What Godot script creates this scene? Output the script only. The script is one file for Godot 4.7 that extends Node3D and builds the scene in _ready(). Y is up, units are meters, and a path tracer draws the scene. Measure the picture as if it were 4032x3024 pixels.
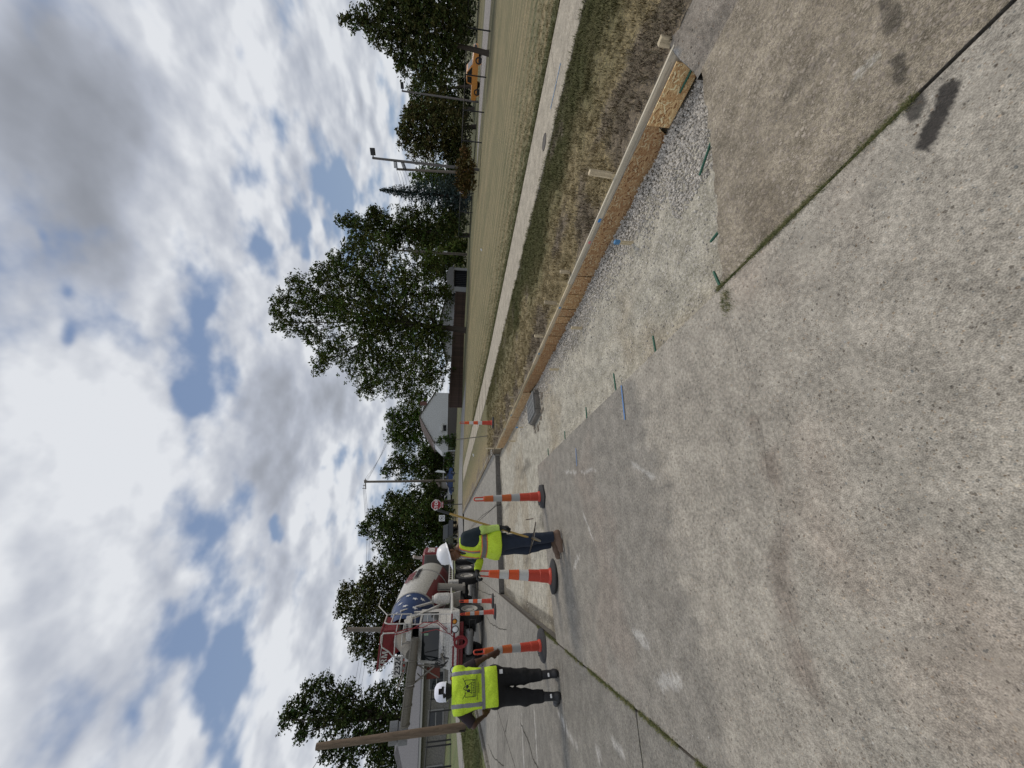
extends Node3D
# Street repair site: kerb forms, two workers, traffic cones and a concrete mixer. Units are metres, the street runs along -Z.

const FL := 1514.0                       # focal length in pixels of the 4032 x 3024 photograph
const EYE := Vector3(0, 1.6, 0)
const CR := Vector3(0.91844132, 0.01724339, 0.39518124)    # the world directions of the photograph's right, up and view axes
const CU := Vector3(0.04534541, 0.98787338, -0.14849235)
const CF := Vector3(0.39294954, -0.15430116, -0.90652182)

var taken := {}
var M := {}
var rng := RandomNumberGenerator.new()
var nz := FastNoiseLite.new()
var nz2 := FastNoiseLite.new()

# ---------------------------------------------------------------- photo pixels to directions and ground points
func ray(x: float, y: float) -> Vector3:
	return CR * ((1512.0 - y) / FL) - CU * ((x - 2016.0) / FL) + CF

func rise(z: float) -> float:
	return 0.012 * maxf(0.0, -z - 14.0)

func land(x: float, z: float) -> float:
	var r := rise(z)
	if x < -6.2:
		var d := -6.2 - x
		return 0.32 + minf(d, 1.6) * 0.22 + maxf(0.0, minf(d, 9.0) - 1.6) * 0.10 + r
	if x < -1.31:
		return 0.045 * (-1.31 - x) + r
	if x < 3.2:
		return r
	if x < 7.2:
		return 0.11 + (x - 3.2) * 0.01 + r
	return 0.15 - 0.035 * (minf(x, 75.0) - 7.2) + r

func gp(x: float, y: float) -> Vector3:          # where the pixel's ray meets the land
	var d := ray(x, y)
	var t := 0.5
	while t < 500.0:
		var q := EYE + d * t
		if q.y < land(q.x, q.z):
			break
		t *= 1.01
	var lo := t / 1.01
	for i in 30:
		var m := (lo + t) / 2
		var q := EYE + d * m
		if q.y < land(q.x, q.z):
			t = m
		else:
			lo = m
	return EYE + d * lo

func on_plumb(b: Vector3, x: float, y: float) -> Vector3:     # the pixel's ray at the same distance over ground as b
	var d := ray(x, y)
	return EYE + d * (Vector2(b.x, b.z).length() / Vector2(d.x, d.z).length())

func at_dist(x: float, y: float, dist: float) -> Vector3:
	var d := ray(x, y)
	return EYE + d * (dist / Vector2(d.x, d.z).length())

func px_per_m(p: Vector3) -> float:
	return FL / (p - EYE).dot(CF)

# ---------------------------------------------------------------- mesh builder
class MB:
	var v := PackedVector3Array()
	var n := PackedVector3Array()
	var u := PackedVector2Array()
	var c := PackedColorArray()
	var col := Color(1, 1, 1)
	var xf := Transform3D()
	var uvs := 1.0

	func vert(p: Vector3, nn: Vector3, uv := Vector2.ZERO) -> void:
		v.append(xf * p); n.append((xf.basis * nn).normalized()); u.append(uv); c.append(col)

	func tri(a: Vector3, b: Vector3, d: Vector3) -> void:
		var nn := (d - a).cross(b - a).normalized()
		for p in [a, b, d]:
			vert(p, nn, plane_uv(p, nn))

	func plane_uv(p: Vector3, nn: Vector3) -> Vector2:
		var an := nn.abs()
		if an.y >= an.x and an.y >= an.z:
			return Vector2(p.x, p.z) * uvs
		if an.x >= an.z:
			return Vector2(p.z, -p.y) * uvs
		return Vector2(p.x, -p.y) * uvs

	func quad(a: Vector3, b: Vector3, d: Vector3, e: Vector3) -> void:
		tri(a, b, d); tri(a, d, e)

	func nquad(a: Vector3, b: Vector3, d: Vector3, e: Vector3, na: Vector3, nb: Vector3, nd: Vector3, ne: Vector3, ua := Vector2.ZERO, ub := Vector2.ZERO, ud := Vector2.ZERO, ue := Vector2.ZERO) -> void:
		vert(a, na, ua); vert(b, nb, ub); vert(d, nd, ud)
		vert(a, na, ua); vert(d, nd, ud); vert(e, ne, ue)

	func box(lo: Vector3, hi: Vector3, bevel := 0.0) -> void:
		if bevel > 0.0:
			var s := (hi - lo) / 2
			bevel = minf(bevel, minf(s.x, minf(s.y, s.z)) * 0.9)
			var o := (hi + lo) / 2
			var k := s - Vector3.ONE * bevel
			# six faces, twelve bevels, eight corners
			for ax in 3:
				for sg: float in [-1.0, 1.0]:
					var p1 := (ax + 1) % 3
					var p2 := (ax + 2) % 3
					var q := []
					for w: Array in [[-1, -1], [1, -1], [1, 1], [-1, 1]]:
						var p := Vector3.ZERO
						p[ax] = s[ax] * sg; p[p1] = k[p1] * w[0]; p[p2] = k[p2] * w[1]
						q.append(o + p)
					if sg > 0: quad(q[0], q[3], q[2], q[1])
					else: quad(q[0], q[1], q[2], q[3])
			for ax in 3:
				var p1 := (ax + 1) % 3
				var p2 := (ax + 2) % 3
				for s1: float in [-1.0, 1.0]:
					for s2: float in [-1.0, 1.0]:
						var a := Vector3.ZERO
						var b := Vector3.ZERO
						a[ax] = -k[ax]; a[p1] = s[p1] * s1; a[p2] = k[p2] * s2
						b[ax] = -k[ax]; b[p1] = k[p1] * s1; b[p2] = s[p2] * s2
						var a2 := a
						var b2 := b
						a2[ax] = k[ax]; b2[ax] = k[ax]
						if s1 * s2 > 0: quad(o + a, o + a2, o + b2, o + b)
						else: quad(o + a, o + b, o + b2, o + a2)
			for sx: float in [-1.0, 1.0]:
				for sy: float in [-1.0, 1.0]:
					for sz: float in [-1.0, 1.0]:
						var a := o + Vector3(s.x * sx, k.y * sy, k.z * sz)
						var b := o + Vector3(k.x * sx, s.y * sy, k.z * sz)
						var d := o + Vector3(k.x * sx, k.y * sy, s.z * sz)
						if sx * sy * sz > 0: tri(a, d, b)
						else: tri(a, b, d)
			return
		var p := [Vector3(lo.x, lo.y, lo.z), Vector3(hi.x, lo.y, lo.z), Vector3(hi.x, lo.y, hi.z), Vector3(lo.x, lo.y, hi.z), Vector3(lo.x, hi.y, lo.z), Vector3(hi.x, hi.y, lo.z), Vector3(hi.x, hi.y, hi.z), Vector3(lo.x, hi.y, hi.z)]
		for f: Array in [[0, 3, 2, 1], [4, 5, 6, 7], [0, 1, 5, 4], [2, 3, 7, 6], [3, 0, 4, 7], [1, 2, 6, 5]]:
			quad(p[f[0]], p[f[3]], p[f[2]], p[f[1]])

	func beam(a: Vector3, b: Vector3, w: float, h: float, up := Vector3.UP) -> void:    # a bar of w x h from a to b
		var z := (b - a).normalized()
		var x := up.cross(z).normalized()
		if x.length() < 0.5:
			x = Vector3.RIGHT
		var y := z.cross(x)
		var keep := xf
		xf = xf * Transform3D(Basis(x, y, z), a)
		box(Vector3(-w / 2, -h / 2, 0), Vector3(w / 2, h / 2, a.distance_to(b)))
		xf = keep

	func tube(pts: Array, radii: Array, sides := 8, caps := true, squash := 1.0) -> void:
		var rings := []
		var prev := Vector3.ZERO
		var along := 0.0
		for i in pts.size():
			var t: Vector3 = (pts[mini(i + 1, pts.size() - 1)] - pts[maxi(i - 1, 0)]).normalized()
			var x := prev
			if i == 0:
				x = t.cross(Vector3(0.13, 1, 0.07)).normalized() if absf(t.y) < 0.95 else t.cross(Vector3(1, 0, 0.05)).normalized()
			else:
				x = (x - t * x.dot(t)).normalized()
				along += pts[i].distance_to(pts[i - 1])
			prev = x
			var y := t.cross(x)
			var r := []
			for k in sides + 1:
				var a := TAU * k / sides
				var nn := x * cos(a) + y * sin(a)
				r.append([pts[i] + (x * cos(a) + y * sin(a) * squash) * float(radii[mini(i, radii.size() - 1)]), nn, Vector2(float(k) / sides, along)])
			rings.append(r)
		for i in rings.size() - 1:
			for k in sides:
				var a: Array = rings[i][k]
				var b: Array = rings[i][k + 1]
				var d: Array = rings[i + 1][k + 1]
				var e: Array = rings[i + 1][k]
				nquad(a[0], b[0], d[0], e[0], a[1], b[1], d[1], e[1], a[2], b[2], d[2], e[2])
		if caps:
			for end in [0, rings.size() - 1]:
				var o: Vector3 = pts[end]
				for k in sides:
					if end == 0: tri(o, rings[0][k][0], rings[0][k + 1][0])
					else: tri(o, rings[end][k + 1][0], rings[end][k][0])

	func lathe(prof: Array, sides := 20, smooth := false, a0 := 0.0, a1 := TAU) -> void:   # profile of Vector2(radius, height), bottom to top
		for i in prof.size() - 1:
			var p: Vector2 = prof[i]
			var q: Vector2 = prof[i + 1]
			var e := q - p
			if e.length() < 1e-6:
				continue
			var np := Vector2(e.y, -e.x).normalized()
			var nq := np
			if smooth:
				if i > 0:
					var e0: Vector2 = p - prof[i - 1]
					np = (np + Vector2(e0.y, -e0.x).normalized()).normalized()
				if i < prof.size() - 2:
					var e2: Vector2 = prof[i + 2] - q
					nq = (nq + Vector2(e2.y, -e2.x).normalized()).normalized()
			for k in sides:
				var t0 := lerpf(a0, a1, float(k) / sides)
				var t1 := lerpf(a0, a1, float(k + 1) / sides)
				var c0 := Vector3(cos(t0), 0, sin(t0))
				var c1 := Vector3(cos(t1), 0, sin(t1))
				nquad(c0 * p.x + Vector3.UP * p.y, c0 * q.x + Vector3.UP * q.y, c1 * q.x + Vector3.UP * q.y, c1 * p.x + Vector3.UP * p.y,
					c0 * np.x + Vector3.UP * np.y, c0 * nq.x + Vector3.UP * nq.y, c1 * nq.x + Vector3.UP * nq.y, c1 * np.x + Vector3.UP * np.y,
					Vector2(float(k) / sides, p.y), Vector2(float(k) / sides, q.y), Vector2(float(k + 1) / sides, q.y), Vector2(float(k + 1) / sides, p.y))

	func prism(poly: PackedVector2Array, z0: float, z1: float) -> void:       # an outline in x and y, drawn out along z
		var ids := Geometry2D.triangulate_polygon(poly)
		for i in range(0, ids.size(), 3):
			var a := poly[ids[i]]
			var b := poly[ids[i + 1]]
			var d := poly[ids[i + 2]]
			if (b - a).cross(d - a) < 0:
				var k := b
				b = d
				d = k
			tri(Vector3(a.x, a.y, z1), Vector3(d.x, d.y, z1), Vector3(b.x, b.y, z1))
			tri(Vector3(a.x, a.y, z0), Vector3(b.x, b.y, z0), Vector3(d.x, d.y, z0))
		var cw := 0.0
		for i in poly.size():
			cw += poly[i].cross(poly[(i + 1) % poly.size()])
		for i in poly.size():
			var a := poly[i]
			var b := poly[(i + 1) % poly.size()]
			if cw < 0:
				var k := a
				a = b
				b = k
			quad(Vector3(a.x, a.y, z0), Vector3(a.x, a.y, z1), Vector3(b.x, b.y, z1), Vector3(b.x, b.y, z0))

	func ball(o: Vector3, r: Vector3, sides := 12, rows := 8) -> void:
		var keep := xf
		xf = xf * Transform3D(Basis.from_scale(r), o)
		var prof := []
		for i in rows + 1:
			var a := -PI / 2 + PI * i / rows
			prof.append(Vector2(cos(a), sin(a)))
		lathe(prof, sides, true)
		xf = keep

	func mesh() -> ArrayMesh:
		for i in range(0, v.size() - 2, 3):         # turn triangles that face away from their normals
			if (v[i + 2] - v[i]).cross(v[i + 1] - v[i]).dot(n[i]) < 0.0:
				var k := v[i]
				v[i] = v[i + 1]; v[i + 1] = k
				k = n[i]
				n[i] = n[i + 1]; n[i + 1] = k
				var w := u[i]
				u[i] = u[i + 1]; u[i + 1] = w
				var e := c[i]
				c[i] = c[i + 1]; c[i + 1] = e
		var a := []
		a.resize(Mesh.ARRAY_MAX)
		a[Mesh.ARRAY_VERTEX] = v
		a[Mesh.ARRAY_NORMAL] = n
		a[Mesh.ARRAY_TEX_UV] = u
		a[Mesh.ARRAY_COLOR] = c
		var m := ArrayMesh.new()
		if v.size() > 0:
			m.add_surface_from_arrays(Mesh.PRIMITIVE_TRIANGLES, a)
		return m

# ---------------------------------------------------------------- objects
func numbered(called: String) -> String:
	if not taken.has(called):
		taken[called] = 0
		return called
	taken[called] += 1
	return "%s_%03d" % [called, taken[called]]

func thing(called: String, label: String, category: String, at := Vector3.ZERO, turn := 0.0, group := "") -> Node3D:
	var o := Node3D.new()
	o.name = numbered(called)
	add_child(o)
	o.position = at
	o.rotation.y = turn
	tag(o, label, category, group)
	return o

func tag(o: Node, label: String, category: String, group := "") -> void:
	o.set_meta("label", label)
	o.set_meta("category", category)
	if group:
		o.set_meta("group", group)

func part(parent: Node, called: String, shape: Variant, mat: Material, label := "") -> MeshInstance3D:
	var o := MeshInstance3D.new()
	o.name = called
	o.mesh = shape.mesh() if shape is MB else shape
	o.material_override = mat
	parent.add_child(o, true)
	if label:
		o.set_meta("label", label)
	return o

func solo(called: String, shape: Variant, mat: Material, label: String, category: String, group := "", at := Vector3.ZERO, turn := 0.0) -> MeshInstance3D:
	var o := part(self, numbered(called), shape, mat)
	o.position = at
	o.rotation.y = turn
	tag(o, label, category, group)
	return o

func structure(called: String, shape: Variant, mat: Material) -> MeshInstance3D:
	var o := part(self, numbered(called), shape, mat)
	o.set_meta("kind", "structure")
	return o

func copy_of(o: Node3D, label := "") -> Node3D:
	var d: Node3D = o.duplicate()
	d.name = numbered(String(o.name))
	add_child(d)
	if label:
		d.set_meta("label", label)
	return d

func swarm(called: String, mesh: Mesh, mat: Material, places: Array, colors: Array, parent: Node = self) -> MultiMeshInstance3D:
	var mm := MultiMesh.new()
	mm.transform_format = MultiMesh.TRANSFORM_3D
	mm.use_colors = true
	mm.mesh = mesh
	mm.instance_count = places.size()
	for i in places.size():
		mm.set_instance_transform(i, places[i])
		mm.set_instance_color(i, colors[i])
	var o := MultiMeshInstance3D.new()
	o.name = numbered(called) if parent == self else called
	o.multimesh = mm
	o.material_override = mat
	parent.add_child(o, true)
	o.set_meta("kind", "stuff")
	return o

func lettering(parent: Node, called: String, text: String, height: float, depth: float, mat: Material, at: Transform3D, bold := true, widen := 1.0) -> MeshInstance3D:
	var t := TextMesh.new()
	var f := SystemFont.new()
	f.font_names = PackedStringArray(["Droid Sans"])
	f.font_weight = 700 if bold else 400
	t.font = f
	t.text = text
	t.font_size = 64
	t.pixel_size = height / 46.0
	t.depth = depth
	var o := MeshInstance3D.new()
	o.name = called
	o.mesh = t
	o.material_override = mat
	parent.add_child(o, true)
	o.transform = at * Transform3D(Basis.from_scale(Vector3(widen, 1, 1)), Vector3.ZERO)
	return o

# ---------------------------------------------------------------- materials (linear base colours)
func mt(r: float, g: float, b: float, rough := 0.8, metal := 0.0) -> StandardMaterial3D:
	var m := StandardMaterial3D.new()
	m.albedo_color = Color(r, g, b).linear_to_srgb()
	m.roughness = rough
	m.metallic = metal
	return m

func grainy(m: StandardMaterial3D, tex: Texture2D, scale: float, normal: Texture2D = null, bump := 1.0) -> StandardMaterial3D:
	m.albedo_texture = tex
	m.uv1_triplanar = true
	m.uv1_scale = Vector3.ONE * scale
	if normal:
		m.normal_enabled = true
		m.normal_texture = normal
		m.normal_scale = bump
	return m

func vcol(m: StandardMaterial3D) -> StandardMaterial3D:
	m.vertex_color_use_as_albedo = true
	m.albedo_color = Color(1, 1, 1)
	return m

func fbm(freq: float, oct: int, sd: int, kind := FastNoiseLite.TYPE_SIMPLEX_SMOOTH) -> FastNoiseLite:
	var n := FastNoiseLite.new()
	n.noise_type = kind
	n.frequency = freq
	n.fractal_octaves = oct
	n.fractal_type = FastNoiseLite.FRACTAL_FBM if oct > 1 else FastNoiseLite.FRACTAL_NONE
	n.seed = sd
	return n

func tex_of(w: int, h: int, data: PackedByteArray) -> ImageTexture:
	return ImageTexture.create_from_image(Image.create_from_data(w, h, false, Image.FORMAT_RGB8, data))

func normal_of(w: int, h: int, lum: PackedByteArray, strength: float) -> ImageTexture:
	var im := Image.create_from_data(w, h, false, Image.FORMAT_L8, lum)
	im.convert(Image.FORMAT_RGBA8)
	im.bump_map_to_normal_map(strength)
	return ImageTexture.create_from_image(im)

func noise_bytes(n: FastNoiseLite, w: int, h: int) -> PackedByteArray:
	var im := n.get_seamless_image(w, h)
	im.convert(Image.FORMAT_L8)
	return im.get_data()

# ---------------------------------------------------------------- textures: grain of concrete, gravel, wood, strand board, grass soil
func make_textures() -> void:
	var W := 1024
	var fine := noise_bytes(fbm(0.22, 2, 3), W, W)
	var mid := noise_bytes(fbm(0.05, 3, 4), W, W)
	var coarse := noise_bytes(fbm(0.008, 3, 5), W, W)
	var data := PackedByteArray()
	data.resize(W * W * 3)
	var lum := PackedByteArray()
	lum.resize(W * W)
	var r := RandomNumberGenerator.new()
	r.seed = 11
	for i in W * W:
		var v := 196.0 + (fine[i] - 128) * 0.34 + (mid[i] - 128) * 0.26 + (coarse[i] - 128) * 0.16
		var k := i * 3
		data[k] = clampi(int(v + 1), 0, 255); data[k + 1] = clampi(int(v), 0, 255); data[k + 2] = clampi(int(v - 2), 0, 255)
		lum[i] = clampi(int(140 + (fine[i] - 128) * 0.7 + (mid[i] - 128) * 0.3), 0, 255)
	# stones that show in the worn surface, and small pits
	for s in 9000:
		var cx := r.randi() % W
		var cy := r.randi() % W
		var rad := r.randf_range(0.7, 2.0) if s < 8300 else r.randf_range(1.8, 3.2)
		var pit := r.randf() < 0.42
		var tint := Vector3(r.randf_range(-40, 34), 0, 0)
		var add := r.randf_range(-58, -18) if pit else r.randf_range(-26, 34)
		var warm := r.randf_range(-8, 12)
		var sq := r.randf_range(0.6, 1.5)
		var reach := int(ceil(rad * 1.6))
		for dy in range(-reach, reach + 1):
			for dx in range(-reach, reach + 1):
				if dx * dx * sq + dy * dy / sq > rad * rad:
					continue
				var i := ((cy + dy + W) % W) * W + (cx + dx + W) % W
				var k := i * 3
				data[k] = clampi(int(data[k] + add + warm), 0, 255)
				data[k + 1] = clampi(int(data[k + 1] + add), 0, 255)
				data[k + 2] = clampi(int(data[k + 2] + add - warm), 0, 255)
				lum[i] = clampi(lum[i] + (-90 if pit else 50), 0, 255)
	for s in 300:                 # pop-outs: pits where a stone has come away
		var cx := r.randi() % W
		var cy := r.randi() % W
		var rad := r.randf_range(1.8, 4.2)
		for dy in range(-6, 7):
			for dx in range(-6, 7):
				if Vector2(dx, dy * 1.3).length() + r.randf_range(-0.7, 0.7) > rad:
					continue
				var i := ((cy + dy + W) % W) * W + (cx + dx + W) % W
				for m in 3:
					data[i * 3 + m] = clampi(int(data[i * 3 + m] * 0.7) - m * 2, 0, 255)
				lum[i] = clampi(lum[i] - 80, 0, 255)
	M.t_conc = tex_of(W, W, data)
	M.t_conc_n = normal_of(W, W, lum, 2.2)
	# crushed limestone: packed small stones over fines
	W = 1024
	for i in W * W:
		var v := 176.0 + (fine[i] - 128) * 0.40 + (mid[i] - 128) * 0.28 + (coarse[i] - 128) * 0.25
		var k := i * 3
		data[k] = clampi(int(v + 3), 0, 255); data[k + 1] = clampi(int(v), 0, 255); data[k + 2] = clampi(int(v - 9), 0, 255)
		lum[i] = clampi(int(110 + (fine[i] - 128) * 0.8 + (mid[i] - 128) * 0.5), 0, 255)
	for s in 12000:
		var cx := r.randi() % W
		var cy := r.randi() % W
		var rad := r.randf_range(1.2, 3.2) if s < 10600 else r.randf_range(3.0, 6.0)
		var add := r.randf_range(-26, 34)
		var sq := r.randf_range(0.6, 1.6)
		var reach := int(ceil(rad * 1.7)) + 1
		for dy in range(-reach, reach + 1):
			for dx in range(-reach, reach + 1):
				var q := dx * dx * sq + dy * dy / sq
				var i := ((cy + dy + W) % W) * W + (cx + dx + W) % W
				var k := i * 3
				if q <= rad * rad:
					for m in 3:
						data[k + m] = clampi(int(182 + add - m * 3), 0, 255)
					lum[i] = clampi(int(150 + 80 * (1.0 - q / (rad * rad))), 0, 255)
	M.t_grav = tex_of(W, W, data)
	M.t_grav_n = normal_of(W, W, lum, 3.5)
	# strand board: overlapping flakes of wood at all angles
	W = 512
	data.resize(W * W * 3)
	lum.resize(W * W)
	for i in W * W:
		for m in 3:
			data[i * 3 + m] = [176, 128, 78][m]
		lum[i] = 100
	for s in 4200:
		var o := Vector2(r.randf() * W, r.randf() * W)
		var a := r.randf_range(-0.7, 0.7) if r.randf() < 0.7 else r.randf() * PI
		var ax := Vector2(cos(a), sin(a))
		var ay := Vector2(-ax.y, ax.x)
		var hl := r.randf_range(10, 28)
		var hw := r.randf_range(2.0, 6)
		var t := r.randf()
		var c := Vector3(246, 214, 162).lerp(Vector3(196, 150, 104), t)
		if r.randf() < 0.12: c = Vector3(255, 234, 190)
		if r.randf() < 0.10: c = Vector3(150, 104, 66)
		var hgt := r.randi_range(60, 200)
		var reach := int(hl + hw)
		for dy in range(-reach, reach + 1):
			for dx in range(-reach, reach + 1):
				var p := Vector2(dx, dy)
				var la := p.dot(ax)
				var lb := p.dot(ay)
				if absf(la) > hl - absf(lb) * 0.4 or absf(lb) > hw:
					continue
				var i := ((int(o.y) + dy + W) % W) * W + (int(o.x) + dx + W) % W
				var g := 1.0 + sin(lb * 2.2 + s) * 0.05
				if absf(lb) > hw - 1.0: g *= 0.86
				data[i * 3] = clampi(int(c.x * g), 0, 255)
				data[i * 3 + 1] = clampi(int(c.y * g), 0, 255)
				data[i * 3 + 2] = clampi(int(c.z * g), 0, 255)
				lum[i] = hgt
	M.t_osb = tex_of(W, W, data)
	M.t_osb_n = normal_of(W, W, lum, 1.2)
	# sawn softwood: grain lines along v
	var g1 := noise_bytes(fbm(0.02, 3, 21), W, W)
	var g2 := noise_bytes(fbm(0.012, 2, 22), W, W)
	var g3 := noise_bytes(fbm(0.25, 2, 23), W, W)
	for y in W:
		for x in W:
			var i := y * W + x
			var j := (y / 8) * W + x                       # stretched eight times along the board
			var ring := sin(x * 0.33 + g2[j] * 0.12) * 9.0
			var v := 200.0 + ring + (g1[j] - 128) * 0.22 + (g3[((y / 6) % W) * W + x] - 128) * 0.2
			data[i * 3] = clampi(int(v), 0, 255); data[i * 3 + 1] = clampi(int(v - 3), 0, 255); data[i * 3 + 2] = clampi(int(v - 9), 0, 255)
			lum[i] = clampi(int(v * 0.6), 0, 255)
	M.t_wood = tex_of(W, W, data)
	M.t_wood_n = normal_of(W, W, lum, 1.5)
	# mottled grey, for dirt, bark, paint that has seen weather
	var m1 := noise_bytes(fbm(0.03, 5, 31), W, W)
	var m2 := noise_bytes(fbm(0.15, 3, 32), W, W)
	for i in W * W:
		var v := 226.0 + (m1[i] - 128) * 0.30 + (m2[i] - 128) * 0.22
		for m in 3:
			data[i * 3 + m] = clampi(int(v - m * 1.5), 0, 255)
		lum[i] = clampi(int(128 + (m1[i] - 128) * 0.5 + (m2[i] - 128) * 0.6), 0, 255)
	M.t_mot = tex_of(W, W, data)
	M.t_mot_n = normal_of(W, W, lum, 2.5)
	# turf: short blades seen from above
	for i in W * W:
		var v := 150.0 + (m1[i] - 128) * 0.5 + (m2[i] - 128) * 0.5
		data[i * 3] = clampi(int(v), 0, 255); data[i * 3 + 1] = clampi(int(v), 0, 255); data[i * 3 + 2] = clampi(int(v), 0, 255)
	for s in 16000:
		var o := Vector2(r.randf() * W, r.randf() * W)
		var a := r.randf() * TAU
		var v := r.randi_range(105, 250)
		for k in r.randi_range(4, 11):
			var i := (int(o.y + sin(a) * k + W) % W) * W + int(o.x + cos(a) * k + W) % W
			data[i * 3] = v; data[i * 3 + 1] = v; data[i * 3 + 2] = int(v * 0.92)
	M.t_turf = tex_of(W, W, data)

func make_materials() -> void:
	make_textures()
	var c := StandardMaterial3D.new()
	vcol(c)
	c.albedo_texture = M.t_conc
	c.normal_enabled = true
	c.normal_texture = M.t_conc_n
	c.normal_scale = 0.8
	c.roughness = 0.93
	M.conc = c
	var g := StandardMaterial3D.new()
	vcol(g)
	g.albedo_texture = M.t_grav
	g.normal_enabled = true
	g.normal_texture = M.t_grav_n
	g.roughness = 0.97
	M.grav = g
	var t := StandardMaterial3D.new()
	vcol(t)
	t.albedo_texture = M.t_turf
	t.roughness = 0.95
	M.turf = t
	M.blade = vcol(mt(1, 1, 1, 0.9))
	M.blade.metallic_specular = 0.2
	M.blade.backlight_enabled = true
	M.blade.backlight = Color(0.12, 0.14, 0.05)
	M.leaf = vcol(mt(1, 1, 1, 0.9))
	M.leaf.metallic_specular = 0.15
	M.leaf.backlight_enabled = true
	M.leaf.backlight = Color(0.14, 0.2, 0.05)
	M.stone = vcol(mt(1, 1, 1, 0.9))
	M.bark = grainy(mt(0.10, 0.08, 0.065, 0.95), M.t_mot, 1.5, M.t_mot_n, 1.5)
	M.soil = grainy(mt(0.07, 0.055, 0.04, 0.98), M.t_mot, 2.0, M.t_mot_n, 1.5)
	M.black = mt(0.012, 0.012, 0.013, 0.6)
	M.rubber = grainy(mt(0.03, 0.03, 0.032, 0.8), M.t_mot, 3.0, M.t_mot_n, 0.5)
	M.white = grainy(mt(0.72, 0.72, 0.70, 0.45), M.t_mot, 0.6)
	M.steel = grainy(mt(0.40, 0.40, 0.39, 0.5, 0.6), M.t_mot, 1.0)
	M.dark = mt(0.02, 0.02, 0.022, 0.5)
	M.glass = mt(0.012, 0.016, 0.018, 0.06)
	M.pole = grainy(mt(0.20, 0.17, 0.14, 0.92), M.t_mot, 1.2, M.t_mot_n, 1.0)

# ---------------------------------------------------------------- camera, sky, sun
# Clouds: [x, y, half width, half height, amount] in photo pixels; amount > 0 thickens the cloud there, < 0 opens blue sky.
const CLOUDS := [
	[520, 560, 420, 260, 0.5], [250, 350, 420, 420, 0.7], [560, 1400, 330, 380, 0.5], [300, 2200, 420, 620, 0.55], [150, 1500, 300, 500, 0.35],
	[1180, 1500, 180, 330, 0.75], [1180, 1760, 190, 170, 0.8], [1000, 1240, 180, 130, 0.4], [1330, 400, 170, 380, 0.5], [1080, 330, 130, 160, 0.25],
	[870, 640, 110, 170, 0.35], [1380, 2250, 180, 420, 0.55], [1150, 2380, 120, 230, 0.4], [1350, 2900, 200, 250, 0.6], [1100, 860, 70, 130, 0.35], [1300, 930, 90, 60, -0.2],
	[900, 690, 60, 120, -0.35], [965, 560, 45, 120, -0.3], [1010, 900, 120, 90, -0.6], [1250, 830, 110, 110, -1.1], [1180, 690, 90, 120, -0.5], [1340, 940, 60, 60, -0.9],
	[870, 1330, 90, 130, -0.8], [790, 1520, 120, 130, -0.9], [700, 1580, 90, 120, -0.7], [640, 1900, 90, 190, -0.75], [620, 2150, 90, 160, -0.75], [780, 2150, 110, 120, -0.6], [840, 1900, 120, 100, -0.7],
	[930, 1980, 90, 110, -0.8], [1150, 2010, 60, 80, -1.2], [690, 2480, 110, 160, -0.45], [850, 2440, 120, 130, -0.5], [930, 2750, 80, 230, -1.0], [520, 2400, 60, 130, -0.35], [950, 3000, 60, 120, -0.7],
	[1290, 2130, 50, 90, -0.5], [1160, 2530, 40, 70, -0.6], [1300, 1900, 40, 50, -0.5], [230, 1290, 45, 60, -0.6], [190, 1890, 40, 60, -0.5], [520, 2900, 70, 110, -0.5], [130, 910, 30, 40, -0.4], [200, 1100, 30, 40, -0.35], [1000, 660, 50, 90, -0.5], [1040, 480, 50, 120, -0.4],
]
# Grey undersides of thick clouds, the same way.
const SHADES := [
	[130, 480, 360, 430, 0.75], [430, 600, 200, 340, 0.66], [250, 500, 250, 300, 0.2], [330, 900, 250, 160, 0.42], [60, 150, 250, 260, 0.45], [500, 1020, 120, 130, 0.3], [1180, 1620, 200, 190, 0.50], [1060, 1850, 140, 130, 0.32], [1280, 1560, 120, 120, 0.30],
	[1340, 520, 110, 420, 0.30], [1180, 2280, 90, 160, 0.38], [1400, 2700, 120, 300, 0.30], [250, 2650, 280, 400, 0.32], [200, 2250, 130, 120, 0.14], [330, 1500, 160, 300, -0.12], [300, 1900, 200, 300, -0.1], [1380, 2000, 90, 160, -0.2], [1400, 900, 80, 120, -0.25],
]

func blobs(list: Array, x: float, y: float) -> float:
	var s := 0.0
	for b: Array in list:
		var dx: float = (x - b[0]) / b[2]
		var dy: float = (y - b[1]) / b[3]
		var q := dx * dx + dy * dy
		if q < 5.0:
			s += b[4] * exp(-q * 1.1)
	return s

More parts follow.
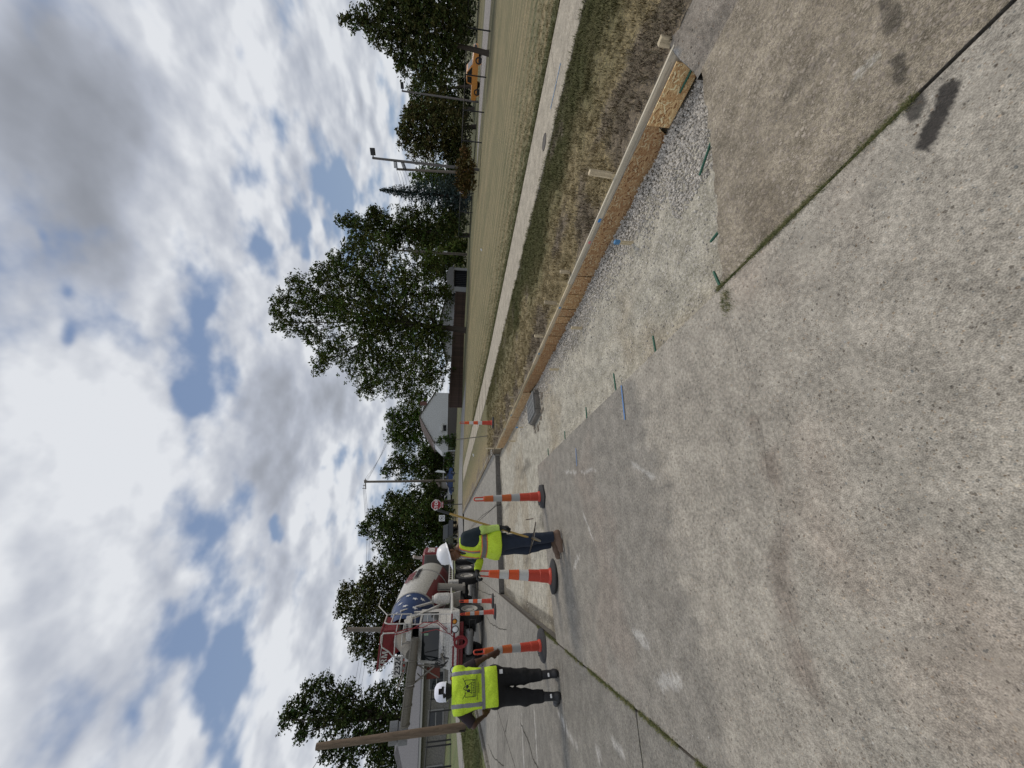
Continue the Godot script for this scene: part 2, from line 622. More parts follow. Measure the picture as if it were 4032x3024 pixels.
func make_sky() -> Image:
	var W := 3072
	var H := 1536
	var f1 := fbm(0.9, 6, 41)
	var f2 := fbm(2.2, 5, 42)
	var warp := fbm(2.0, 4, 43)
	var rip := fbm(5.0, 6, 44)
	var puff := fbm(4.2, 6, 45)
	var im := PackedFloat32Array()
	im.resize(W * H * 3)
	for j in H:
		var th := PI * (j + 0.5) / H
		var y := cos(th)
		var sn := sin(th)
		var low := clampf(y, 0.0, 1.0)
		var blue := Vector3(0.185, 0.265, 0.44).lerp(Vector3(0.36, 0.46, 0.58), pow(1.0 - low, 3.0))
		for i in W:
			var k := (j * W + i) * 3
			if y < -0.04:
				im[k] = 0.19; im[k + 1] = 0.18; im[k + 2] = 0.16
				continue
			var a := TAU * (i + 0.5) / W
			var d := Vector3(sin(a) * sn, y, -cos(a) * sn)
			var pl := Vector2(d.x, d.z) / (low + 0.22)
			var s := 0.24 + 0.80 * f1.get_noise_2d(pl.x * 1.1, pl.y * 1.1) + 0.46 * rip.get_noise_2d(pl.x, pl.y)
			var gs := 0.16 + 0.45 * f2.get_noise_2d(pl.x * 0.7 + 9, pl.y * 0.7)
			var z := d.dot(CF)
			if z > 0.12:
				var x1 := 2016.0 - d.dot(CU) / z * FL
				var y1 := 1512.0 - d.dot(CR) / z * FL
				if x1 > -700 and x1 < 2300 and y1 > -800 and y1 < 3900:
					var wx := warp.get_noise_2d(pl.x * 0.8, pl.y * 0.8) * 150.0
					var wy := warp.get_noise_2d(pl.x * 0.8 + 31, pl.y * 0.8 + 7) * 150.0
					s = s * 1.15 + 0.05 + 0.85 * blobs(CLOUDS, x1 + wx * 1.3, y1 + wy * 1.3)
					gs += blobs(SHADES, x1 + wx * 0.6, y1 + wy * 0.6)
			var p0 := puff.get_noise_2d(pl.x, pl.y)
			var edge := s + 0.26 * p0
			var cover := smoothstep(-0.34, 0.38, edge)
			var thick := smoothstep(0.25, 1.0, s)
			# the tops of the puffs face the light, their undersides do not
			var relief := puff.get_noise_2d(pl.x * 0.965, pl.y * 0.965) - p0 + 1.2 * (f2.get_noise_2d(pl.x * 0.95, pl.y * 0.95) - f2.get_noise_2d(pl.x, pl.y))
			var shade := 1.0 - exp(-1.35 * maxf(0.0, gs + 0.34 * relief + 0.12 * rip.get_noise_2d(pl.x * 0.9 + 3, pl.y * 0.9) + thick * 0.06 - 0.06))
			var cl := Vector3(0.775, 0.795, 0.83).lerp(Vector3(0.46, 0.49, 0.56), clampf(shade * 2.0, 0, 1)).lerp(Vector3(0.19, 0.20, 0.22), clampf(shade * 2.0 - 1.0, 0, 1))
			if y < 0.35:
				cl = cl.lerp(Vector3(0.62, 0.66, 0.69), (1.0 - y / 0.35) * 0.25)
			var c := blue.lerp(cl, cover * 0.96)
			im[k] = c.x; im[k + 1] = c.y; im[k + 2] = c.z
	return Image.create_from_data(W, H, false, Image.FORMAT_RGBF, im.to_byte_array())

func set_up_view() -> void:
	var cam := Camera3D.new()
	cam.name = "camera"
	add_child(cam)
	cam.transform = Transform3D(Basis(-CU, CR, -CF), EYE)       # the photograph lies on its side: up is to the left
	cam.fov = rad_to_deg(2.0 * atan(1512.0 / FL))
	cam.near = 0.05
	cam.far = 1500
	var env := Environment.new()
	env.background_mode = Environment.BG_SKY
	var sk := Sky.new()
	var pm := PanoramaSkyMaterial.new()
	pm.panorama = ImageTexture.create_from_image(make_sky())
	sk.sky_material = pm
	env.sky = sk
	env.tonemap_mode = Environment.TONE_MAPPER_LINEAR
	env.tonemap_exposure = 1.0
	env.background_energy_multiplier = 1.0
	env.sdfgi_enabled = true
	env.ssao_enabled = true
	env.ssil_enabled = true
	var we := WorldEnvironment.new()
	we.name = "air"
	we.environment = env
	add_child(we)
	var sun := DirectionalLight3D.new()
	sun.name = "sun"
	sun.light_energy = 0.45
	sun.light_angular_distance = 12.0
	sun.light_color = Color(1.0, 0.96, 0.9)
	sun.shadow_enabled = true
	add_child(sun)
	sun.look_at_from_position(Vector3.ZERO, Vector3(-0.62, -0.85, 0.22), Vector3.UP)

# ---------------------------------------------------------------- ground, road, pit
func stamp(x: float, z: float, cx: float, cz: float, rx: float, rz: float, ang: float, ragged: float) -> float:
	var dx := x - cx
	var dz := z - cz
	var c := cos(ang)
	var s := sin(ang)
	var q := Vector2((dx * c + dz * s) / rx, (-dx * s + dz * c) / rz).length()
	q += ragged * (nz.get_noise_2d(x * 900.0, z * 900.0) + 0.6 * nz.get_noise_2d(x * 2600.0, z * 2600.0))
	return smoothstep(1.08, 0.88, q)

# Base colour of the concrete: each bay has its own mix and wear; oil, rust and lime stains have ragged outlines.
func conc_tint(x: float, z: float) -> Color:
	var n1 := nz.get_noise_2d(x * 60.0, z * 60.0)
	var n2 := nz.get_noise_2d(x * 240.0 + 50, z * 240.0)
	var n3 := nz.get_noise_2d(x * 700.0, z * 90.0 + 20)
	var b := Vector3(0.56, 0.515, 0.44)
	if x > 1.4 and z > -1.7:
		b = Vector3(0.58, 0.515, 0.43)
		b *= 1.0 + 0.22 * n1 - 0.12 * smoothstep(0.0, 0.5, n2)
		b = b.lerp(Vector3(0.33, 0.28, 0.22), 0.6 * smoothstep(0.05, 0.45, nz.get_noise_2d(x * 70.0 + 5, z * 160.0)))
	elif x > -1.32 and x < 1.4 and z > -7.2:
		var dark := smoothstep(-2.62, -2.95, z + 0.12 * x + 0.28 * n2 + 0.12 * n3)  # greyer and darker past an uneven line across the bay
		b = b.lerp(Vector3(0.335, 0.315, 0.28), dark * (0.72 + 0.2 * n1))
		b *= 1.0 + 0.12 * n1 + 0.10 * n2 + 0.05 * n3
		var pink := smoothstep(0.1, 0.5, nz.get_noise_2d(x * 45.0 + 80, z * 45.0))
		b = b.lerp(Vector3(b.x * 1.02, b.y * 0.97, b.z * 0.95), pink)
		# rust-brown run along the old crack
		var zc := crack_z(x)
		var near := 1.0 - smoothstep(0.02, 0.10 + 0.08 * n2, absf(z - zc + 0.03 * n1))
		if x < 0.6:
			b = b.lerp(Vector3(0.27, 0.215, 0.175), near * 0.55 * smoothstep(-0.15, 0.3, n2 + 0.15))
	elif x < -1.3 and z > -14.0:
		b = Vector3(0.35, 0.33, 0.29) * (1.0 + 0.16 * n1 + 0.12 * n2 + 0.08 * n3)
		var bay := nz.get_noise_2d(floorf(x / 2.7) * 311.0, floorf(z / 2.4) * 173.0)
		b *= 1.0 + 0.3 * bay
	else:
		b = Vector3(0.43, 0.41, 0.365) * (1.0 + 0.14 * n1 + 0.08 * n2 + 0.06 * n3)
	# oil, dirt and lime, where the photograph shows them
	var oil := 0.0
	if z > -1.1 and x > 0.9:
		oil = maxf(oil, stamp(x, z, 1.262, -0.612, 0.034, 0.105, -0.75, 0.5))
		oil = maxf(oil, stamp(x, z, 1.222, -0.655, 0.03, 0.04, 0.0, 0.4))
		oil = maxf(oil, 0.9 * stamp(x, z, 1.375, -0.63, 0.05, 0.03, 0.3, 0.4))
		oil = maxf(oil, 0.7 * stamp(x, z, 1.55, -0.615, 0.06, 0.025, 0.2, 0.7))
		oil = maxf(oil, 0.6 * stamp(x, z, 1.75, -0.56, 0.10, 0.03, 0.2, 0.8))
		oil = maxf(oil, 0.3 * stamp(x, z, 1.95, -0.86, 0.04, 0.12, 0.2, 0.5))
	if oil > 0.0:
		b = b.lerp(Vector3(0.055, 0.05, 0.045), oil * 0.96)
	var lime := 0.0
	for w: Array in [[1.68, -0.66, 0.02, 0.05, 0.4], [0.55, -3.05, 0.02, 0.16, 0.5], [-0.72, -3.62, 0.05, 0.14, 0.3], [-0.95, -3.25, 0.05, 0.2, -0.3], [0.2, -4.6, 0.02, 0.22, 0.9], [-0.2, -5.2, 0.03, 0.2, -0.5], [0.9, -5.0, 0.02, 0.3, 0.2], [0.8, -4.4, 0.015, 0.25, 0.1], [-2.2, -6.2, 0.03, 0.4, 0.1], [-3.0, -8.3, 0.04, 0.5, 1.3], [-2.4, -5.4, 0.02, 0.3, 0.5], [-3.6, -9.6, 0.04, 0.6, 1.2], [-2.0, -5.0, 0.05, 0.1, 0.0], [-1.75, -4.4, 0.03, 0.12, 0.0]]:
		if absf(x - w[0]) < 0.8 and absf(z - w[1]) < 0.8:
			lime = maxf(lime, stamp(x, z, w[0], w[1], w[2], w[3], w[4], 0.9))
	b = b.lerp(Vector3(0.82, 0.80, 0.76), lime * 0.6)
	return Color(b.x, b.y, b.z)

func crack_z(x: float) -> float:
	return -1.66 - 0.125 * (1.38 - x) * 0.9 + 0.035 * sin(x * 5.0) + 0.02 * sin(x * 13.0 + 1.0)

func pit_near(x: float) -> float:      # near edge of the broken-out bay
	return lerpf(-6.62, -7.02, (x + 1.31) / 2.69) + 0.02 * sin(x * 9.0)

func gutter_far(x: float) -> float:    # broken edge of the old gutter where the trench begins
	return lerpf(-1.655, -1.33, smoothstep(1.4, 3.1, x)) + 0.05 * nz.get_noise_1d(x * 150.0) + 0.03 * nz.get_noise_1d(x * 700.0) + 0.05 * sin((x - 1.4) * 1.9)

func slab(parent: Node3D, x0: float, x1: float, zn: Callable, zf: Callable, step: float, sides := true, mat: Material = M.conc) -> void:
	var m := MB.new()
	var nx := maxi(2, int(ceil((x1 - x0) / step)))
	var zl: float = maxf(zn.call(x0), zn.call(x1))
	var ze: float = minf(zf.call(x0), zf.call(x1))
	var nzz := maxi(2, int(ceil((zl - ze) / step)))
	var off := Vector2(x0 * 1.7, zl * 0.9)
	var pts := []
	for i in nx + 1:
		var x := lerpf(x0, x1, float(i) / nx)
		var row := []
		for j in nzz + 1:
			var z := lerpf(zn.call(x), zf.call(x), float(j) / nzz)
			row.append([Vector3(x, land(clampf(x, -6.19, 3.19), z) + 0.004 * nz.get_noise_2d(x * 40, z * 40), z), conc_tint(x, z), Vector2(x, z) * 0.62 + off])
		pts.append(row)
	for i in nx:
		for j in nzz:
			for q: Array in [pts[i][j], pts[i][j + 1], pts[i + 1][j + 1], pts[i][j], pts[i + 1][j + 1], pts[i + 1][j]]:
				m.col = q[1]
				m.vert(q[0], Vector3.UP, q[2])
	if sides:
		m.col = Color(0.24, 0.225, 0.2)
		var rim := []
		for i in nx + 1: rim.append(pts[i][0][0])
		for j in range(1, nzz + 1): rim.append(pts[nx][j][0])
		for i in range(nx - 1, -1, -1): rim.append(pts[i][nzz][0])
		for j in range(nzz - 1, -1, -1): rim.append(pts[0][j][0])
		for k in rim.size() - 1:
			var a: Vector3 = rim[k]
			var b: Vector3 = rim[k + 1]
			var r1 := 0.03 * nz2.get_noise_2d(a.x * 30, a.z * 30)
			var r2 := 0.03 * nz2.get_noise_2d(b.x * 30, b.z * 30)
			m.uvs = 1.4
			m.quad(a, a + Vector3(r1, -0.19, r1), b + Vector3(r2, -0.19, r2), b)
	part(parent, "slab", m, mat)

func constant(z: float) -> Callable:
	return func(_x: float) -> float: return z

func build_road() -> void:
	var road := Node3D.new()
	road.name = "road"
	add_child(road)
	road.set_meta("kind", "structure")
	# bay under the camera and the one in front of it, split by an old crack
	slab(road, -1.305, 1.393, constant(7.0), constant(0.3), 0.3)
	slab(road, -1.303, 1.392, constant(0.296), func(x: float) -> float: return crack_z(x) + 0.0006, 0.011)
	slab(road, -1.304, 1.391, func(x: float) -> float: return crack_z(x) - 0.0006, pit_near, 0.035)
	# old gutter strip
	slab(road, 1.409, 2.86, constant(0.3), gutter_far, 0.012, true, M.grav)
	slab(road, 1.409, 2.86, constant(7.0), constant(0.305), 0.3)
	# left lane and left gutter lane, cracked across
	var zl := [7.0, -1.2, -3.9, -6.3, -8.83, -11.25, -13.3, -15.15, -18.0, -21.5, -25.0, -29.0, -33.5, -37.9]
	for i in zl.size() - 1:
		var w0 := 0.008 + 0.006 * (i % 3)
		var sk := 0.05 * sin(i * 2.1)
		slab(road, -4.26, -1.325, func(x: float) -> float: return zl[i] + (x + 1.3) * sk * 0.4 + 0.015 * sin(x * 7 + i) - w0, func(x: float) -> float: return zl[i + 1] + (x + 1.3) * 0.05 * sin((i + 1) * 2.1) * 0.4 + 0.015 * sin(x * 7 + i + 1), 0.06 if i > 0 and i < 7 else 0.25)
	var zl2 := [7.0, -4.0, -7.2, -10.04, -12.6, -15.1, -18.5, -22.0, -26.0, -31.0, -37.9]
	for i in zl2.size() - 1:
		slab(road, -6.18, -4.29, constant(zl2[i] - 0.01), constant(zl2[i + 1] + 0.004), 0.1 if i > 0 and i < 6 else 0.3)
	# beyond the broken-out bay
	var zl3 := [-13.82, -16.6, -19.4, -23.5, -28.0, -33.0, -37.9]
	for i in zl3.size() - 1:
		slab(road, -1.305, 1.385, constant(zl3[i]), constant(zl3[i + 1] + 0.015), 0.08 if i < 2 else 0.25)
		slab(road, 1.41, 3.12, constant(zl3[i]), constant(zl3[i + 1] + 0.015), 0.08 if i < 2 else 0.25)
	# dirt that fills the joints, a little below the surface
	var f := MB.new()
	for e: Array in [[-1.35, -1.29, 7.0, -37.9], [1.37, 1.43, 7.0, -1.62], [1.37, 1.43, -13.9, -37.9], [-4.32, -4.24, 7.0, -37.9], [-6.2, -6.16, 7.0, -37.9]]:
		var zz: float = e[2]
		while zz > e[3]:
			var z2 := maxf(zz - 2.0, e[3])
			f.quad(Vector3(e[0], land(e[0], zz) - 0.022, zz), Vector3(e[0], land(e[0], z2) - 0.022, z2), Vector3(e[1], land(e[0], z2) - 0.022, z2), Vector3(e[1], land(e[0], zz) - 0.022, zz))
			zz = z2
	for z: float in zl.slice(1) :
		f.quad(Vector3(-4.3, land(-4.3, z) - 0.02, z + 0.08), Vector3(-4.3, land(-4.3, z) - 0.02, z - 0.12), Vector3(-1.32, land(-1.4, z) - 0.02, z - 0.12), Vector3(-1.32, land(-1.4, z) - 0.02, z + 0.08))
	for z: float in zl2.slice(1):
		f.quad(Vector3(-6.2, land(-6.1, z) - 0.02, z + 0.06), Vector3(-6.2, land(-6.1, z) - 0.02, z - 0.06), Vector3(-4.25, land(-4.25, z) - 0.02, z - 0.06), Vector3(-4.25, land(-4.25, z) - 0.02, z + 0.06))
	for z: float in zl3.slice(1):
		f.quad(Vector3(-1.3, land(0, z) - 0.02, z + 0.06), Vector3(-1.3, land(0, z) - 0.02, z - 0.06), Vector3(3.1, land(0, z) - 0.02, z - 0.06), Vector3(3.1, land(0, z) - 0.02, z + 0.06))
	f.quad(Vector3(-1.31, -0.004, -1.5), Vector3(-1.31, -0.004, -2.2), Vector3(1.38, -0.004, -2.0), Vector3(1.38, -0.004, -1.5))
	part(road, "joint_filler", f, M.soil)
	# open cracks that wander across the bays, filled with dirt and a little growth
	for cr: Array in [[[1962, 1980], [1930, 2010], [1905, 2025], [1880, 2050], [1853, 2075]], [[1912, 2420], [1928, 2450], [1945, 2462], [1965, 2475], [2000, 2480]], [[1860, 2310], [1900, 2330], [1960, 2350]], [[1921, 2930], [1948, 2990], [1990, 3020]], [[2050, 2850], [2075, 2900], [2100, 2990], [2125, 3030]], [[1985, 2990], [1988, 2890], [2000, 2830]]]:
		var c := MB.new()
		c.col = Color(0.05, 0.045, 0.035)
		var pp := []
		for p: Array in cr:
			pp.append(gp(p[0], p[1]))
		var fine := []
		for i in pp.size() - 1:
			for k in 8:
				var q: Vector3 = pp[i].lerp(pp[i + 1], k / 8.0)
				q += Vector3(nz.get_noise_2d(q.x * 300, q.z * 300), 0, nz.get_noise_2d(q.z * 300, q.x * 300)) * 0.05
				q.y = land(q.x, q.z) + 0.005
				fine.append(q)
		for i in fine.size() - 1:
			var t: Vector3 = (fine[i + 1] - fine[i]).normalized().cross(Vector3.UP) * (0.010 + 0.008 * absf(nz.get_noise_1d(i * 200.0)))
			c.quad(fine[i] - t, fine[i + 1] - t, fine[i + 1] + t, fine[i] + t)
		part(road, "crack", c, vcol(mt(1, 1, 1, 1.0)))
	# old rolled kerb at the near end and new-looking kerb at the far end of the forms
	var kerb := MB.new()
	var prof := [Vector2(2.86, -0.004), Vector2(2.89, -0.012), Vector2(2.94, 0.0), Vector2(3.0, 0.03), Vector2(3.07, 0.075), Vector2(3.13, 0.098), Vector2(3.2, 0.108), Vector2(3.32, 0.108), Vector2(3.34, 0.06)]
	for seg: Array in [[5.0, -1.36, 0.05]]:
		var zz: float = seg[0]
		while zz > seg[1] + 0.001:
			var z2 := maxf(zz - seg[2], seg[1])
			for i in prof.size() - 1:
				var a: Vector2 = prof[i]
				var b: Vector2 = prof[i + 1]
				for q: Array in [[a, zz], [a, z2], [b, z2], [a, zz], [b, z2], [b, zz]]:
					var p := Vector3(q[0].x, q[0].y + 0.006 * nz2.get_noise_2d(q[0].x * 60, q[1] * 60), q[1])
					var t := nz.get_noise_2d(p.x * 120, p.z * 60)
					var blue := smoothstep(0.06, 0.0, q[1] + 1.36) * smoothstep(3.2, 3.05, p.x) * smoothstep(-0.1, 0.25, nz.get_noise_2d(p.x * 500, p.z * 500) + 0.15)
					var base := Vector3(0.52, 0.455, 0.375) * (1.0 + 0.3 * t)
					base = base.lerp(Vector3(0.22, 0.195, 0.165), 0.6 * smoothstep(0.1, 0.4, nz.get_noise_2d(p.x * 260, p.z * 30 + 9)))
					base = base.lerp(Vector3(0.12, 0.33, 0.55), blue * 0.8)
					kerb.col = Color(base.x, base.y, base.z)
					kerb.vert(p, Vector3(-0.5, 0.85, 0), Vector2(p.z, p.x) * 0.5)
			zz = z2
	kerb.col = Color(0.3, 0.27, 0.23)
	kerb.xf = Transform3D(Basis(), Vector3(0, 0, -1.36))
	var cap := PackedVector2Array()
	for p: Vector2 in prof: cap.append(p)
	cap.append(Vector2(3.34, -0.2)); cap.append(Vector2(2.86, -0.2))
	kerb.prism(cap, -0.001, 0.001)
	part(road, "kerb", kerb, M.conc)
	var fk := MB.new()
	for z in range(0, 24):
		var z0 := -13.82 - z * 1.0
		var z1 := z0 - 1.0
		fk.col = Color(0.46, 0.44, 0.40) * (1.0 + 0.12 * nz.get_noise_1d(z * 90.0))
		for s: Array in [[Vector2(3.12, 0.002), Vector2(3.18, 0.06)], [Vector2(3.18, 0.06), Vector2(3.24, 0.10)], [Vector2(3.24, 0.10), Vector2(3.42, 0.115)], [Vector2(3.42, 0.115), Vector2(3.42, 0.02)]]:
			var r0 := Vector3(0, rise(z0), 0)
			var r1 := Vector3(0, rise(z1), 0)
			fk.uvs = 0.5
			fk.quad(Vector3(s[0].x, s[0].y, z0) + r0, Vector3(s[0].x, s[0].y, z1) + r1, Vector3(s[1].x, s[1].y, z1) + r1, Vector3(s[1].x, s[1].y, z0) + r0)
	fk.quad(Vector3(3.12, -0.18, -13.82), Vector3(3.42, -0.18, -13.82), Vector3(3.42, 0.11, -13.82), Vector3(3.12, 0.0, -13.82))
	part(road, "kerb", fk, M.conc)
	var lk := MB.new()
	for z in range(0, 45):
		var z0 := 6.0 - z * 1.0
		var h := land(-6.19, z0 - 0.5)
		lk.col = Color(0.36, 0.345, 0.31) * (1.0 + 0.2 * nz.get_noise_1d(z * 70.0 + 5))
		lk.uvs = 0.5
		lk.box(Vector3(-6.36, h - 0.1, z0 - 0.985), Vector3(-6.2, h + 0.105, z0), 0.03)
	part(road, "kerb", lk, M.conc)
	# survey paint on the slab
	for e: Array in [[Vector3(1.38, 0.004, -3.17), Vector3(1.05, 0.004, -3.215), 0.02], [Vector3(1.15, 0.004, -4.70), Vector3(0.93, 0.004, -4.74), 0.016]]:
		var p := MB.new()
		var a: Vector3 = e[0]
		var b: Vector3 = e[1]
		var side := (b - a).normalized().cross(Vector3.UP) * float(e[2]) * 0.5
		for k in 14:
			var s0 := a.lerp(b, k / 14.0)
			var s1 := a.lerp(b, (k + 0.93) / 14.0)
			var wv := 1.0 + 0.3 * nz.get_noise_1d(k * 130.0)
			s0.y = 0.009; s1.y = 0.009
			p.quad(s0 - side * wv, s1 - side * wv, s1 + side, s0 + side)
		part(road, "paint_mark", p, grainy(mt(0.10, 0.27, 0.62, 0.9), M.t_mot, 6.0))

func pit_floor(x: float, z: float) -> float:
	var h := -0.168 + 0.014 * nz.get_noise_2d(x * 70, z * 70) + 0.006 * nz2.get_noise_2d(x * 50, z * 50)
	# wheel ruts that curve out of the trench
	if x > 1.4 and z > -7.0:
		var q := Vector2(x - 3.3, (z + 3.6) * 0.72).length()
		h += 0.010 * sin(q * 16.0) * smoothstep(2.0, 1.4, q) * smoothstep(0.4, 0.9, q)
		h += 0.05 * smoothstep(1.75, 1.42, x) * (0.7 + 0.5 * nz.get_noise_2d(x * 90, z * 60))
	return h

func build_pit() -> void:
	var m := MB.new()
	var pts := {}
	var sx := 0.045
	var xs := int(4.55 / sx)
	var zs := int(12.8 / 0.05)
	for i in xs + 1:
		for j in zs + 1:
			var x := -1.35 + i * sx
			var z := -1.15 - j * 0.05
			if x < 1.36 and z > -6.3:
				continue
			var n1 := nz.get_noise_2d(x * 60, z * 60)
			var n2 := nz.get_noise_2d(x * 200 + 9, z * 200)
			var b := Vector3(0.82, 0.79, 0.71) * (1.0 + 0.1 * n1 + 0.08 * n2)
			var tan := smoothstep(0.05, 0.5, nz.get_noise_2d(x * 40 + 3, z * 40 + 60) + (0.25 if z < -9.0 else 0.0))
			b = b.lerp(Vector3(0.64, 0.565, 0.45), tan * 0.7)
			var dark_mix := smoothstep(-0.05, 0.4, nz.get_noise_2d(x * 120, z * 25) + (0.35 if z < -13.4 or x < -1.1 else -0.25))  # darker streaks, commonest along the far and left edges
			b = b.lerp(Vector3(0.17, 0.155, 0.13), dark_mix * 0.7)
			pts[Vector2i(i, j)] = [Vector3(x, pit_floor(x, z), z), Color(b.x, b.y, b.z), Vector2(x, z) * 0.55]
	for i in xs:
		for j in zs:
			var q := [Vector2i(i, j), Vector2i(i, j + 1), Vector2i(i + 1, j + 1), Vector2i(i + 1, j)]
			var ok := true
			for k: Vector2i in q:
				ok = ok and pts.has(k)
			if not ok:
				continue
			var nn: Vector3 = (pts[q[3]][0] - pts[q[0]][0]).cross(pts[q[1]][0] - pts[q[0]][0]).normalized()
			if nn.y < 0: nn = -nn
			for k in [0, 1, 2, 0, 2, 3]:
				var p: Array = pts[q[k]]
				m.col = p[1]
				m.vert(p[0], nn, p[2])
	structure("gravel_bed", m, M.grav)
	# loose stones
	var places := [[], [], []]
	var cols := [[], [], []]
	var shapes := []
	for k in 3:
		var s := MB.new()
		var rr := RandomNumberGenerator.new()
		rr.seed = 60 + k
		var pr := []
		for i in 5:
			pr.append(Vector2(cos(-PI / 2 + PI * i / 4) * rr.randf_range(0.8, 1.15) * 0.5, sin(-PI / 2 + PI * i / 4) * 0.38))
		s.lathe(pr, 6)
		var jit := {}
		for i in s.v.size():
			var key := (s.v[i] * 1000).round()
			if not jit.has(key):
				jit[key] = Vector3(rr.randf_range(-0.12, 0.12), rr.randf_range(-0.1, 0.1), rr.randf_range(-0.12, 0.12))
			s.v[i] += jit[key]
		shapes.append(s.mesh())
	rng.seed = 77
	for i in 15000:
		var x: float
		var z: float
		var pick := rng.randf()
		if pick < 0.62:            # a drift of coarse stone along the foot of the forms
			z = -1.45 - pow(rng.randf(), 1.3) * 8.0
			x = 3.12 - absf(rng.randfn(0, 0.22)) - 0.01
		elif pick < 0.72:
			z = rng.randf_range(-2.1, -1.42); x = rng.randf_range(2.35, 3.1)
		else:
			z = -1.7 - rng.randf() * 12.0
			x = rng.randf_range(1.45, 3.1) if z > -6.9 else rng.randf_range(-1.25, 3.1)
		if x < 1.42 and z > -7.1:
			continue
		if z > gutter_far(x) - 0.02:
			continue
		var s := rng.randf_range(0.010, 0.030) * (1.0 if pick < 0.72 else 0.65)
		var b := Basis.from_euler(Vector3(rng.randf() * TAU, rng.randf() * TAU, rng.randf() * TAU)) * Basis.from_scale(Vector3(s, s * rng.randf_range(0.6, 1), s * rng.randf_range(0.7, 1.2)))
		var up := 0.0
		if x > 2.85 and pick < 0.72: up = 0.03 * (x - 2.85) / 0.25 * rng.randf()
		var k := i % 3
		places[k].append(Transform3D(b, Vector3(x, pit_floor(x, z) + s * 0.18 + up, z)))
		var v := rng.randf_range(0.30, 0.58)
		cols[k].append(Color(v * 1.08, v * 1.0, v * 0.88))
	# a few stones scattered on the slabs
	for i in 500:
		var x := rng.randf_range(-5.5, 2.8)
		var z := -0.4 - rng.randf() * 9.0
		if (x > 1.4 and z < -1.4) or (x > -1.3 and z < -6.5):
			continue
		var s := rng.randf_range(0.003, 0.009)
		places[0].append(Transform3D(Basis.from_euler(Vector3(rng.randf() * 6, rng.randf() * 6, 0)) * Basis.from_scale(Vector3.ONE * s), Vector3(x, land(x, z) + s * 0.3, z)))
		var v := rng.randf_range(0.15, 0.6)
		cols[0].append(Color(v, v * 0.97, v * 0.9))
	for k in 3:
		swarm("loose_gravel", shapes[k], M.stone, places[k], cols[k])

func grass_tint(x: float, z: float) -> Color:
	var n1 := nz.get_noise_2d(x * 45, z * 45)
	var n2 := nz.get_noise_2d(x * 160 + 7, z * 160)
	var green := Vector3(0.225, 0.235, 0.088)
	var dry := Vector3(0.63, 0.495, 0.27)
	var b: Vector3
	if x > 7.1:                          # mown lawn with drying stripes along the mower's path
		var st := 1.3 * sin(x * 7.4 + 1.6 * nz.get_noise_2d(x * 15, z * 6)) * 0.5 + 0.35 * sin(x * 17.0 + 2.0 * nz.get_noise_2d(x * 9, z * 9))
		var t := 0.55 + 0.45 * st + 0.30 * n1 + 0.28 * n2 + 0.35 * nz.get_noise_2d(x * 500, z * 40)
		if x < 8.3: t -= 0.5 * smoothstep(8.3, 7.4, x + 0.4 * n2)
		if x > 31.0: t -= 0.35 * smoothstep(31, 34, x + 2 * n1)
		if z < -42.0: t -= 0.7
		b = green.lerp(dry, clampf(t, 0.02, 1.0))
	elif x > 3.0:
		var t := smoothstep(5.4, 3.9, x + 0.7 * n1 + 0.45 * n2)
		if z < -8.0: t = clampf(t * 0.6 + 0.3 + 0.3 * n1, 0, 1)
		b = green.lerp(dry * 0.95, t)
		var bare := smoothstep(0.10, 0.35, nz.get_noise_2d(x * 90 + 31, z * 70) + 0.55 * smoothstep(4.1, 3.35, x) - 0.22)
		b = b.lerp(Vector3(0.36, 0.285, 0.22), bare * 0.85)
	else:
		b = Vector3(0.24, 0.32, 0.11).lerp(Vector3(0.50, 0.46, 0.25), clampf(0.25 + 0.5 * n1 + 0.4 * n2, 0, 1))
	return Color(b.x, b.y, b.z)

func lines(list: Array) -> PackedFloat32Array:
	var r := PackedFloat32Array()
	for e: Array in list:
		var n := int(ceil((e[1] - e[0]) / e[2]))
		for i in n:
			r.append(lerpf(e[0], e[1], float(i) / n))
	r.append(list[-1][1])
	return r

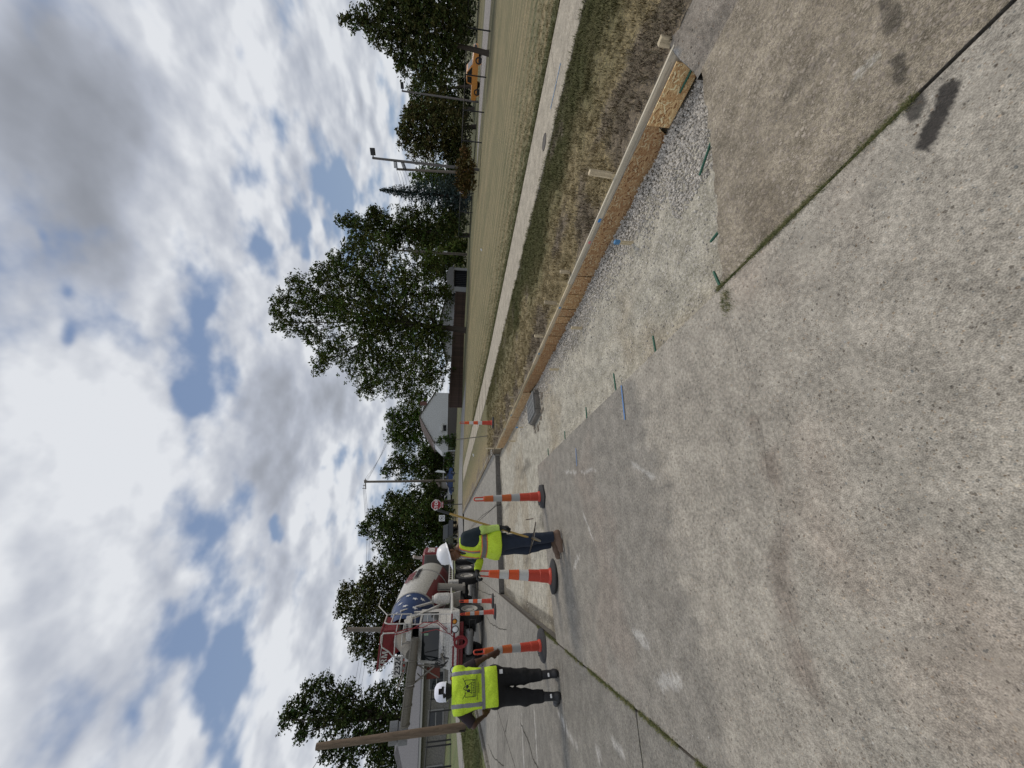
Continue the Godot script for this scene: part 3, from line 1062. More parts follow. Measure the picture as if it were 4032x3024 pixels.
func build_ground() -> void:
	var m := MB.new()
	for side in 2:
		var xs := lines([[3.2, 5.9, 0.06], [5.9, 8.4, 0.15], [8.4, 16.0, 0.2], [16.0, 40.0, 0.4], [40.0, 90.0, 2.5], [90.0, 700.0, 60.0]] if side == 0 else [[-700.0, -60.0, 60.0], [-60.0, -14.0, 2.0], [-14.0, -6.3, 0.2], [-6.3, -6.22, 0.1], [-6.22, 3.17, 4.0], [3.17, 3.2, 0.1]])
		var zs := lines([[-900.0, -110.0, 60.0], [-110.0, -60.0, 2.0], [-60.0, -18.0, 0.5], [-18.0, -1.0, 0.09], [-1.0, 3.0, 0.3], [3.0, 60.0, 6.0]] if side == 0 else [[-900.0, -110.0, 60.0], [-110.0, -50.0, 2.0], [-50.0, -8.0, 0.3], [-8.0, 60.0, 4.0]])
		var rows := []
		for x in xs:
			var row := []
			for z in zs:
				var y := land(x, z)
				if x < 3.19 and x > -6.28: y = land(x, z) - 0.45
				elif x > 3.19 and x < 5.8 and z > -15.0 and z < 1.0:
					y += 0.03 * nz.get_noise_2d(x * 110, z * 110) + 0.02 * nz.get_noise_2d(x * 330, z * 330) - 0.01
				elif z < -110.0 or absf(x) > 90.0: y = minf(y, 1.3)
				row.append([Vector3(x, y, z), grass_tint(x, z)])
			rows.append(row)
		for i in xs.size() - 1:
			for j in zs.size() - 1:
				var q := [rows[i][j], rows[i][j + 1], rows[i + 1][j + 1], rows[i + 1][j]]
				var nn: Vector3 = (q[3][0] - q[0][0]).cross(q[1][0] - q[0][0]).normalized()
				if nn.y < 0: nn = -nn
				for k in [0, 1, 2, 0, 2, 3]:
					m.col = q[k][1]
					m.vert(q[k][0], nn, Vector2(q[k][0].x, q[k][0].z) * 0.9)
	structure("ground", m, M.turf)
	# pavement flags beside the lawn
	var walk := Node3D.new()
	walk.name = "sidewalk"
	add_child(walk)
	walk.set_meta("kind", "structure")
	var z := 4.2
	var k := 0
	while z > -36.0:
		var f := MB.new()
		f.uvs = 0.45
		f.xf = Transform3D(Basis(), Vector3(0, 0, z))
		var v := 0.60 + 0.05 * nz.get_noise_1d(k * 91.0)
		f.col = Color(v * 1.08, v * 0.97, v * 0.78)
		var y := rise(z - 0.75)
		f.box(Vector3(5.8 + 0.02 * nz.get_noise_1d(k * 37.0), y - 0.05, -1.492), Vector3(7.2, y + 0.158, 0), 0.008)
		part(walk, "flag", f, M.conc)
		z -= 1.5
		k += 1
	var pm := MB.new()
	var pa := gp(2213, 250)
	var pb := gp(2173, 430)
	for q in 16:
		var s0 := pa.lerp(pb, q / 16.0)
		var s1 := pa.lerp(pb, (q + 0.8) / 16.0)
		s0.y = 0.164; s1.y = 0.164
		var sd := Vector3(0.018 + 0.01 * nz.get_noise_1d(q * 190.0), 0, 0.004)
		pm.quad(s0 - sd, s1 - sd, s1 + sd, s0 + sd)
	part(walk, "paint_mark", pm, grainy(mt(0.16, 0.32, 0.55, 0.95), M.t_mot, 8.0))
	var cv := MB.new()
	cv.xf = Transform3D(Basis(), gp(2148, 560) * Vector3(1, 0, 1) + Vector3(0, 0.155, 0))
	cv.lathe([Vector2(0.13, 0.0), Vector2(0.13, 0.012), Vector2(0.11, 0.014), Vector2(0.1, 0.009), Vector2(0, 0.011)], 20)
	part(walk, "valve_cover", cv, grainy(mt(0.10, 0.09, 0.08, 0.8), M.t_mot, 4.0))
	var w2 := Node3D.new()
	w2.name = "sidewalk_far"
	add_child(w2)
	w2.set_meta("kind", "structure")
	z = -4.0
	while z > -37.0:
		var f := MB.new()
		f.uvs = 0.45
		var v := 0.42 + 0.06 * nz.get_noise_1d(z * 61.0)
		f.col = Color(v * 1.03, v * 0.98, v * 0.9)
		var a := Vector3(-8.15, land(-8.15, z) + 0.03, z)
		var b := Vector3(-9.3, land(-9.3, z) + 0.03, z)
		var a2 := Vector3(-8.15, land(-8.15, z - 1.48) + 0.03, z - 1.48)
		var b2 := Vector3(-9.3, land(-9.3, z - 1.48) + 0.03, z - 1.48)
		f.quad(a, a2, b2, b)
		for e: Array in [[a, a2], [a2, b2], [b2, b], [b, a]]:
			f.quad(e[0], e[0] + Vector3.DOWN * 0.08, e[1] + Vector3.DOWN * 0.08, e[1])
		part(w2, "flag", f, M.conc)
		z -= 1.5
	# the cross street and the street beyond the park fence
	for e: Array in [["cross_street", -6.15, 17.0, -50.0, -38.0, Color(0.36, 0.355, 0.345)], ["park_street", 40.0, 61.0, -31.0, 40.0, Color(0.46, 0.43, 0.41)]]:
		var r := MB.new()
		var nx := int((e[2] - e[1]) / 1.0)
		var nn := int((e[4] - e[3]) / 1.0)
		for i in nx:
			for j in nn:
				var x0 := lerpf(e[1], e[2], float(i) / nx)
				var x1 := lerpf(e[1], e[2], float(i + 1) / nx)
				var z0 := lerpf(e[4], e[3], float(j) / nn)
				var z1 := lerpf(e[4], e[3], float(j + 1) / nn)
				for q: Array in [[x0, z0], [x0, z1], [x1, z1], [x0, z0], [x1, z1], [x1, z0]]:
					var lx: float = q[0]
					var hgt := land(lx, q[1]) - 0.03
					if lx < 4.2: hgt = rise(q[1]) + lerpf(0.0, 0.10, smoothstep(1.0, 4.2, lx)) + 0.045 * maxf(0.0, -1.31 - lx)
					var t := 1.0 + 0.15 * nz.get_noise_2d(lx * 30, q[1] * 30)
					r.col = Color(e[5].r * t, e[5].g * t, e[5].b * t)
					r.vert(Vector3(lx, hgt + 0.05, q[1]), Vector3.UP, Vector2(lx, q[1]) * 0.4)
		structure(e[0], r, M.conc)

# short tufts of grass: where the ground can be seen from close by
func build_grass() -> void:
	var shapes := []
	for k in 3:
		var t := MB.new()
		var r := RandomNumberGenerator.new()
		r.seed = 90 + k
		for b in 9:
			var a := r.randf() * TAU
			var o := Vector3(r.randf_range(-0.03, 0.03), 0, r.randf_range(-0.03, 0.03))
			var out := Vector3(cos(a), 0, sin(a))
			var h := r.randf_range(0.5, 1.0)
			var lean := r.randf_range(0.25, 0.9)
			var w := out.cross(Vector3.UP) * 0.0028
			var p1 := o + out * lean * 0.022 + Vector3.UP * h * 0.035
			var p2 := o + out * lean * 0.065 + Vector3.UP * h * 0.062
			t.quad(o - w, p1 - w, p1 + w, o + w)
			t.tri(p1 - w, p2, p1 + w)
		shapes.append(t.mesh())
	rng.seed = 123
	var places := [[], [], []]
	var cols := [[], [], []]
	for i in 46000:
		var x: float
		var z: float
		var zone := i % 10
		if zone < 6:
			x = rng.randf_range(3.27, 5.83); z = -0.1 - pow(rng.randf(), 1.5) * 15.0
		elif zone < 9:
			x = 7.22 + pow(rng.randf(), 2.2) * 5.0; z = -1.8 - pow(rng.randf(), 1.2) * 22.0
		else:
			x = rng.randf_range(-8.1, -6.38); z = -13.0 - rng.randf() * 16.0
		var c := grass_tint(x, z)
		var bare := c.g < c.r * 0.9 and x < 5.8 and x > 3
		if bare and rng.randf() < 0.72:
			continue
		var dry := rng.randf_range(0.0, 0.55)
		c = c.lerp(Color(0.80, 0.70, 0.42), dry * 0.6)
		var v := 0.40
		var s := rng.randf_range(0.7, 1.3) * (0.75 if x > 7 else 1.0) * (1.6 if x < 0 else 1.0)
		if x > 7.2: s *= lerpf(1.0, 0.4, clampf((x - 7.2) / 4.0, 0, 1))
		if x > 3 and x < 3.9: s *= rng.randf_range(0.8, 1.5)
		var y := land(x, z)
		if x > 3.19 and x < 5.8 and z > -15.0 and z < 1.0:
			y += 0.03 * nz.get_noise_2d(x * 110, z * 110) + 0.02 * nz.get_noise_2d(x * 330, z * 330) - 0.012
		places[i % 3].append(Transform3D(Basis(Vector3.UP, rng.randf() * TAU) * Basis.from_scale(Vector3(s, s * rng.randf_range(0.7, 1.2), s)), Vector3(x, y - 0.004, z)))
		cols[i % 3].append(Color(c.r * v, c.g * v, c.b * v))
	for k in 3:
		swarm("grass", shapes[k], M.blade, places[k], cols[k])
	# moss and weeds in the joints of the road
	places = [[], [], []]
	cols = [[], [], []]
	for i in 7600:
		var x: float
		var z: float
		var s: float
		var pick := rng.randf()
		if pick < 0.45:
			z = rng.randf_range(-1.72, -0.62)
			var thick := 0.5 + 0.5 * sin(z * 9.0) + 0.5 * nz.get_noise_1d(z * 300)
			if rng.randf() > thick * 1.1 + 0.1: continue
			x = 1.40 + rng.randfn(0, 0.006); s = rng.randf_range(0.16, 0.36)
		elif pick < 0.47:
			z = rng.randfn(-1.69, 0.025); x = 1.30 + rng.randfn(0, 0.045); s = rng.randf_range(0.2, 0.45)
			if z < crack_z(x) - 0.05: continue
		elif pick < 0.94:
			z = -1.5 - rng.randf() * 6.5; x = -1.315 + rng.randfn(0, 0.011); s = rng.randf_range(0.2, 0.42)
			if nz.get_noise_1d(z * 110) < -0.25: continue
		elif pick < 0.97:
			z = -3.9 + rng.randfn(0, 0.02); x = rng.randf_range(-3.0, -1.4); s = rng.randf_range(0.1, 0.2)
		else:
			x = rng.randf_range(-4.0, -1.9); z = -6.31 + rng.randfn(0, 0.012); s = rng.randf_range(0.1, 0.25)
		places[i % 3].append(Transform3D(Basis(Vector3.UP, rng.randf() * TAU) * Basis.from_scale(Vector3(s, s, s)), Vector3(x, land(x, z) - 0.008, z)))
		var d := rng.randf()
		cols[i % 3].append(Color(0.085, 0.11, 0.04).lerp(Color(0.30, 0.26, 0.13), d * d))
	for k in 3:
		swarm("joint_weeds", shapes[k], M.blade, places[k], cols[k])

# ---------------------------------------------------------------- kerb forms, dowels, drain, cones
func at_x(px: float, py: float, x: float) -> Vector3:
	var d := ray(px, py)
	return EYE + d * (x / d.x)

func build_forms() -> void:
	var osb := vcol(mt(1, 1, 1, 0.9))
	osb.albedo_texture = M.t_osb
	osb.normal_enabled = true
	osb.normal_texture = M.t_osb_n
	var lum := vcol(mt(1, 1, 1, 0.85))
	lum.albedo_texture = M.t_wood
	lum.normal_enabled = true
	lum.normal_texture = M.t_wood_n
	M.osb = osb
	M.lumber = lum
	var form := thing("kerb_form", "long kerb form of weathered boards faced with brown strand board", "kerb form", Vector3(3.15, -0.15, -7.0))
	# boards on edge, end to end: [z near, z far, top, tint]
	for b: Array in [[-1.33, -3.98, 0.108, Color(0.95, 0.88, 0.73)], [-3.985, -6.4, 0.097, Color(0.95, 0.82, 0.6)], [-6.405, -8.86, 0.092, Color(0.86, 0.74, 0.5)], [-8.865, -13.0, 0.086, Color(1.0, 0.86, 0.6)]]:
		var m := MB.new()
		m.col = b[3]
		m.xf = Transform3D(Basis(), Vector3(3.175, 0, 0) - form.position)
		var z0: float = b[0]
		var z1: float = b[1]
		var top: float = b[2]
		# uv along the board
		for q: Array in [[Vector3(0, -0.1, z0), Vector3(0, top, z0), Vector3(0, top, z1), Vector3(0, -0.1, z1), Vector3.LEFT], [Vector3(0, top, z0), Vector3(0.024, top, z0), Vector3(0.024, top, z1), Vector3(0, top, z1), Vector3.UP], [Vector3(0.024, -0.1, z0), Vector3(0.024, top, z0), Vector3(0.024, top, z1), Vector3(0.024, -0.1, z1), Vector3.RIGHT]]:
			var nn: Vector3 = q[4]
			var uv := []
			for k in 4:
				uv.append(Vector2(q[k].y * 3.0 + q[k].x * 3.0 + z0, q[k].z * 0.7))
			m.nquad(q[0], q[1], q[2], q[3], nn, nn, nn, nn, uv[0], uv[1], uv[2], uv[3])
		m.quad(Vector3(0, -0.1, z0), Vector3(0, top, z0), Vector3(0.024, top, z0), Vector3(0.024, -0.1, z0))
		m.quad(Vector3(0, -0.1, z1), Vector3(0, top, z1), Vector3(0.024, top, z1), Vector3(0.024, -0.1, z1))
		part(form, "board", m, lum)
	# strand board pieces: [photo pixel of the far top corner, its tint]; the near one is paler and stands a little proud
	var cuts := [[2672, 232], [2545, 492], [2272, 1087], [2241, 1159], [2217, 1217], [2202, 1246], [2189, 1272], [2160, 1323], [2149, 1357], [2094, 1476], [2067, 1546], [2013, 1643], [1997, 1686], [1978, 1722], [1952, 1764]]
	var tints := [Color(1.0, 1.0, 0.95), Color(0.62, 0.58, 0.55), Color(0.66, 0.60, 0.56), Color(0.7, 0.66, 0.6), Color(0.62, 0.56, 0.52), Color(0.72, 0.66, 0.6), Color(0.56, 0.5, 0.46), Color(0.62, 0.55, 0.5), Color(0.55, 0.48, 0.43), Color(0.52, 0.46, 0.42), Color(0.72, 0.72, 0.72), Color(0.7, 0.7, 0.72), Color(0.62, 0.62, 0.64), Color(0.7, 0.68, 0.66)]
	for i in cuts.size() - 1:
		var za := at_x(cuts[i][0], cuts[i][1], 3.15).z
		var zb := at_x(cuts[i + 1][0], cuts[i + 1][1], 3.15).z
		var m := MB.new()
		m.col = tints[i % tints.size()]
		var proud := -0.028 if i == 0 else 0.0
		var slide := 0.004 * (i % 3)
		m.uvs = 1.6
		m.xf = Transform3D(Basis(), Vector3(3.157 + proud - slide * 0.4, 0, za - 0.004) - form.position)
		var l := zb - za + 0.02
		var top := 0.05 + (0.012 if i == 0 else 0.0) + (0.0 if i < 2 else 0.006 * sin(i * 3.0))
		var bot := -0.128 if i == 0 else -0.21
		var poly := PackedVector2Array([Vector2(0, bot), Vector2(0, top), Vector2(l, top), Vector2(l, bot)])
		if i == 1:            # its near lower corner is broken off
			poly = PackedVector2Array([Vector2(0.02, -0.03), Vector2(0.02, top), Vector2(l, top), Vector2(l, bot), Vector2(-0.08, bot), Vector2(-0.03, -0.10)])
		if i == 9:
			poly = PackedVector2Array([Vector2(0, bot), Vector2(0, top), Vector2(l, top), Vector2(l + 0.03, -0.02), Vector2(l - 0.04, -0.08)])
		m.xf = m.xf * Transform3D(Basis(Vector3(0, 0, 1), Vector3(0, 1, 0), Vector3(-1, 0, 0)), Vector3.ZERO)
		if i == 1:
			for k in poly.size():
				if poly[k].x < 0.1 and k != 1:
					poly[k].x += 0.0
		m.prism(poly, 0.0, 0.011)
		part(form, "panel", m, osb, "pale yellow strand board panel, newest of the form" if i == 0 else "")
	# spray marks on the boards
	for e: Array in [[2352, 868, 0.05, Color(0.06, 0.30, 0.75)], [2322, 955, 0.035, Color(0.85, 0.25, 0.25)], [2200, 1212, 0.035, Color(0.08, 0.3, 0.6)], [2119, 1393, 0.06, Color(0.12, 0.3, 0.45)], [2009, 1635, 0.12, Color(0.10, 0.25, 0.38)], [1985, 1690, 0.08, Color(0.12, 0.28, 0.4)]]:
		var p := at_x(e[0], e[1], 3.172)
		var m := MB.new()
		m.xf = Transform3D(Basis(), -form.position)
		var w: float = e[2]
		var top := 0.088
		for k in 7:
			var zz := p.z - w / 2 + w * k / 7.0
			var y0 := 0.058 + 0.01 * absf(nz.get_noise_1d(k * 210.0 + p.z * 50))
			m.quad(Vector3(3.172, y0, zz), Vector3(3.172, top, zz), Vector3(3.172, top, zz + w / 7.0 * 0.9), Vector3(3.172, y0 + 0.004, zz + w / 7.0 * 0.9))
		part(form, "paint_mark", m, mt(e[3].r, e[3].g, e[3].b, 0.9))
	# stakes driven behind the form: [pixel of the top, width, brace?]
	var k := 0
	for e: Array in [[2318, 682, 0.05, 1], [2205, 1068, 0.035, 1], [2144, 1190, 0.04, 1], [2104, 1322, 0.038, 1], [2062, 1450, 0.038, 0], [2004, 1564, 0.03, 0], [2006, 1598, 0.036, 1], [1982, 1655, 0.036, 0], [1936, 1718, 0.03, 0], [1914, 1765, 0.03, 0], [2597, 160, 0.06, 0]]:
		var t := at_x(e[0], e[1], 3.26)
		var w: float = e[2]
		var m := MB.new()
		m.col = Color(0.98, 0.84, 0.6) * (1.0 - 0.15 * (k % 3))
		m.uvs = 2.0
		var tilt := Basis(Vector3(0, 0, 1), 0.03 * sin(k * 2.3)) * Basis(Vector3(1, 0, 0), 0.04 * cos(k * 1.7))
		m.xf = Transform3D(tilt, Vector3.ZERO)
		var hgt := maxf(t.y - 0.05, 0.09)
		m.box(Vector3(-0.02, -0.12, -w / 2), Vector3(0.02, hgt, w / 2), 0.003)
		var nth: String = ["second", "third", "fourth", "fifth", "sixth", "seventh", "eighth", "ninth", "tenth", "last", "first"][k]
		var how: String = "wedged softwood" if e[3] == 1 else "plain thin softwood"
		var o := solo("form_stake", m, lum, "%s stake behind the kerb form, %s from the old kerb" % [how, nth], "stake", "stakes behind the kerb form", Vector3(t.x, 0.05, t.z))
		if e[3] == 1:
			var b := MB.new()
			b.col = Color(0.86, 0.70, 0.42)
			b.uvs = 2.0
			b.beam(Vector3(-0.045, 0.03, 0.03), Vector3(0.03, 0.085, -0.01), 0.03, 0.02)
			part(o, "wedge", b, lum)
		k += 1
	# short grade stakes in the trench
	var gk := -1
	for e: Array in [[2490, 958, 2420, 953, 1], [2290, 1292, 2250, 1284, 0], [2198, 1455, 2165, 1449, 0], [2060, 1683, 2032, 1680, 1], [2029, 1737, 2004, 1735, 0]]:
		gk += 1
		var d := ray(e[0], e[1])
		var b := EYE + d * ((-0.16 - 1.6) / d.y)
		var top := on_plumb(b, e[2], e[3])
		var m := MB.new()
		m.col = Color(0.98, 0.84, 0.58)
		m.uvs = 2.0
		var w := 0.019
		m.box(Vector3(-0.012, -0.06, -w), Vector3(0.012, top.y - b.y, w), 0.003)
		var o := solo("grade_stake", m, lum, "short %s grade stake in the trench, %s from the pale panel" % ["blue-topped" if e[4] == 1 else "bare", ["first", "second", "third", "fourth", "last"][gk]], "stake", "grade stakes in the trench", b, 0.3 * sin(b.z))
		if e[4] == 1:
			var c := MB.new()
			c.box(Vector3(-0.0135, (top.y - b.y) * 0.72, -w - 0.0015), Vector3(0.0135, top.y - b.y + 0.0015, w + 0.0015))
			part(o, "paint_mark", c, mt(0.09, 0.23, 0.42, 0.9))
	# green coated tie bars that stick out of the sawn slab edge
	var green := grainy(mt(0.035, 0.16, 0.10, 0.55), M.t_mot, 8.0)
	var bk := -1
	for e: Array in [[Vector3(1.36, -0.055, -2.60), Vector3(1.60, -0.075, -2.615)], [Vector3(1.36, -0.055, -3.43), Vector3(1.65, -0.085, -3.48)], [Vector3(1.36, -0.055, -4.35), Vector3(1.60, -0.08, -4.39)], [Vector3(1.36, -0.055, -5.34), Vector3(1.58, -0.08, -5.38)], [Vector3(1.36, -0.055, -6.38), Vector3(1.58, -0.08, -6.45)], [Vector3(1.37, -0.05, -1.74), Vector3(1.60, -0.075, -1.79)], [Vector3(1.79, -0.055, -1.56), Vector3(1.81, -0.08, -1.745)], [Vector3(2.40, -0.055, -1.46), Vector3(2.33, -0.08, -1.66)]]:
		bk += 1
		bar(e[0], e[1], green, "green tie bar sticking out of the slab edge, %s" % ["second from the weedy corner", "third from the weedy corner", "fourth from the weedy corner", "fifth from the weedy corner", "farthest from the weedy corner", "at the weedy corner itself", "in the gutter edge", "near the form"][bk], "tie bars along the slab edge")
	bar(Vector3(3.115, -0.07, -1.30), Vector3(3.09, -0.055, -1.57), green, "green coated dowel bar lying against the pale strand board panel", "")
	bar(Vector3(0.55, -0.12, -8.3), Vector3(0.53, 0.05, -8.25), mt(0.12, 0.09, 0.07, 0.8), "rusty steel pin standing in the gravel behind a traffic cone", "")

func bar(a: Vector3, b: Vector3, mat: Material, label: String, group: String) -> void:
	var m := MB.new()
	var d := (b - a)
	m.tube([Vector3.ZERO, d * 0.97, d], [0.0085, 0.0085, 0.007], 8)
	for k in range(2, 16):             # rolled ribs
		var c := d * (k / 17.0)
		m.tube([c - d.normalized() * 0.002, c + d.normalized() * 0.002], [0.0098], 8)
	solo("tie_bar", m, mat, label, "steel bar", group, a)

func build_drain() -> void:
	var t := thing("catch_basin", "square concrete catch basin with a steel grate in the trench", "catch basin", Vector3(2.66, -0.17, -7.42), 0.06)
	var body := MB.new()
	body.col = Color(0.30, 0.28, 0.25)
	body.uvs = 0.9
	body.box(Vector3(-0.25, -0.1, -0.33), Vector3(-0.13, 0.12, 0.33), 0.02)
	body.box(Vector3(0.2, -0.1, -0.33), Vector3(0.3, 0.12, 0.33), 0.02)
	body.box(Vector3(-0.13, -0.1, 0.24), Vector3(0.2, 0.119, 0.33), 0.02)
	body.box(Vector3(-0.13, -0.1, -0.33), Vector3(0.2, 0.119, -0.24), 0.02)
	body.box(Vector3(-0.13, -0.1, -0.24), Vector3(0.2, -0.02, 0.24))
	part(t, "collar", body, M.conc)
	var rim := MB.new()
	for e: Array in [[-0.21, 0.26, 0.29, 0.32], [-0.21, 0.26, -0.32, -0.29]]:
		rim.box(Vector3(e[0], 0.115, e[2]), Vector3(e[1], 0.15, e[3]), 0.004)
	for e: Array in [[-0.21, -0.185], [0.235, 0.26]]:
		rim.box(Vector3(e[0], 0.115, -0.29), Vector3(e[1], 0.15, 0.29), 0.004)
	var g := part(t, "grate", rim, grainy(mt(0.30, 0.31, 0.31, 0.5, 0.5), M.t_mot, 4.0))
	for i in range(1, 8):
		var b := MB.new()
		b.box(Vector3(-0.185, 0.118, -0.29 + i * 0.0725 - 0.009), Vector3(0.235, 0.146, -0.29 + i * 0.0725 + 0.009), 0.003)
		part(g, "bar", b, grainy(mt(0.30, 0.31, 0.31, 0.5, 0.5), M.t_mot, 4.0))
	for i in range(1, 4):
		var b := MB.new()
		b.box(Vector3(-0.185 + i * 0.105 - 0.008, 0.116, -0.29), Vector3(-0.185 + i * 0.105 + 0.008, 0.143, 0.29), 0.003)
		part(g, "bar", b, grainy(mt(0.30, 0.31, 0.31, 0.5, 0.5), M.t_mot, 4.0))
	# torn-up soil round the basin
	var s := MB.new()
	s.col = Color(0.20, 0.17, 0.13)
	for i in 40:
		var a := i * 0.17
		var p := Vector3(cos(a) * 0.42, 0, sin(a) * 0.5)
		s.ball(p + Vector3(0.05 * sin(i * 3.1), -0.01, 0.05 * cos(i * 4.7)), Vector3(0.06, 0.035 + 0.015 * sin(i * 5.0), 0.07), 6, 4)
	var o := part(t, "soil_ring", s, M.stone)
	o.set_meta("kind", "stuff")

# A slim channelizer cone: rubber base, stepped body, two white and two orange sleeves, grab loop.
func cone(at: Vector3, turn: float, lean: Vector3, fat: float, hi: float, fresh: float, base_sides: int, base_r: float, label: String) -> Node3D:
	var t := thing("traffic_cone", label, "traffic cone", at, turn, "")
	t.basis = Basis(Quaternion(Vector3.UP, lean.normalized())) * Basis(Vector3.UP, turn)
	var b := MB.new()
	b.lathe([Vector2(0, 0), Vector2(base_r * 0.97, 0), Vector2(base_r, 0.012), Vector2(base_r * 0.985, 0.03), Vector2(base_r * 0.72, 0.05), Vector2(base_r * 0.45, 0.058), Vector2(0, 0.058)], base_sides, base_sides > 10)
	var bs := part(t, "base", b, M.rubber)
	for i in 5:
		var rib := MB.new()
		rib.xf = Transform3D(Basis(Vector3.UP, PI * 0.5 + 0.13 * (i - 2)), Vector3.ZERO)
		rib.box(Vector3(base_r * 0.72, 0.03, -0.006), Vector3(base_r * 0.93, 0.047, 0.006))
		part(bs, "rib", rib, M.rubber)
	var org: StandardMaterial3D = M.cone_new if fresh > 0.5 else M.cone_old
	var red: StandardMaterial3D = M.cone_red
	var k := hi / 1.2
	var r0 := 0.075 * fat
	var r1 := 0.047 * (0.6 + 0.4 * fat)
	var rad := func(y: float) -> float: return lerpf(r0, r1, (y - 0.06) / 0.95)
	var body := MB.new()
	body.lathe([Vector2(r0 * 1.22, 0.05 * k), Vector2(r0 * 1.22, 0.065 * k), Vector2(r0 * 1.1, 0.085 * k), Vector2(r0, 0.095 * k), Vector2(rad.call(0.2), 0.225 * k), Vector2(rad.call(0.2) * 0.94, 0.232 * k), Vector2(rad.call(0.36) * 0.98, 0.395 * k), Vector2(rad.call(0.4) * 0.93, 0.40 * k), Vector2(rad.call(0.99) * 0.86, 1.0 * k), Vector2(0.01, 1.01 * k)], 24)
	part(t, "body", body, red)
	var y := 0.402
	for i in 4:
		var s := MB.new()
		var y1: float = y + [0.145, 0.155, 0.145, 0.15][i]
		var ra: float = rad.call(y) * 0.99
		var rb: float = rad.call(y1) * 0.97
		s.lathe([Vector2(ra * 0.9, y * k), Vector2(ra * 1.03, (y + 0.004) * k), Vector2(ra, (y + 0.012) * k), Vector2(rb, (y1 - 0.01) * k), Vector2(rb * 1.02, (y1 - 0.003) * k), Vector2(rb * 0.9, y1 * k)], 24)
		part(t, "sleeve", s, (M.cone_white if fresh > 0.5 else M.cone_grey) if i % 2 == 0 else org)
		y = y1
	var h := MB.new()
	var pts := []
	var hw: float = rad.call(0.99) * 0.62
	for i in 13:
		var a := PI * i / 12.0
		pts.append(Vector3(cos(a) * hw, (1.13 + 0.03 * sin(a)) * k, 0))
	pts.push_front(Vector3(hw * 1.1, 0.99 * k, 0))
	pts.append(Vector3(-hw * 1.1, 0.99 * k, 0))
	h.tube(pts, [0.011], 8)
	part(t, "handle", h, red)
	return t

func build_cones() -> void:
	M.cone_new = grainy(mt(0.86, 0.115, 0.02, 0.55), M.t_mot, 5.0)
	M.cone_old = grainy(mt(0.62, 0.135, 0.025, 0.6), M.t_mot, 5.0)
	M.cone_red = grainy(mt(0.66, 0.07, 0.035, 0.55), M.t_mot, 5.0)
	M.cone_white = grainy(mt(0.74, 0.74, 0.72, 0.4), M.t_mot, 7.0)
	M.cone_grey = grainy(mt(0.48, 0.49, 0.49, 0.6), M.t_mot, 9.0)
	var c1 := gp(2137, 1954)
	cone(c1, 0.4, Vector3(-0.02, 1, 0.03), 1.0, 1.24, 0.2, 6, 0.225, "faded orange cone on a six-sided black base by the gravel edge")
	cone(Vector3(-0.42, 0.0, -6.42), 0.0, Vector3(0.085, 1, -0.05), 1.3, 1.2, 1.0, 24, 0.25, "bright orange cone tipped under the gloved hand of the worker in jeans")
	cone(gp(2139, 2540), 0.6, Vector3(0.01, 1, 0.12), 1.0, 1.22, 0.2, 24, 0.25, "faded orange cone tilted beside the arm of the worker in black")
	cone(gp(1942, 2366), 0.2, Vector3(0.05, 1, -0.02), 1.0, 1.22, 1.0, 12, 0.24, "bright orange cone standing next to the mixer's front wheel")
	cone(gp(1951, 2408), 0.9, Vector3(0.0, 1, 0.02), 1.0, 1.2, 0.1, 12, 0.24, "dull red cone without bright sleeves in front of the mixer's wheel")
	cone(gp(1943, 1665), 0.2, Vector3(0.0, 1, 0.0), 1.05, 1.22, 1.0, 12, 0.22, "bright orange cone standing on the grass behind the kerb form")

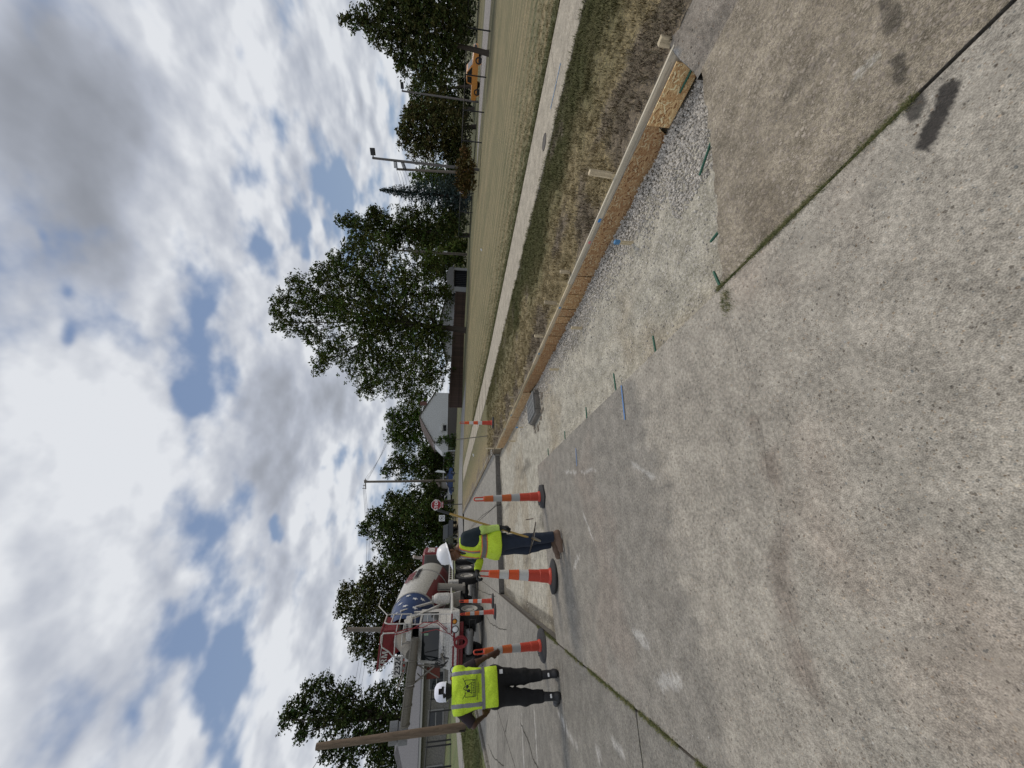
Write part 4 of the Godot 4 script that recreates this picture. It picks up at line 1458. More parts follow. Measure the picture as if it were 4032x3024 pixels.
# ---------------------------------------------------------------- people
# A bone is [a, b, radius at a, radius at b, flatten]; flatten > 1 makes the section narrower front to back (z).
func flesh(out: MB, bones: Array, cell: float, blend: float, grow := 0.0, clip: Variant = null, ripple := 0.0, ripple_f := 9.0) -> void:
	var lo := Vector3.ONE * 1e9
	var hi := -lo
	for b: Array in bones:
		for k in 2:
			var r: float = b[2 + k] + grow + blend + cell * 2
			lo = lo.min(b[k] - Vector3.ONE * r)
			hi = hi.max(b[k] + Vector3.ONE * r)
	var n := Vector3i(((hi - lo) / cell).ceil()) + Vector3i.ONE
	var f := PackedFloat32Array()
	f.resize(n.x * n.y * n.z)
	f.fill(1.0)
	var sy := n.x
	var sz := n.x * n.y
	for b: Array in bones:
		var a: Vector3 = b[0]
		var e: Vector3 = b[1]
		var ra: float = b[2] + grow
		var rb: float = b[3] + grow
		var fl: float = b[4] if b.size() > 4 else 1.0
		var r := maxf(ra, rb) + blend + cell * 2
		var i0 := Vector3i(((a.min(e) - Vector3.ONE * r - lo) / cell).floor()).max(Vector3i.ZERO)
		var i1 := Vector3i(((a.max(e) + Vector3.ONE * r - lo) / cell).ceil()).min(n - Vector3i.ONE)
		var sc := Vector3(1, 1, fl)
		var as_ := a * sc
		var d := e * sc - as_
		var dd := maxf(d.length_squared(), 1e-9)
		for z in range(i0.z, i1.z + 1):
			for y in range(i0.y, i1.y + 1):
				for x in range(i0.x, i1.x + 1):
					var p := (lo + Vector3(x, y, z) * cell) * sc
					var t := clampf((p - as_).dot(d) / dd, 0.0, 1.0)
					var q := p.distance_to(as_ + d * t) - lerpf(ra, rb, t)
					if fl > 1.0: q /= lerpf(1.0, fl, 0.6)
					var i := x + y * sy + z * sz
					var o := f[i]
					var h := clampf(0.5 + 0.5 * (o - q) / blend, 0.0, 1.0)
					f[i] = lerpf(o, q, h) - blend * h * (1.0 - h)
	if clip != null or ripple > 0.0:
		for z in n.z:
			for y in n.y:
				for x in n.x:
					var i := x + y * sy + z * sz
					if absf(f[i]) > 0.09:
						continue
					var p := lo + Vector3(x, y, z) * cell
					if ripple > 0.0:
						f[i] += ripple * nz2.get_noise_3d(p.x * ripple_f * 10, p.y * ripple_f * 10, p.z * ripple_f * 10)
					if clip != null:
						f[i] = maxf(f[i], clip.call(p))
	# surface nets
	var ids := PackedInt32Array()
	ids.resize(f.size())
	ids.fill(-1)
	var pos := PackedVector3Array()
	var nor := PackedVector3Array()
	var offs := [0, 1, sy, 1 + sy, sz, 1 + sz, sy + sz, 1 + sy + sz]
	var corner := [Vector3(0, 0, 0), Vector3(1, 0, 0), Vector3(0, 1, 0), Vector3(1, 1, 0), Vector3(0, 0, 1), Vector3(1, 0, 1), Vector3(0, 1, 1), Vector3(1, 1, 1)]
	var edges := [[0, 1], [2, 3], [4, 5], [6, 7], [0, 2], [1, 3], [4, 6], [5, 7], [0, 4], [1, 5], [2, 6], [3, 7]]
	for z in n.z - 1:
		for y in n.y - 1:
			for x in n.x - 1:
				var i := x + y * sy + z * sz
				var s := 0
				for k in 8:
					if f[i + offs[k]] < 0.0: s += 1
				if s == 0 or s == 8:
					continue
				var sum := Vector3.ZERO
				var c := 0
				for e: Array in edges:
					var va := f[i + offs[e[0]]]
					var vb := f[i + offs[e[1]]]
					if (va < 0.0) != (vb < 0.0):
						sum += corner[e[0]].lerp(corner[e[1]], va / (va - vb))
						c += 1
				ids[i] = pos.size()
				pos.append(lo + (Vector3(x, y, z) + sum / c) * cell)
				var g := Vector3.ZERO
				g.x = f[i + offs[1]] + f[i + offs[3]] + f[i + offs[5]] + f[i + offs[7]] - f[i] - f[i + offs[2]] - f[i + offs[4]] - f[i + offs[6]]
				g.y = f[i + offs[2]] + f[i + offs[3]] + f[i + offs[6]] + f[i + offs[7]] - f[i] - f[i + offs[1]] - f[i + offs[4]] - f[i + offs[5]]
				g.z = f[i + offs[4]] + f[i + offs[5]] + f[i + offs[6]] + f[i + offs[7]] - f[i] - f[i + offs[1]] - f[i + offs[2]] - f[i + offs[3]]
				nor.append(g.normalized())
	for z in range(1, n.z - 1):
		for y in range(1, n.y - 1):
			for x in range(1, n.x - 1):
				var i := x + y * sy + z * sz
				var a := f[i] < 0.0
				for e: Array in [[1, sy, sz], [sy, sz, 1], [sz, 1, sy]]:
					if a == (f[i + e[0]] < 0.0):
						continue
					var q := [ids[i], ids[i - e[1]], ids[i - e[1] - e[2]], ids[i - e[2]]]
					if q[0] < 0 or q[1] < 0 or q[2] < 0 or q[3] < 0:
						continue
					for k in [0, 1, 2, 0, 2, 3]:
						out.vert(pos[q[k]], nor[q[k]], Vector2(pos[q[k]].x + pos[q[k]].z, pos[q[k]].y))

func hand_bones(w: Vector3, dir: Vector3, palm: Vector3, thumb: Vector3, curl: float, size := 1.0) -> Array:
	var r := []
	var d := dir.normalized()
	var t := (thumb - d * thumb.dot(d)).normalized()
	var n := (palm - d * palm.dot(d) - t * palm.dot(t)).normalized()
	for k in 4:
		var off := t * (0.028 - 0.0185 * k) * size
		var root := w + (d * (0.082 - 0.004 * absf(k - 1)) + off) * size
		r.append([w + off * 0.55 + d * 0.012, root, 0.017 * size, 0.0125 * size])
		var len: float = [0.068, 0.078, 0.072, 0.056][k] * size
		var p := root
		var ang := 0.0
		for s in 3:
			ang += curl * [0.75, 1.0, 0.7][s] * (1.0 + 0.08 * k)
			var q: Vector3 = p + (d * cos(ang) + n * sin(ang)) * len * [0.45, 0.31, 0.24][s]
			r.append([p, q, (0.0105 - 0.001 * s) * size, (0.0098 - 0.001 * s) * size])
			p = q
	var b := w + (d * 0.022 + t * 0.026) * size
	var m := b + (d * 0.030 + t * 0.032 + n * 0.012) * size
	var e := m + (d * 0.028 + t * 0.008 + n * 0.022) * size
	r.append([b, m, 0.0150 * size, 0.0118 * size])
	r.append([m, e, 0.0115 * size, 0.0095 * size])
	return r

func head_bones(o: Vector3, fwd: Vector3, up: Vector3) -> Array:
	var rt := fwd.cross(up).normalized()
	var at := func(x: float, y: float, z: float) -> Vector3: return o + rt * x + up * y + fwd * z
	return [
		[at.call(0, 0.035, -0.022), at.call(0, 0.04, 0.03), 0.083, 0.074], [at.call(0, -0.02, 0.02), at.call(0, -0.055, 0.045), 0.066, 0.048],
		[at.call(-0.035, -0.055, 0.02), at.call(-0.01, -0.095, 0.075), 0.030, 0.022], [at.call(0.035, -0.055, 0.02), at.call(0.01, -0.095, 0.075), 0.030, 0.022],
		[at.call(0, 0.008, 0.088), at.call(0, -0.032, 0.112), 0.010, 0.015], [at.call(-0.013, -0.036, 0.098), at.call(0.013, -0.036, 0.098), 0.010, 0.010],
		[at.call(-0.035, 0.022, 0.08), at.call(0.035, 0.022, 0.08), 0.014, 0.014], [at.call(-0.02, -0.064, 0.092), at.call(0.02, -0.064, 0.092), 0.0095, 0.0095],
		[at.call(-0.016, -0.076, 0.089), at.call(0.016, -0.076, 0.089), 0.0095, 0.0095], [at.call(-0.082, 0.005, -0.005), at.call(-0.08, -0.03, 0.0), 0.016, 0.012], [at.call(0.082, 0.005, -0.005), at.call(0.08, -0.03, 0.0), 0.016, 0.012],
		[at.call(-0.04, -0.02, 0.065), at.call(-0.03, -0.03, 0.07), 0.026, 0.022], [at.call(0.04, -0.02, 0.065), at.call(0.03, -0.03, 0.07), 0.026, 0.022],
	]

func torso_bones(hip_y: float, sh_y: float, lean: float, wide: float) -> Array:
	var h := hip_y
	var s := sh_y
	return [
		[Vector3(-0.09, h, 0), Vector3(0.09, h, 0), 0.135 * wide, 0.135 * wide, 1.15], [Vector3(-0.07, h + 0.16, -lean * 0.3), Vector3(0.07, h + 0.16, -lean * 0.3), 0.125 * wide, 0.125 * wide, 1.2],
		[Vector3(-0.09, (h + s) / 2 + 0.06, -lean * 0.6), Vector3(0.09, (h + s) / 2 + 0.06, -lean * 0.6), 0.135 * wide, 0.135 * wide, 1.25], [Vector3(-0.11, s - 0.1, -lean * 0.9), Vector3(0.11, s - 0.1, -lean * 0.9), 0.125 * wide, 0.125 * wide, 1.3],
		[Vector3(-0.155, s - 0.01, -lean), Vector3(0.155, s - 0.01, -lean), 0.065, 0.065], [Vector3(-0.10, s + 0.015, -lean), Vector3(0, s + 0.05, -lean), 0.045, 0.05], [Vector3(0.10, s + 0.015, -lean), Vector3(0, s + 0.05, -lean), 0.045, 0.05],
	]

func shoe(out: MB, heel: Vector3, toe: Vector3, wide: float, tall: float, ankle: Vector3) -> void:
	var d := (toe - heel)
	flesh(out, [[heel + Vector3(0, 0.045, 0) + d * 0.12, heel + d * 0.55 + Vector3(0, 0.045, 0), 0.046 * wide, 0.052 * wide], [heel + d * 0.55 + Vector3(0, 0.042, 0), toe + Vector3(0, 0.04, 0) - d * 0.12, 0.052 * wide, 0.044 * wide], [heel + d * 0.2 + Vector3(0, 0.05, 0), ankle + Vector3(0, tall, 0), 0.05 * wide, 0.056 * wide]], 0.012, 0.03, 0.0, func(p: Vector3) -> float: return maxf(0.002 - p.y, p.y - (ankle.y + tall)), 0.004, 6.0)

func person_frame(at: Vector3, fwd: Vector3, label: String) -> Node3D:
	var t := thing("person", label, "person", at)
	t.basis = Basis.looking_at(fwd.normalized(), Vector3.UP)
	return t

func build_worker_in_jeans() -> void:
	var skin := mt(0.155, 0.075, 0.045, 0.55)
	skin.subsurf_scatter_enabled = true
	skin.subsurf_scatter_strength = 0.1
	var lime := grainy(mt(0.68, 0.92, 0.045, 0.75), M.t_mot, 4.0, M.t_mot_n, 0.3)
	var pale := grainy(mt(0.60, 0.82, 0.20, 0.8), M.t_mot, 5.0, M.t_mot_n, 0.4)
	var navy := grainy(mt(0.016, 0.03, 0.04, 0.9), M.t_mot, 6.0, M.t_mot_n, 0.4)
	var denim := grainy(mt(0.022, 0.034, 0.06, 0.9), M.t_mot, 5.0, M.t_mot_n, 0.6)
	var grey := grainy(mt(0.20, 0.205, 0.22, 0.35), M.t_mot, 6.0)
	var orange := mt(0.75, 0.17, 0.03, 0.7)
	var tan_ := grainy(mt(0.21, 0.14, 0.10, 0.9), M.t_mot, 8.0, M.t_mot_n, 0.6)
	var fwd := Vector3(-0.94, 0, 0.34)
	var t := person_frame(Vector3(0.055, 0, -5.9), fwd, "worker in white hard hat, lime vest and jeans holding a rake")
	# x: the worker's right (away from the camera), z: behind
	var shl := Vector3(-0.18, 1.385, 0.075)
	var ell := Vector3(-0.235, 1.13, 0.135)
	var wrl := Vector3(-0.235, 0.885, 0.15)
	var shr := Vector3(0.19, 1.395, -0.02)
	var elr := Vector3(0.235, 1.17, -0.13)
	var wrr := Vector3(0.225, 1.205, -0.275)
	var neck := Vector3(0, 1.43, -0.015)
	var head := Vector3(0, 1.575, -0.075)
	var hf := Vector3(0, -0.30, -1).normalized()
	var hu := Vector3(0, 1, -0.30).normalized()
	var torso := torso_bones(0.90, 1.40, -0.0, 1.0)
	var body := MB.new()
	var legs := [[Vector3(-0.09, 0.88, 0), Vector3(-0.105, 0.49, 0.015), 0.085, 0.062], [Vector3(-0.105, 0.49, 0.015), Vector3(-0.11, 0.11, 0.045), 0.062, 0.045], [Vector3(0.09, 0.88, 0), Vector3(0.10, 0.49, -0.02), 0.085, 0.062], [Vector3(0.10, 0.49, -0.02), Vector3(0.105, 0.11, 0.03), 0.062, 0.045]]
	var arms := [[shl, ell, 0.052, 0.044], [ell, wrl, 0.044, 0.03], [shr, elr, 0.052, 0.044], [elr, wrr, 0.044, 0.03]]
	flesh(body, torso + legs + arms + [[neck + Vector3(0, -0.03, 0.01), head + Vector3(0, -0.05, 0.02), 0.058, 0.054]], 0.018, 0.045, -0.012)
	flesh(body, head_bones(head, hf, hu), 0.006, 0.014)
	part(t, "body", body, skin)
	var hair := MB.new()
	flesh(hair, [[head + Vector3(0, 0.02, 0.03), head + Vector3(0, 0.05, -0.02), 0.088, 0.082]], 0.012, 0.01, 0.002, func(p: Vector3) -> float: return maxf(-0.05 - (p - head).dot(hu) , (p - head).dot(hf) - 0.02))
	part(t, "hair", hair, mt(0.012, 0.01, 0.009, 0.9))
	for s: float in [-1.0, 1.0]:
		var e := MB.new()
		e.ball(head + hf * 0.083 + hu * 0.002 + Vector3(0.032 * s, 0, 0), Vector3(0.011, 0.007, 0.008), 8, 6)
		part(t, "eye", e, mt(0.05, 0.04, 0.035, 0.2))
	# hard hat: shell, brim, ridge
	var hat := MB.new()
	var hb := Basis(hf.cross(hu), hu, -hf)
	hat.xf = Transform3D(hb, head + hu * 0.045 + hf * -0.005)
	hat.xf = hat.xf * Transform3D(Basis.from_scale(Vector3(1, 1, 1.2)), Vector3.ZERO)
	hat.lathe([Vector2(0.118, 0), Vector2(0.117, 0.03), Vector2(0.108, 0.07), Vector2(0.088, 0.105), Vector2(0.055, 0.128), Vector2(0.02, 0.136), Vector2(0, 0.137)], 24, true)
	var hm := mt(0.80, 0.80, 0.82, 0.35)
	var ho := part(t, "hard_hat", hat, hm)
	var brim := MB.new()
	brim.xf = hat.xf
	brim.prism(brim_poly(), -0.004, 0.006)
	var bo := MB.new()
	for k in 28:
		var a0 := TAU * k / 28
		var a1 := TAU * (k + 1) / 28
		var f0 := 0.125 + 0.062 * pow(maxf(0, -sin(a0)), 1.5)
		var f1 := 0.125 + 0.062 * pow(maxf(0, -sin(a1)), 1.5)
		bo.xf = hat.xf
		var p0 := Vector3(cos(a0) * 0.114, 0.006, sin(a0) * 0.114)
		var p1 := Vector3(cos(a1) * 0.114, 0.006, sin(a1) * 0.114)
		var q0 := Vector3(cos(a0) * f0, -0.010, sin(a0) * f0)
		var q1 := Vector3(cos(a1) * f1, -0.010, sin(a1) * f1)
		bo.quad(p0, p1, q1, q0)
		bo.quad(q0, q1, q1 + Vector3(0, -0.006, 0), q0 + Vector3(0, -0.006, 0))
		bo.quad(q0 + Vector3(0, -0.006, 0), q1 + Vector3(0, -0.006, 0), p1 + Vector3(0, -0.008, 0), p0 + Vector3(0, -0.008, 0))
	part(ho, "brim", bo, hm)
	var rg := MB.new()
	rg.xf = hat.xf
	rg.tube([Vector3(0, 0.065, -0.112), Vector3(0, 0.108, -0.088), Vector3(0, 0.138, -0.02), Vector3(0, 0.138, 0.03), Vector3(0, 0.108, 0.09)], [0.006, 0.009, 0.011, 0.009, 0.006], 8)
	part(ho, "ridge", rg, hm)
	# clothes
	var shirt := MB.new()
	flesh(shirt, torso + [[shl, ell, 0.058, 0.056], [shr, elr, 0.058, 0.056], [neck + Vector3(0, -0.03, 0), neck + Vector3(0, 0.03, -0.01), 0.062, 0.056]], 0.015, 0.04, 0.004, func(p: Vector3) -> float:
		var c := maxf(0.92 - p.y, p.y - 1.455)
		for e: Array in [[shl, ell], [shr, elr]]:
			var along: Vector3 = (e[1] - e[0])
			var s: float = (p - e[0]).dot(along.normalized()) - along.length() * 0.92
			if signf(p.x) == signf(e[0].x) and absf(p.x) > 0.14 and p.distance_to(e[1]) < 0.2: c = maxf(c, s)
		return c, 0.006)
	part(t, "shirt", shirt, navy)
	for e: Array in [[shl, ell, wrl], [shr, elr, wrr]]:
		var sl := MB.new()
		var mid: Vector3 = e[0].lerp(e[1], 0.86)
		flesh(sl, [[mid, e[1], 0.056, 0.054], [e[1], e[2], 0.054, 0.042]], 0.012, 0.02, 0.004, func(p: Vector3) -> float: return (p - e[2]).dot((e[2] - e[1]).normalized()) + 0.02, 0.011, 6.0)
		part(t, "sleeve", sl, pale if e[0].x < 0 else lime)
	var vest_clip := func(p: Vector3) -> float:
		var c := maxf(0.885 - p.y, p.y - 1.46)
		c = maxf(c, absf(p.x) - lerpf(0.26, 0.185, smoothstep(1.12, 1.28, p.y)))
		c = maxf(c, 0.075 - Vector2(p.x, (p.z + 0.03) * 0.8).length() - 0.35 * maxf(0.0, 1.42 - p.y) if p.y > 1.3 else c)
		return c
	var vest := MB.new()
	var vb := torso + [[Vector3(-0.10, 0.93, 0), Vector3(0.10, 0.93, 0), 0.155, 0.155, 1.1]]
	flesh(vest, vb, 0.014, 0.05, 0.026, vest_clip, 0.010, 5.0)
	var vo := part(t, "vest", vest, lime)
	for e: Array in [[1.075, 1.165, 0.030, orange], [1.086, 1.154, 0.033, grey]]:
		var bnd := MB.new()
		flesh(bnd, vb, 0.012, 0.05, e[2], func(p: Vector3) -> float: return maxf(vest_clip.call(p) - 0.004, absf(p.y - (e[0] + e[1]) / 2) - (e[1] - e[0]) / 2), 0.010, 5.0)
		part(vo, "reflective_band", bnd, e[3])
	for s: float in [-1.0, 1.0]:
		for e: Array in [[0.045, 0.030, orange], [0.030, 0.033, grey]]:
			var bnd := MB.new()
			flesh(bnd, vb, 0.012, 0.05, e[1], func(p: Vector3) -> float: return maxf(vest_clip.call(p) - 0.004, maxf(absf(p.x - 0.115 * s) - e[0], maxf(1.175 - p.y, p.z + 0.02))), 0.010, 5.0)
			part(vo, "reflective_band", bnd, e[2])
	var pocket := MB.new()
	pocket.xf = Transform3D(Basis(Vector3.UP, 0.9), Vector3(-0.165, 0.985, -0.10))
	pocket.box(Vector3(-0.065, -0.06, -0.012), Vector3(0.065, 0.06, 0.012), 0.01)
	part(vo, "pocket", pocket, lime)
	var pants := MB.new()
	flesh(pants, [[Vector3(-0.08, 0.92, 0), Vector3(0.08, 0.92, 0), 0.135, 0.135, 1.15]] + [[legs[0][0], legs[0][1], 0.098, 0.078], [legs[1][0], legs[1][1], 0.078, 0.066], [legs[2][0], legs[2][1], 0.098, 0.078], [legs[3][0], legs[3][1], 0.078, 0.066]], 0.015, 0.035, 0.004, func(p: Vector3) -> float: return maxf(0.115 - p.y, p.y - 0.97), 0.012, 5.0)
	part(t, "trousers", pants, denim)
	for e: Array in [[-0.11, 0.045], [0.105, 0.03]]:
		var sh := MB.new()
		var hz: float = e[1] + 0.085
		shoe(sh, Vector3(e[0], 0, hz), Vector3(e[0] - 0.01, 0, hz - 0.315), 1.0, 0.07, Vector3(e[0], 0.1, e[1]))
		part(t, "boot", sh, tan_)
		var so := MB.new()
		so.xf = Transform3D(Basis(), Vector3(e[0], 0, hz))
		so.box(Vector3(-0.052, 0.0, -0.31), Vector3(0.05, 0.022, 0.0), 0.01)
		part(t, "sole", so, mt(0.35, 0.32, 0.28, 0.9))
	var radio := MB.new()
	radio.box(Vector3(-0.19, 0.80, 0.02), Vector3(-0.15, 0.92, 0.10), 0.01)
	part(t, "belt_pouch", radio, navy)
	# gloves: the near hand closes on the rake, the far hand on the cone's loop
	var glove := grainy(mt(0.012, 0.013, 0.014, 0.85), M.t_mot, 8.0)
	var g1 := MB.new()
	flesh(g1, hand_bones(wrl, Vector3(-0.03, -1, 0.05), Vector3(0.55, 0, -0.9), Vector3(-0.9, 0, -0.6), 0.95, 1.18) + [[wrl + Vector3(0, 0.04, -0.005), wrl, 0.043, 0.036]], 0.007, 0.012)
	part(t, "glove", g1, glove)
	var g2 := MB.new()
	flesh(g2, hand_bones(wrr, Vector3(-0.1, -0.02, -1), Vector3(-0.15, -1, 0), Vector3(-1, 0.1, 0), 0.9, 1.15) + [[wrr + (elr - wrr).normalized() * 0.05, wrr, 0.040, 0.035]], 0.007, 0.012)
	part(t, "glove", g2, glove)
	# the rake, through the near hand
	var inv := t.transform.affine_inverse()
	var hand_w := t.transform * (wrl + Vector3(0.01, -0.085, -0.045))
	var top := at_dist(1722, 2008, 5.72)
	var dirn := (hand_w - top).normalized()
	var low := top + dirn * ((top.y - 0.33) / -dirn.y)
	var rk := thing("concrete_rake", "long-handled concrete rake with a wooden pole and steel blade", "rake", low)
	var pole := MB.new()
	pole.tube([Vector3.ZERO, (top - low) * 0.9], [0.0145, 0.0145], 10)
	part(rk, "pole", pole, grainy(mt(0.62, 0.42, 0.12, 0.5), M.t_wood, 1.0))
	var grip := MB.new()
	grip.tube([(top - low) * 0.885, top - low], [0.019, 0.019], 10)
	part(rk, "grip", grip, mt(0.03, 0.032, 0.035, 0.7))
	var bl := MB.new()
	var b0 := at_dist(2110, 2056, 5.62) - low
	var b1 := at_dist(2086, 2177, 5.62) - low
	var mid := (b0 + b1) / 2
	bl.beam(b0, b1, 0.09, 0.006, Vector3(0.2, 1, -0.3))
	part(rk, "blade", bl, grainy(mt(0.14, 0.12, 0.10, 0.7, 0.3), M.t_mot, 5.0))
	var br := MB.new()
	br.tube([Vector3.ZERO, mid], [0.014, 0.012], 8)
	for e: Vector3 in [b0.lerp(b1, 0.12), b0.lerp(b1, 0.88)]:
		br.tube([(top - low) * 0.06, e], [0.005], 6)
	part(rk, "brace", br, grainy(mt(0.45, 0.43, 0.38, 0.7, 0.2), M.t_mot, 5.0))

func brim_poly() -> PackedVector2Array:
	var p := PackedVector2Array()
	for k in 12:
		p.append(Vector2(cos(TAU * k / 12) * 0.02, sin(TAU * k / 12) * 0.02))
	return p

func build_worker_in_black() -> void:
	var skin := mt(0.075, 0.035, 0.022, 0.55)
	var lime := grainy(mt(0.66, 0.93, 0.04, 0.75), M.t_mot, 4.0, M.t_mot_n, 0.4)
	var grey := grainy(mt(0.25, 0.255, 0.28, 0.4), M.t_mot, 6.0)
	var black := grainy(mt(0.008, 0.008, 0.009, 0.9), M.t_mot, 6.0, M.t_mot_n, 0.5)
	var plum := grainy(mt(0.028, 0.017, 0.022, 0.9), M.t_mot, 6.0)
	var t := person_frame(Vector3(-1.76, 0.02, -6.58), Vector3(-0.30, 0, -0.954), "worker in white cap, lime vest and black trousers seen from behind")
	# x: the worker's right, z: behind (towards the camera)
	var sr := Vector3(0.195, 1.42, 0.0)
	var er := Vector3(0.285, 1.17, 0.0)
	var wr := Vector3(0.375, 0.945, -0.06)
	var sl := Vector3(-0.20, 1.42, 0.0)
	var el := Vector3(-0.37, 1.22, -0.02)
	var wl := Vector3(-0.30, 1.06, -0.22)
	var neck := Vector3(0, 1.46, -0.01)
	var head := Vector3(0.0, 1.60, -0.03)
	var hf := Vector3(-0.1, -0.12, -1).normalized()
	var hu := Vector3(0, 1, -0.12).normalized()
	hu = (hu - hf * hu.dot(hf)).normalized()
	var torso := torso_bones(0.92, 1.425, 0.0, 1.08)
	var legs := [[Vector3(0.10, 0.88, 0), Vector3(0.085, 0.49, -0.02), 0.09, 0.065], [Vector3(0.085, 0.49, -0.02), Vector3(0.07, 0.11, 0.03), 0.065, 0.045], [Vector3(-0.11, 0.88, 0), Vector3(-0.15, 0.49, -0.02), 0.09, 0.065], [Vector3(-0.15, 0.49, -0.02), Vector3(-0.165, 0.11, 0.03), 0.065, 0.045]]
	var arms := [[sr, er, 0.058, 0.05], [er, wr, 0.05, 0.032], [sl, el, 0.058, 0.05], [el, wl, 0.05, 0.032]]
	var body := MB.new()
	flesh(body, torso + legs + arms + [[neck + Vector3(0, -0.03, 0), head + Vector3(0, -0.05, 0.01), 0.066, 0.06]], 0.018, 0.045, -0.008)
	flesh(body, head_bones(head, hf, hu), 0.007, 0.014)
	flesh(body, hand_bones(wr, Vector3(0.16, -1, -0.12), Vector3(-0.25, 0, -1), Vector3(-1, 0.1, -0.6), 0.42, 1.08) + [[er.lerp(wr, 0.8), wr, 0.034, 0.03]], 0.007, 0.010)
	flesh(body, hand_bones(wl, Vector3(0.6, -0.5, -0.4), Vector3(0, -0.5, 0.8), Vector3(0.3, 1, 0), 0.6, 1.05), 0.007, 0.010)
	part(t, "body", body, skin)
	var hair := MB.new()
	flesh(hair, [[head + Vector3(0, 0.0, 0.03), head + Vector3(0, 0.05, 0.0), 0.088, 0.085], [head + Vector3(0, -0.06, 0.035), head + Vector3(0, -0.03, 0.03), 0.072, 0.08]], 0.012, 0.02, 0.006, func(p: Vector3) -> float: return maxf(-0.115 - (p - head).dot(hu), (p - head).dot(hf) - 0.03), 0.006, 12.0)
	part(t, "hair", hair, mt(0.009, 0.008, 0.008, 0.95))
	# cap with a half-round gap above the strap
	var cap := MB.new()
	cap.xf = Transform3D(Basis(hf.cross(hu), hu, -hf), head + hu * 0.012) * Transform3D(Basis.from_scale(Vector3(1, 1, 1.12)), Vector3.ZERO)
	var prof := [Vector2(0.108, -0.03), Vector2(0.113, 0.02), Vector2(0.109, 0.062), Vector2(0.096, 0.10), Vector2(0.06, 0.125), Vector2(0.0, 0.132)]
	for i in prof.size() - 1:
		for k in 32:
			var a0 := TAU * k / 32 + PI / 2
			var a1 := TAU * (k + 1) / 32 + PI / 2
			var off := absf(wrapf(a0 + PI / 64 - PI / 2, -PI, PI))
			if i == 0 and off < 0.42: continue
			if i == 1 and off < 0.25: continue
			var q := []
			for e: Array in [[i, a0], [i + 1, a0], [i + 1, a1], [i, a1]]:
				q.append(Vector3(cos(e[1]) * prof[e[0]].x, prof[e[0]].y, sin(e[1]) * prof[e[0]].x))
			cap.nquad(q[0], q[1], q[2], q[3], q[0], q[1], q[2], q[3])
	var cm := mt(0.74, 0.75, 0.84, 0.85)
	cm.cull_mode = BaseMaterial3D.CULL_DISABLED
	var co := part(t, "cap", cap, cm)
	var strap := MB.new()
	strap.xf = cap.xf
	strap.lathe([Vector2(0.109, -0.034), Vector2(0.112, -0.034), Vector2(0.112, -0.012), Vector2(0.109, -0.012)], 32)
	part(co, "strap", strap, cm)
	var peak := MB.new()
	peak.xf = cap.xf
	for k in 12:
		var a0 := -PI / 2 - 0.9 + 1.8 * k / 12
		var a1 := -PI / 2 - 0.9 + 1.8 * (k + 1) / 12
		var w0 := 0.11 + 0.075 * cos((a0 + PI / 2) * 1.5)
		var w1 := 0.11 + 0.075 * cos((a1 + PI / 2) * 1.5)
		peak.quad(Vector3(cos(a0) * 0.108, -0.025, sin(a0) * 0.108), Vector3(cos(a1) * 0.108, -0.025, sin(a1) * 0.108), Vector3(cos(a1) * w1, -0.035, sin(a1) * w1), Vector3(cos(a0) * w0, -0.035, sin(a0) * w0))
	part(co, "peak", peak, cm)
	var btn := MB.new()
	btn.xf = cap.xf
	btn.ball(Vector3(0, 0.13, 0), Vector3(0.01, 0.006, 0.01), 8, 4)
	part(co, "button", btn, mt(0.02, 0.02, 0.05, 0.8))
	var shirt := MB.new()
	flesh(shirt, torso + [[sr, er, 0.066, 0.066], [sl, el, 0.066, 0.064], [neck + Vector3(0, -0.03, 0), neck + Vector3(0, 0.03, 0), 0.07, 0.064]], 0.015, 0.04, 0.004, func(p: Vector3) -> float:
		var c := maxf(0.92 - p.y, p.y - 1.49)
		for e: Array in [[sr, er], [sl, el]]:
			var along: Vector3 = (e[1] - e[0])
			if signf(p.x) == signf(e[0].x) and absf(p.x) > 0.17 and p.distance_to(e[1]) < 0.2: c = maxf(c, (p - e[0]).dot(along.normalized()) - along.length() * 0.97)
		return c, 0.008)
	part(t, "shirt", shirt, plum)
	var vest_clip := func(p: Vector3) -> float:
		var c := maxf(0.885 - p.y, p.y - 1.51)
		c = maxf(c, absf(p.x) - lerpf(0.225, 0.275, smoothstep(1.15, 1.42, p.y)))
		if p.y > 1.4: c = maxf(c, 0.07 - Vector2(p.x, p.z + 0.02).length())
		return c
	var vb := torso + [[Vector3(-0.13, 0.95, 0), Vector3(0.13, 0.95, 0), 0.15, 0.15, 1.1], [Vector3(-0.215, 1.405, 0), Vector3(0.215, 1.405, 0), 0.064, 0.064], [Vector3(-0.16, 1.15, 0.0), Vector3(0.16, 1.15, 0.0), 0.10, 0.10]]
	var vest := MB.new()
	flesh(vest, vb, 0.014, 0.05, 0.026, vest_clip, 0.012, 5.0)
	var vo := part(t, "vest", vest, lime)
	var b := MB.new()
	flesh(b, vb, 0.012, 0.05, 0.031, func(p: Vector3) -> float: return maxf(vest_clip.call(p) - 0.004, absf(p.y - 1.085) - 0.028), 0.012, 5.0)
	part(vo, "reflective_band", b, grey)
	for s: float in [-1.0, 1.0]:
		b = MB.new()
		flesh(b, vb, 0.012, 0.05, 0.030, func(p: Vector3) -> float: return maxf(vest_clip.call(p) - 0.004, maxf(absf(p.x - 0.175 * s) - 0.028, 1.10 - p.y)), 0.012, 5.0)
		part(vo, "reflective_band", b, grey)
	# print on the back: a framed emblem over the city's name and the department's
	var ink := mt(0.02, 0.03, 0.015, 0.8)
	var em := MB.new()
	var face := Transform3D(Basis(Vector3.UP, 0.0), Vector3(0.0, 1.27, 0.188))
	em.xf = face
	var z := 0.0
